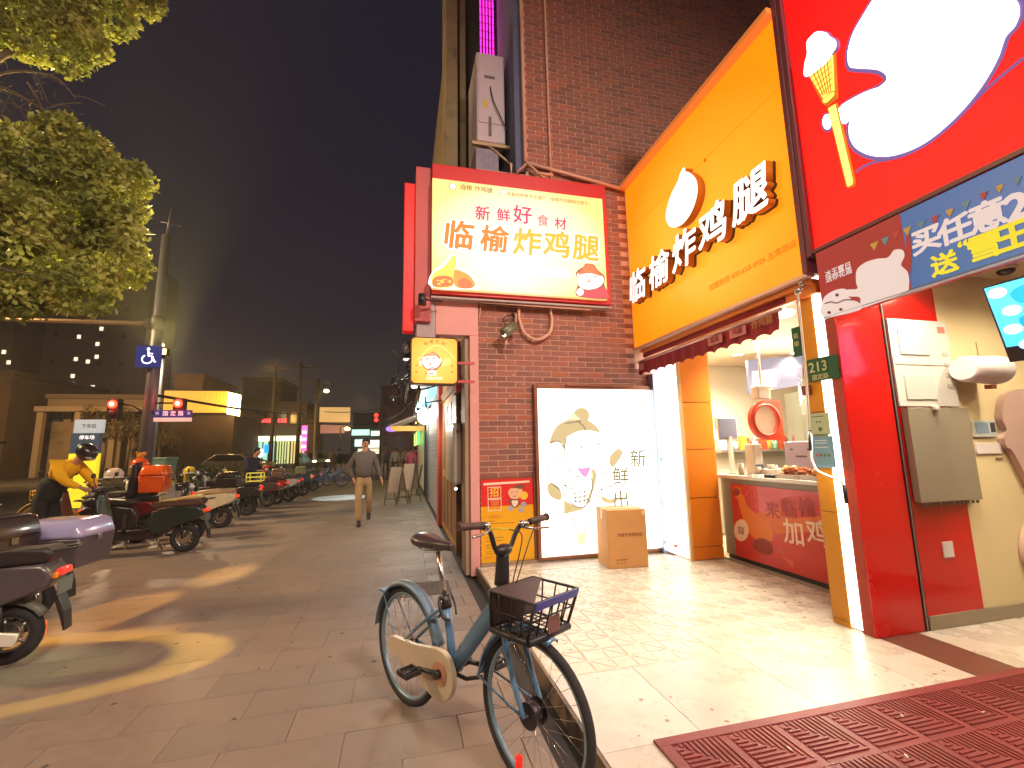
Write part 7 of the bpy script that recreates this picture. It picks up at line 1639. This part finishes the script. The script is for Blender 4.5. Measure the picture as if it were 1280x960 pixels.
block('back_block', 'dim brown block rising behind the glowing yellow board', -19.2, -17, 44, 52, 8.15, (120, 98, 78))
block('water_tower_block', 'dim rooftop block behind the long grey block', -22, -17, 70, 80, 12, (84, 68, 58), (3, 3, 1, 1, 5, 2.6))
block('low_white_building', 'low pale building with a flat eave across the road', -28.6, -19.6, 45, 56, 6.4, (150, 132, 108), (6, 1, .9, .8, 4.9, 3))
block('side_house', 'dim brown house at the frame edge across the road', -40, -30.5, 44, 56, 8.2, (104, 86, 68), (4, 2, 1.0, 1.3, 2.2, 3.0))
block('far_terrace', 'dim row of low buildings closing the far end of the street', -9.5, -3.2, 95, 105, 9, (80, 72, 74), (6, 2, .9, 1.1, 3, 3))
lw = thing('portico', 'pale open portico with posts before the low building', 'portico', (-24, 44, 0))
b = B(mat('portico_pale', (168, 150, 124), .7, var=.08)); b.box(-28.3, -20.2, 43.2, 44.6, 5.2, 5.6); b.make('beam', lw)
for x in (-28, -25.5, -23, -20.6): B(MATS['portico_pale']).box(x-.2, x+.2, 43.4, 43.8, 0, 5.19).make('post', lw)
wl_ = thing('boundary_wall', 'low pale boundary wall with a flat cap beyond the road', 'wall', (-27, 30, 0))
b = B(mat('bwall', (140, 122, 98), .8, var=.12)); b.box(-30, -21, 29.8, 30.1, 0, 2.3); b.make('body', wl_)
b = B(MATS['parapet_66'] if 'parapet_66' in MATS else M_dkm); b.box(-30.2, -20.8, 29.7, 30.2, 2.303, 2.45); b.make('cap', wl_)
# scrubby trees before the low building
for i, (x, y, h, s_, lab) in enumerate(((-21.6, 40, 5.6, 1.5, 'thin scrubby tree before the low pale building'), (-19.6, 39, 5.4, 1.4, 'thin scrubby tree beside the traffic pole foot'), (-17.4, 38.5, 4.6, 1.2, 'small scrubby tree before the dark store'))):
    t = thing('scrubby_tree', lab, 'tree', (x, y, 0))
    b = B(M_bark); b.tube([(x, y, 0), (x+.1, y, h*.4), (x, y, h*.7)], [.12, .09, .05], 7)
    for k in range(5): b.tube([(x, y, h*.45), (x+random.uniform(-s_, s_)*.6, y+random.uniform(-.4, .4), h*.75)], [.05, .02], 5)
    b.make('trunk', t); leaf_cloud('crown', [(x+random.uniform(-s_, s_)*.7, y+random.uniform(-.6, .6), h*.72+random.uniform(-.9, .9), s_*.5) for _ in range(9)], 2200, .17, leafmat('scrub_%d' % i, (92, 82, 52), (132, 114, 70)), t)
# towers with a few lit windows
def tower(lab, x0, x1, y, z1, lits):
    t = thing('apartment_tower', lab, 'tower', ((x0+x1)/2, y+6, 0))
    b = B(mat('tower_dark', (120, 106, 92), .9, var=.1, scale=.1)); b.box(x0, x1, y, y+12, -.03, z1); b.make('wall', t)
    m = B(glow('tower_window', (255, 240, 205), 1.1)); m.box(-.32, .32, -.1, 0, -.4, .4); me = m.mesh('window')
    md = B(mat('tower_window_dim', (52, 46, 44), .3)); md.box(-.45, .45, -.06, 0, -.5, .5); med = md.mesh('window')
    for x, z in lits: put('window', me, t, (x-(x0+x1)/2, -6, z))
    for i in range(int((x1-x0)/4)):
        for k in range(int(z1/6)): put('window', med, t, (x0+2+i*4-(x0+x1)/2, -6, 3+k*6))
TW = [(127, 411), (99, 421), (122, 430), (95, 449), (121, 446), (110, 452), (91, 470), (90, 480), (116, 484), (89, 489), (115, 493), (105, 494)]
def on_y(px, py, Y):
    d = MI @ Vector(((px-640)/556.6, -(py-480)/556.6, -1)); t = Y/d.y; return (d.x*t, 1.5+d.z*t)
tower('tall dim apartment tower with scattered lit windows behind the low pale building', -72, -54, 110, 44, [on_y(*p, 110) for p in TW])
tower('tall dim apartment tower with a few lit windows at the frame edge', -96, -77, 110, 46, [on_y(*p, 110) for p in ((5, 440), (11, 453), (36, 474), (47, 475), (2, 475))])
# glowing yellow board
yb = thing('glowing_billboard', 'glowing yellow ribbed board with a blazing white end on the dark store', 'billboard', (-15, 42, 5.8))
b = B(mat('board_frame', (70, 50, 30), .6)); b.box(-19.0, -14.35, 42.02, 42.29, 4.93, 6.85); b.make('frame', yb)
m_ = B(glow('board_amber', (206, 152, 52), .85)); m_.box(-.125, .125, -.03, 0, -.9, .9); rb = m_.mesh('rib')
for i in range(17): put('rib', rb, yb, (-18.8+i*.27+15, .02, .1))
b = B(glow('board_blaze', (255, 232, 170), 6)); b.loft([[(-14.3, 42.0, 4.9), (-13.35, 41.9, 4.7), (-13.35, 41.9, 6.5), (-14.3, 42.0, 6.75)], [(-14.3, 42.3, 4.9), (-13.35, 42.2, 4.7), (-13.35, 42.2, 6.5), (-14.3, 42.3, 6.75)]], smooth=False); b.make('end_panel', yb)
light('POINT', 'billboard_light', (-13.5, 40.5, 5.8), 500, (255, 196, 96), .5)
# row of lit shops across the street
rs_ = thing('lit_shop_row', 'row of small shops glowing white and green across the street', 'shops', (-13, 49.5, 0))
b = B(glow('shop_blue', (120, 160, 230), .9)); b.box(-17.0, -15.1, 49.4, 49.6, .3, 3.2); b.make('blue_panel', rs_)
b = B(glow('shop_blue2', (90, 120, 200), .6)); b.box(-16.5, -15.9, 49.35, 49.39, .3, 2.6); b.make('door', rs_)
for i, (x0, x1, c) in enumerate(((-15.0, -12.4, (250, 250, 190)), (-12.2, -11.0, (230, 246, 170)), (-10.9, -9.6, (244, 244, 190)))):
    b = B(glow('fascia_%d' % i, c, 2.0)); b.box(x0, x1, 49.3, 49.5, 2.75, 3.25); b.make('fascia', rs_)
    b = B(glow('inside_%d' % i, ((150, 210, 190), (200, 210, 140), (220, 200, 130))[i], .9)); b.box(x0, x1, 49.5, 49.6, .5, 2.7); b.make('shop_window', rs_)
    b = B(M_dkm)
    for k in range(5): b.box(x0+k*(x1-x0)/5, x0+k*(x1-x0)/5+.08, 49.4, 49.49, .5, 2.7)
    b.make('mullion', rs_)
for x, z, c in ((-14.3, 1.9, (60, 170, 230)), (-13.6, 1.6, (240, 240, 240)), (-12.9, 2.0, (40, 150, 210))):
    B(glow('poster_%d' % c[0], c, 1.2)).box(x-.3, x+.3, 49.25, 49.29, z-.4, z+.4).make('poster', rs_)
text('lettering', '沙县小吃', .35, glow('fascia_ink', (90, 90, 60), .5), (-13.7, 49.28, 3.0), XW, ZU, rs_, bold=.02) if False else None
rn = thing('red_neon_sign', 'red glowing shop sign letters on the upper wall across the street', 'neon sign', (-13, 50.9, 4.9))
b = B(glow('neon_red', (255, 60, 60), 3)); 
for i in range(9):
    if i == 5: continue
    x = -14.3+i*.3; b.box(x, x+.22, 50.8, 50.9, 4.72, 4.8); b.box(x, x+.22, 50.8, 50.9, 5.0, 5.08); b.box(x+.02, x+.08, 50.8, 50.9, 4.8, 5.0); b.box(x+.13, x+.2, 50.8, 50.9, 4.8, 5.0)
b.make('letters', rn)
pn = thing('pink_neon_sign', 'tall pink neon sign between the utility poles', 'neon sign', (-9.4, 48, 2.8))
b = B(glow('neon_pink', (250, 90, 160), 1.8)); b.box(-9.6, -9.1, 48, 48.1, 1.7, 4.2); b.make('panel', pn)
b = B(glow('neon_pink2', (255, 190, 220), 2)); b.box(-9.55, -9.15, 47.95, 47.99, 2.0, 2.3); b.box(-9.55, -9.15, 47.95, 47.99, 2.7, 3.0); b.box(-9.55, -9.15, 47.95, 47.99, 3.4, 3.7); b.make('characters', pn)
# utility poles, lamps, wires
M_up = mat('utility_pole', (78, 70, 66), .8)
for x, y, h, lab in ((-11.5, 45, 9.8, 'concrete utility pole with crossarm left of the two'), (-9.5, 46, 10.2, 'concrete utility pole with crossarm right of the two'), (-7.9, 46, 8.6, 'short utility pole beside the small far billboard')):
    t = thing('utility_pole', lab, 'pole', (x, y, 0)); b = B(M_up); b.cyl((x, y, 0), (x, y, h), .2, .13, 10); b.make('shaft', t)
    b = B(M_up); b.box(x-1, x+1, y-.06, y+.06, h-.5, h-.38); b.box(x-.7, x+.7, y-.06, y+.06, h-1.6, h-1.5); b.make('crossarm', t)
    b = B(mat('insulator', (150, 140, 130), .4)); 
    for k in (-.9, -.45, .45, .9): b.cyl((x+k, y, h-.38), (x+k, y, h-.2), .05, None, 8)
    b.make('insulator', t)
for x, y, z, lab in ((-7.0, 45, 7.3, 'far street lamp glowing yellow above the street'), (-4.9, 44, 3.65, 'low far street lamp glowing yellow beneath the small billboard'), (1.6, 46, 4.3, 'far white street lamp glowing above the market awning')):
    t = thing('street_lamp', lab, 'street lamp', (x, y, 0)); b = B(M_up); b.cyl((x-.6, y, 0), (x-.6, y, z+.1), .08, .06, 8); b.tube([(x-.6, y, z+.1), (x-.3, y, z+.25), (x, y, z+.15)], .04, 6); b.make('post', t)
    b = B(glow('far_lamp', (255, 220, 120), 16)); b.ell((x, y, z), (.24, .24, .16), 12, 8); b.make('lamp', t)
wr = thing('overhead_wires', 'black overhead wires strung across the street', 'wires', (-3, 44, 6))
b = B(M_sig)
for pts in (((-9.5, 46, 5.6), (-5, 44, 5.2), (1.0, 40, 5.5)), ((-9.5, 46, 4.4), (-5, 44, 4.0), (1.0, 40, 3.9)), ((-11.5, 45, 6.0), (-10.5, 45.5, 5.7), (-9.5, 46, 5.9)), ((-5.2, 11, 2.8), (-5.5, 20, 3.2), (-9.5, 46, 5.2))): b.tube(pts, .035, 5, curve=8)
b.make('wire', wr)
fb = thing('small_billboard', 'beige lit billboard on posts above the far street', 'billboard', (-6.2, 45, 5))
b = B(glow('bill_beige', (206, 166, 104), .7)); b.box(-7.6, -4.8, 45, 45.15, 4.35, 5.75); b.make('panel', fb)
b = B(glow('bill_pink', (170, 120, 100), .5)); b.box(-7.4, -5.2, 45.01, 45.14, 3.3, 4.1); b.make('lower_panel', fb)
b = B(MATS['portico_pale']); b.cyl((-7.85, 45.1, 0), (-7.85, 45.1, 6), .12, None, 8); b.tube([(-7.85, 45.1, 5.2), (-4.8, 45.1, 5.0)], .05, 6); b.tube([(-7.85, 45.1, 4.4), (-4.8, 45.1, 4.25)], .05, 6); b.make('post', fb)
ts = thing('traffic_signal', 'far red traffic light beyond the walking man', 'traffic light', (-2.0, 40, 4))
b = B(M_up); b.cyl((-1.75, 40, 0), (-1.75, 40, 5.4), .09, .07, 8); b.make('post', ts)
b = B(M_sig); b.box(-2.35, -1.9, 39.9, 40.1, 3.7, 4.9, .02); b.box(-1.6, -1.25, 39.9, 40.1, 3.7, 4.9, .02); b.make('housing', ts)
b = B(glow('signal_red2', (255, 50, 40), 3)); b.ell((-2.12, 39.87, 4.6), (.17, .05, .17), 12, 8); b.ell((-2.12, 39.87, 4.2), (.17, .05, .17), 12, 8); b.make('red_lamp', ts)
fs = thing('far_lit_shops', 'cluster of pale green lit shop signs at the end of the street', 'shops', (-4.5, 90, 0))
for x, z, w, h, c in ((-7.6, 5.2, 3.2, 1.1, (170, 220, 190)), (-4.6, 5.0, 2.2, .9, (200, 240, 210)), (-7.4, 3.2, 2.4, 1.3, (200, 230, 220)), (-4.6, 3.0, 3.4, 1.4, (240, 240, 220)), (-1.6, 3.2, 1.8, 1.4, (250, 220, 150)), (.1, 3.0, 1.4, 1.0, (140, 110, 220)), (-6, 1.6, 4, 1.0, (200, 190, 160))):
    b = B(glow('far_sign_%d_%d' % (c[0], c[1]), c, 1.6)); b.box(x-w/2, x+w/2, 90, 90.2, z-h/2, z+h/2); b.make('sign_panel', fs)
b = B(MATS['render_80_72']); b.box(-9.3, 2.5, 90.3, 92, 0, 6); b.make('wall', fs)
pf = thing('purple_neon_sign', 'small purple glowing sign right of the walking man\'s head', 'neon sign', (-.4, 50, 3.9))
b = B(glow('neon_purple', (150, 110, 240), 1.6)); b.ell((-1.0, 50, 3.9), (.65, .1, .32), 14, 8); b.make('panel', pf)
# cars
def car(lab, loc, rz, col, lights=True):
    t = thing('parked_car', lab, 'car', (0, 0, 0)); m = mat('car_%d' % col[0], col, .3, .3, coat=.8)
    b = B(m); b.prism([(-2.1, .3), (2.15, .3), (2.2, .65), (2.05, .9), (1.2, 1.02), (.5, 1.5), (-1.2, 1.55), (-1.95, 1.1), (-2.15, .9)], 1.75, (0, -.875, 0), (1, 0, 0), ZU, bev=.08); b.make('body', t)
    b = B(mat('car_glass', (30, 34, 38), .08)); b.prism([(1.12, 1.04), (.5, 1.44), (-1.15, 1.49), (-1.8, 1.08)], 1.77, (0, -.885, 0), (1, 0, 0), ZU)
    b.loft([[(1.24, -.72, 1.035), (1.24, .72, 1.035), (.56, .66, 1.49), (.56, -.66, 1.49)], [(1.2, -.72, 1.02), (1.2, .72, 1.02), (.52, .66, 1.47), (.52, -.66, 1.47)]], smooth=False); b.make('windows', t)
    for x in (-1.35, 1.35):
        for y in (-.8, .8):
            bb = B(M_tyre); bb.torus((x, y, .33), (0, 1, 0), .25, .09, 20, 6); w = bb.make('wheel', t)
            bb = B(M_stl); bb.cyl((x, y-.06, .33), (x, y+.06, .33), .19, None, 14); bb.make('rim', w)
    for y in (-.62, .62):
        bb = B(glow('car_lamp', (255, 244, 220), 14) if lights else mat('car_lamp_off', (200, 200, 200), .1)); bb.ell((2.14, y, .72), (.06, .2, .09), 10, 6); bb.make('headlight', t)
    bb = B(M_blk); bb.box(2.16, 2.2, -.4, .4, .4, .6, .01); bb.make('grille', t)
    bb = B(mat('car_plate', (60, 90, 180), .4)); bb.box(2.2, 2.215, -.22, .22, .42, .54); bb.make('number_plate', t)
    t.location = loc; t.rotation_euler = (0, 0, rz)
car('olive grey car with glowing headlights at the far crossing', (-8.3, 47, 0), R(-60), (104, 104, 84))
car('dark car with glowing headlights coming down the far street', (-4.6, 58, 0), R(-90), (60, 60, 66))
car('pale car parked behind the scooters across the side road', (-11.2, 36, 0), R(-12), (110, 104, 96), False)
for x, y, a, c, lab in ((-3.0, 31.5, -80, (60, 140, 140), 'teal scooter with shining headlight crossing far down the street'), (-2.2, 36, -95, (110, 100, 100), 'grey scooter with shining headlight far beyond the walking man')):
    scooter(lab, (x, y, 0), R(a), c, (50, 48, 50), light_on=True, tail=False, group='scooters ridden along the far street')
# bollards and low rail at the far pavement edge
for i in range(5):
    t = tag(B(mat('bollard_grey', (160, 150, 140), .5)).cyl((-1.9+i*.55, 25.1, 0), (-1.9+i*.55, 25.1, .85), .05, None, 10).make('bollard', None, loc=(-1.9+i*.55, 25.1, 0)), 'slim grey bollard, number %s from the left of the far pavement edge row' % ('one', 'two', 'three', 'four', 'five')[i], 'bollard', 'slim bollards at the far pavement edge')

# ================================================================ light patterns thrown on the pavement by small shop projectors
def projector(loc, power, spots, lab):
    """a lamp pointing straight down whose slide is laid out in metres on the pavement below"""
    o = light('SPOT', 'projector_light', loc, power, (1, 1, 1), .012, None, .1, 176); l = o.data; l.use_nodes = True; t = l.node_tree; N = t.nodes; L = t.links
    em = [n for n in N if n.type == 'EMISSION'][0]; co = N.new('ShaderNodeTexCoord'); sp_ = N.new('ShaderNodeSeparateXYZ'); L.new(co.outputs['Normal'], sp_.inputs[0])
    def M(op, *a, clamp=False):
        n = N.new('ShaderNodeMath'); n.operation = op; n.use_clamp = clamp
        for i, v in enumerate(a):
            if isinstance(v, (int, float)): n.inputs[i].default_value = v
            else: L.new(v, n.inputs[i])
        return n.outputs[0]
    h = loc[2]; nz = M('MULTIPLY', sp_.outputs[2], -1); x = M('MULTIPLY_ADD', M('DIVIDE', sp_.outputs[0], nz), h, loc[0]); y = M('MULTIPLY_ADD', M('DIVIDE', sp_.outputs[1], nz), h, loc[1])
    cmb = N.new('ShaderNodeCombineXYZ'); L.new(x, cmb.inputs[0]); L.new(y, cmb.inputs[1])
    nn = N.new('ShaderNodeTexNoise'); nn.inputs['Scale'].default_value = 2.4; nn.inputs['Detail'].default_value = 5; L.new(cmb.outputs[0], nn.inputs['Vector'])
    nf = N.new('ShaderNodeTexNoise'); nf.inputs['Scale'].default_value = 26; nf.inputs['Detail'].default_value = 2; L.new(cmb.outputs[0], nf.inputs['Vector'])
    wob = M('MULTIPLY_ADD', nn.outputs[0], .5, -.25); tot = None
    for cx, cy, rx, ry, rot, r0, r1, edge, col, amp, wb, spk in spots:
        c, s_ = math.cos(R(rot)), math.sin(R(rot)); dx, dy = M('SUBTRACT', x, cx), M('SUBTRACT', y, cy)
        u = M('DIVIDE', M('MULTIPLY_ADD', dx, c, M('MULTIPLY', dy, s_)), rx); v = M('DIVIDE', M('MULTIPLY_ADD', dx, -s_, M('MULTIPLY', dy, c)), ry)
        d = M('SQRT', M('ADD', M('MULTIPLY', u, u), M('MULTIPLY', v, v))); d = M('MULTIPLY_ADD', wob, wb, d)
        m = M('MULTIPLY', M('DIVIDE', M('SUBTRACT', r1, d), edge, clamp=True), M('DIVIDE', M('SUBTRACT', d, r0), edge, clamp=True) if r0 > 0 else 1.0)
        if spk: m = M('MULTIPLY', m, M('MULTIPLY_ADD', M('MULTIPLY_ADD', nf.outputs[0], 4, -1.6, clamp=True), spk, 1-spk))
        m = M('MULTIPLY', m, amp); q = N.new('ShaderNodeVectorMath'); q.operation = 'SCALE'; q.inputs[0].default_value = lin(col); L.new(m, q.inputs['Scale'])
        if tot is None: tot = q.outputs[0]
        else: a_ = N.new('ShaderNodeVectorMath'); a_.operation = 'ADD'; L.new(tot, a_.inputs[0]); L.new(q.outputs[0], a_.inputs[1]); tot = a_.outputs[0]
    L.new(tot, em.inputs[0]); em.inputs[1].default_value = 1
    pj_ = thing('projector', lab, 'projector', loc)
    b = B(M_blk); b.cyl((loc[0], loc[1], loc[2]+.03), (loc[0], loc[1], loc[2]+.16), .05, .05, 12); b.make('housing', pj_)
    b = B(M_dkm); b.tube([(loc[0], loc[1], loc[2]+.1), (loc[0]+.25, loc[1]+.1, loc[2]+.12)], .012, 6); b.make('bracket', pj_)
projector((.22, 5.3, 3.22), 820, ((-2.9, 4.15, 1.68, .72, 0, .70, 1.0, .07, (255, 206, 60), 1.0, .15, .25), (-2.9, 4.2, 1.2, .5, 0, 0, .9, .25, (196, 214, 150), .55, .9, .3),
    (-2.75, 5.35, .42, .85, -22, 0, 1.0, .22, (255, 190, 92), 1.5, .9, .55), (-2.15, 6.6, .36, .62, -10, 0, 1.0, .5, (255, 200, 110), 1.6, .6, .4), (-2.4, 4.75, .8, .22, 8, 0, 1, .5, (255, 190, 90), .9, .8, .5)), 'small black shop projector tucked under the yellow sign')
projector((.5, 14.6, 2.75), 1100, ((-1.95, 16.4, .95, 1.0, 0, 0, 1.0, .12, (200, 232, 255), 2.2, .05, 0),), 'small black shop projector under the blue lit canopy')

# ================================================================ the thin night haze over the street
hz = mat('haze_air', (255, 255, 255)); t_ = hz.node_tree; 
for n_ in list(t_.nodes):
    if n_.type != 'OUTPUT_MATERIAL': t_.nodes.remove(n_)
pv = t_.nodes.new('ShaderNodeVolumePrincipled'); pv.inputs['Color'].default_value = (.82, .80, .78, 1); pv.inputs['Density'].default_value = .0022; pv.inputs['Anisotropy'].default_value = .5
t_.links.new(pv.outputs[0], [n_ for n_ in t_.nodes if n_.type == 'OUTPUT_MATERIAL'][0].inputs['Volume'])
b = B(hz); b.box(-230, 230, -30, 430, -1.3, 60); o = b.make('haze', None); tag(o, 'thin warm night haze hanging over the whole street', 'haze', kind='stuff')
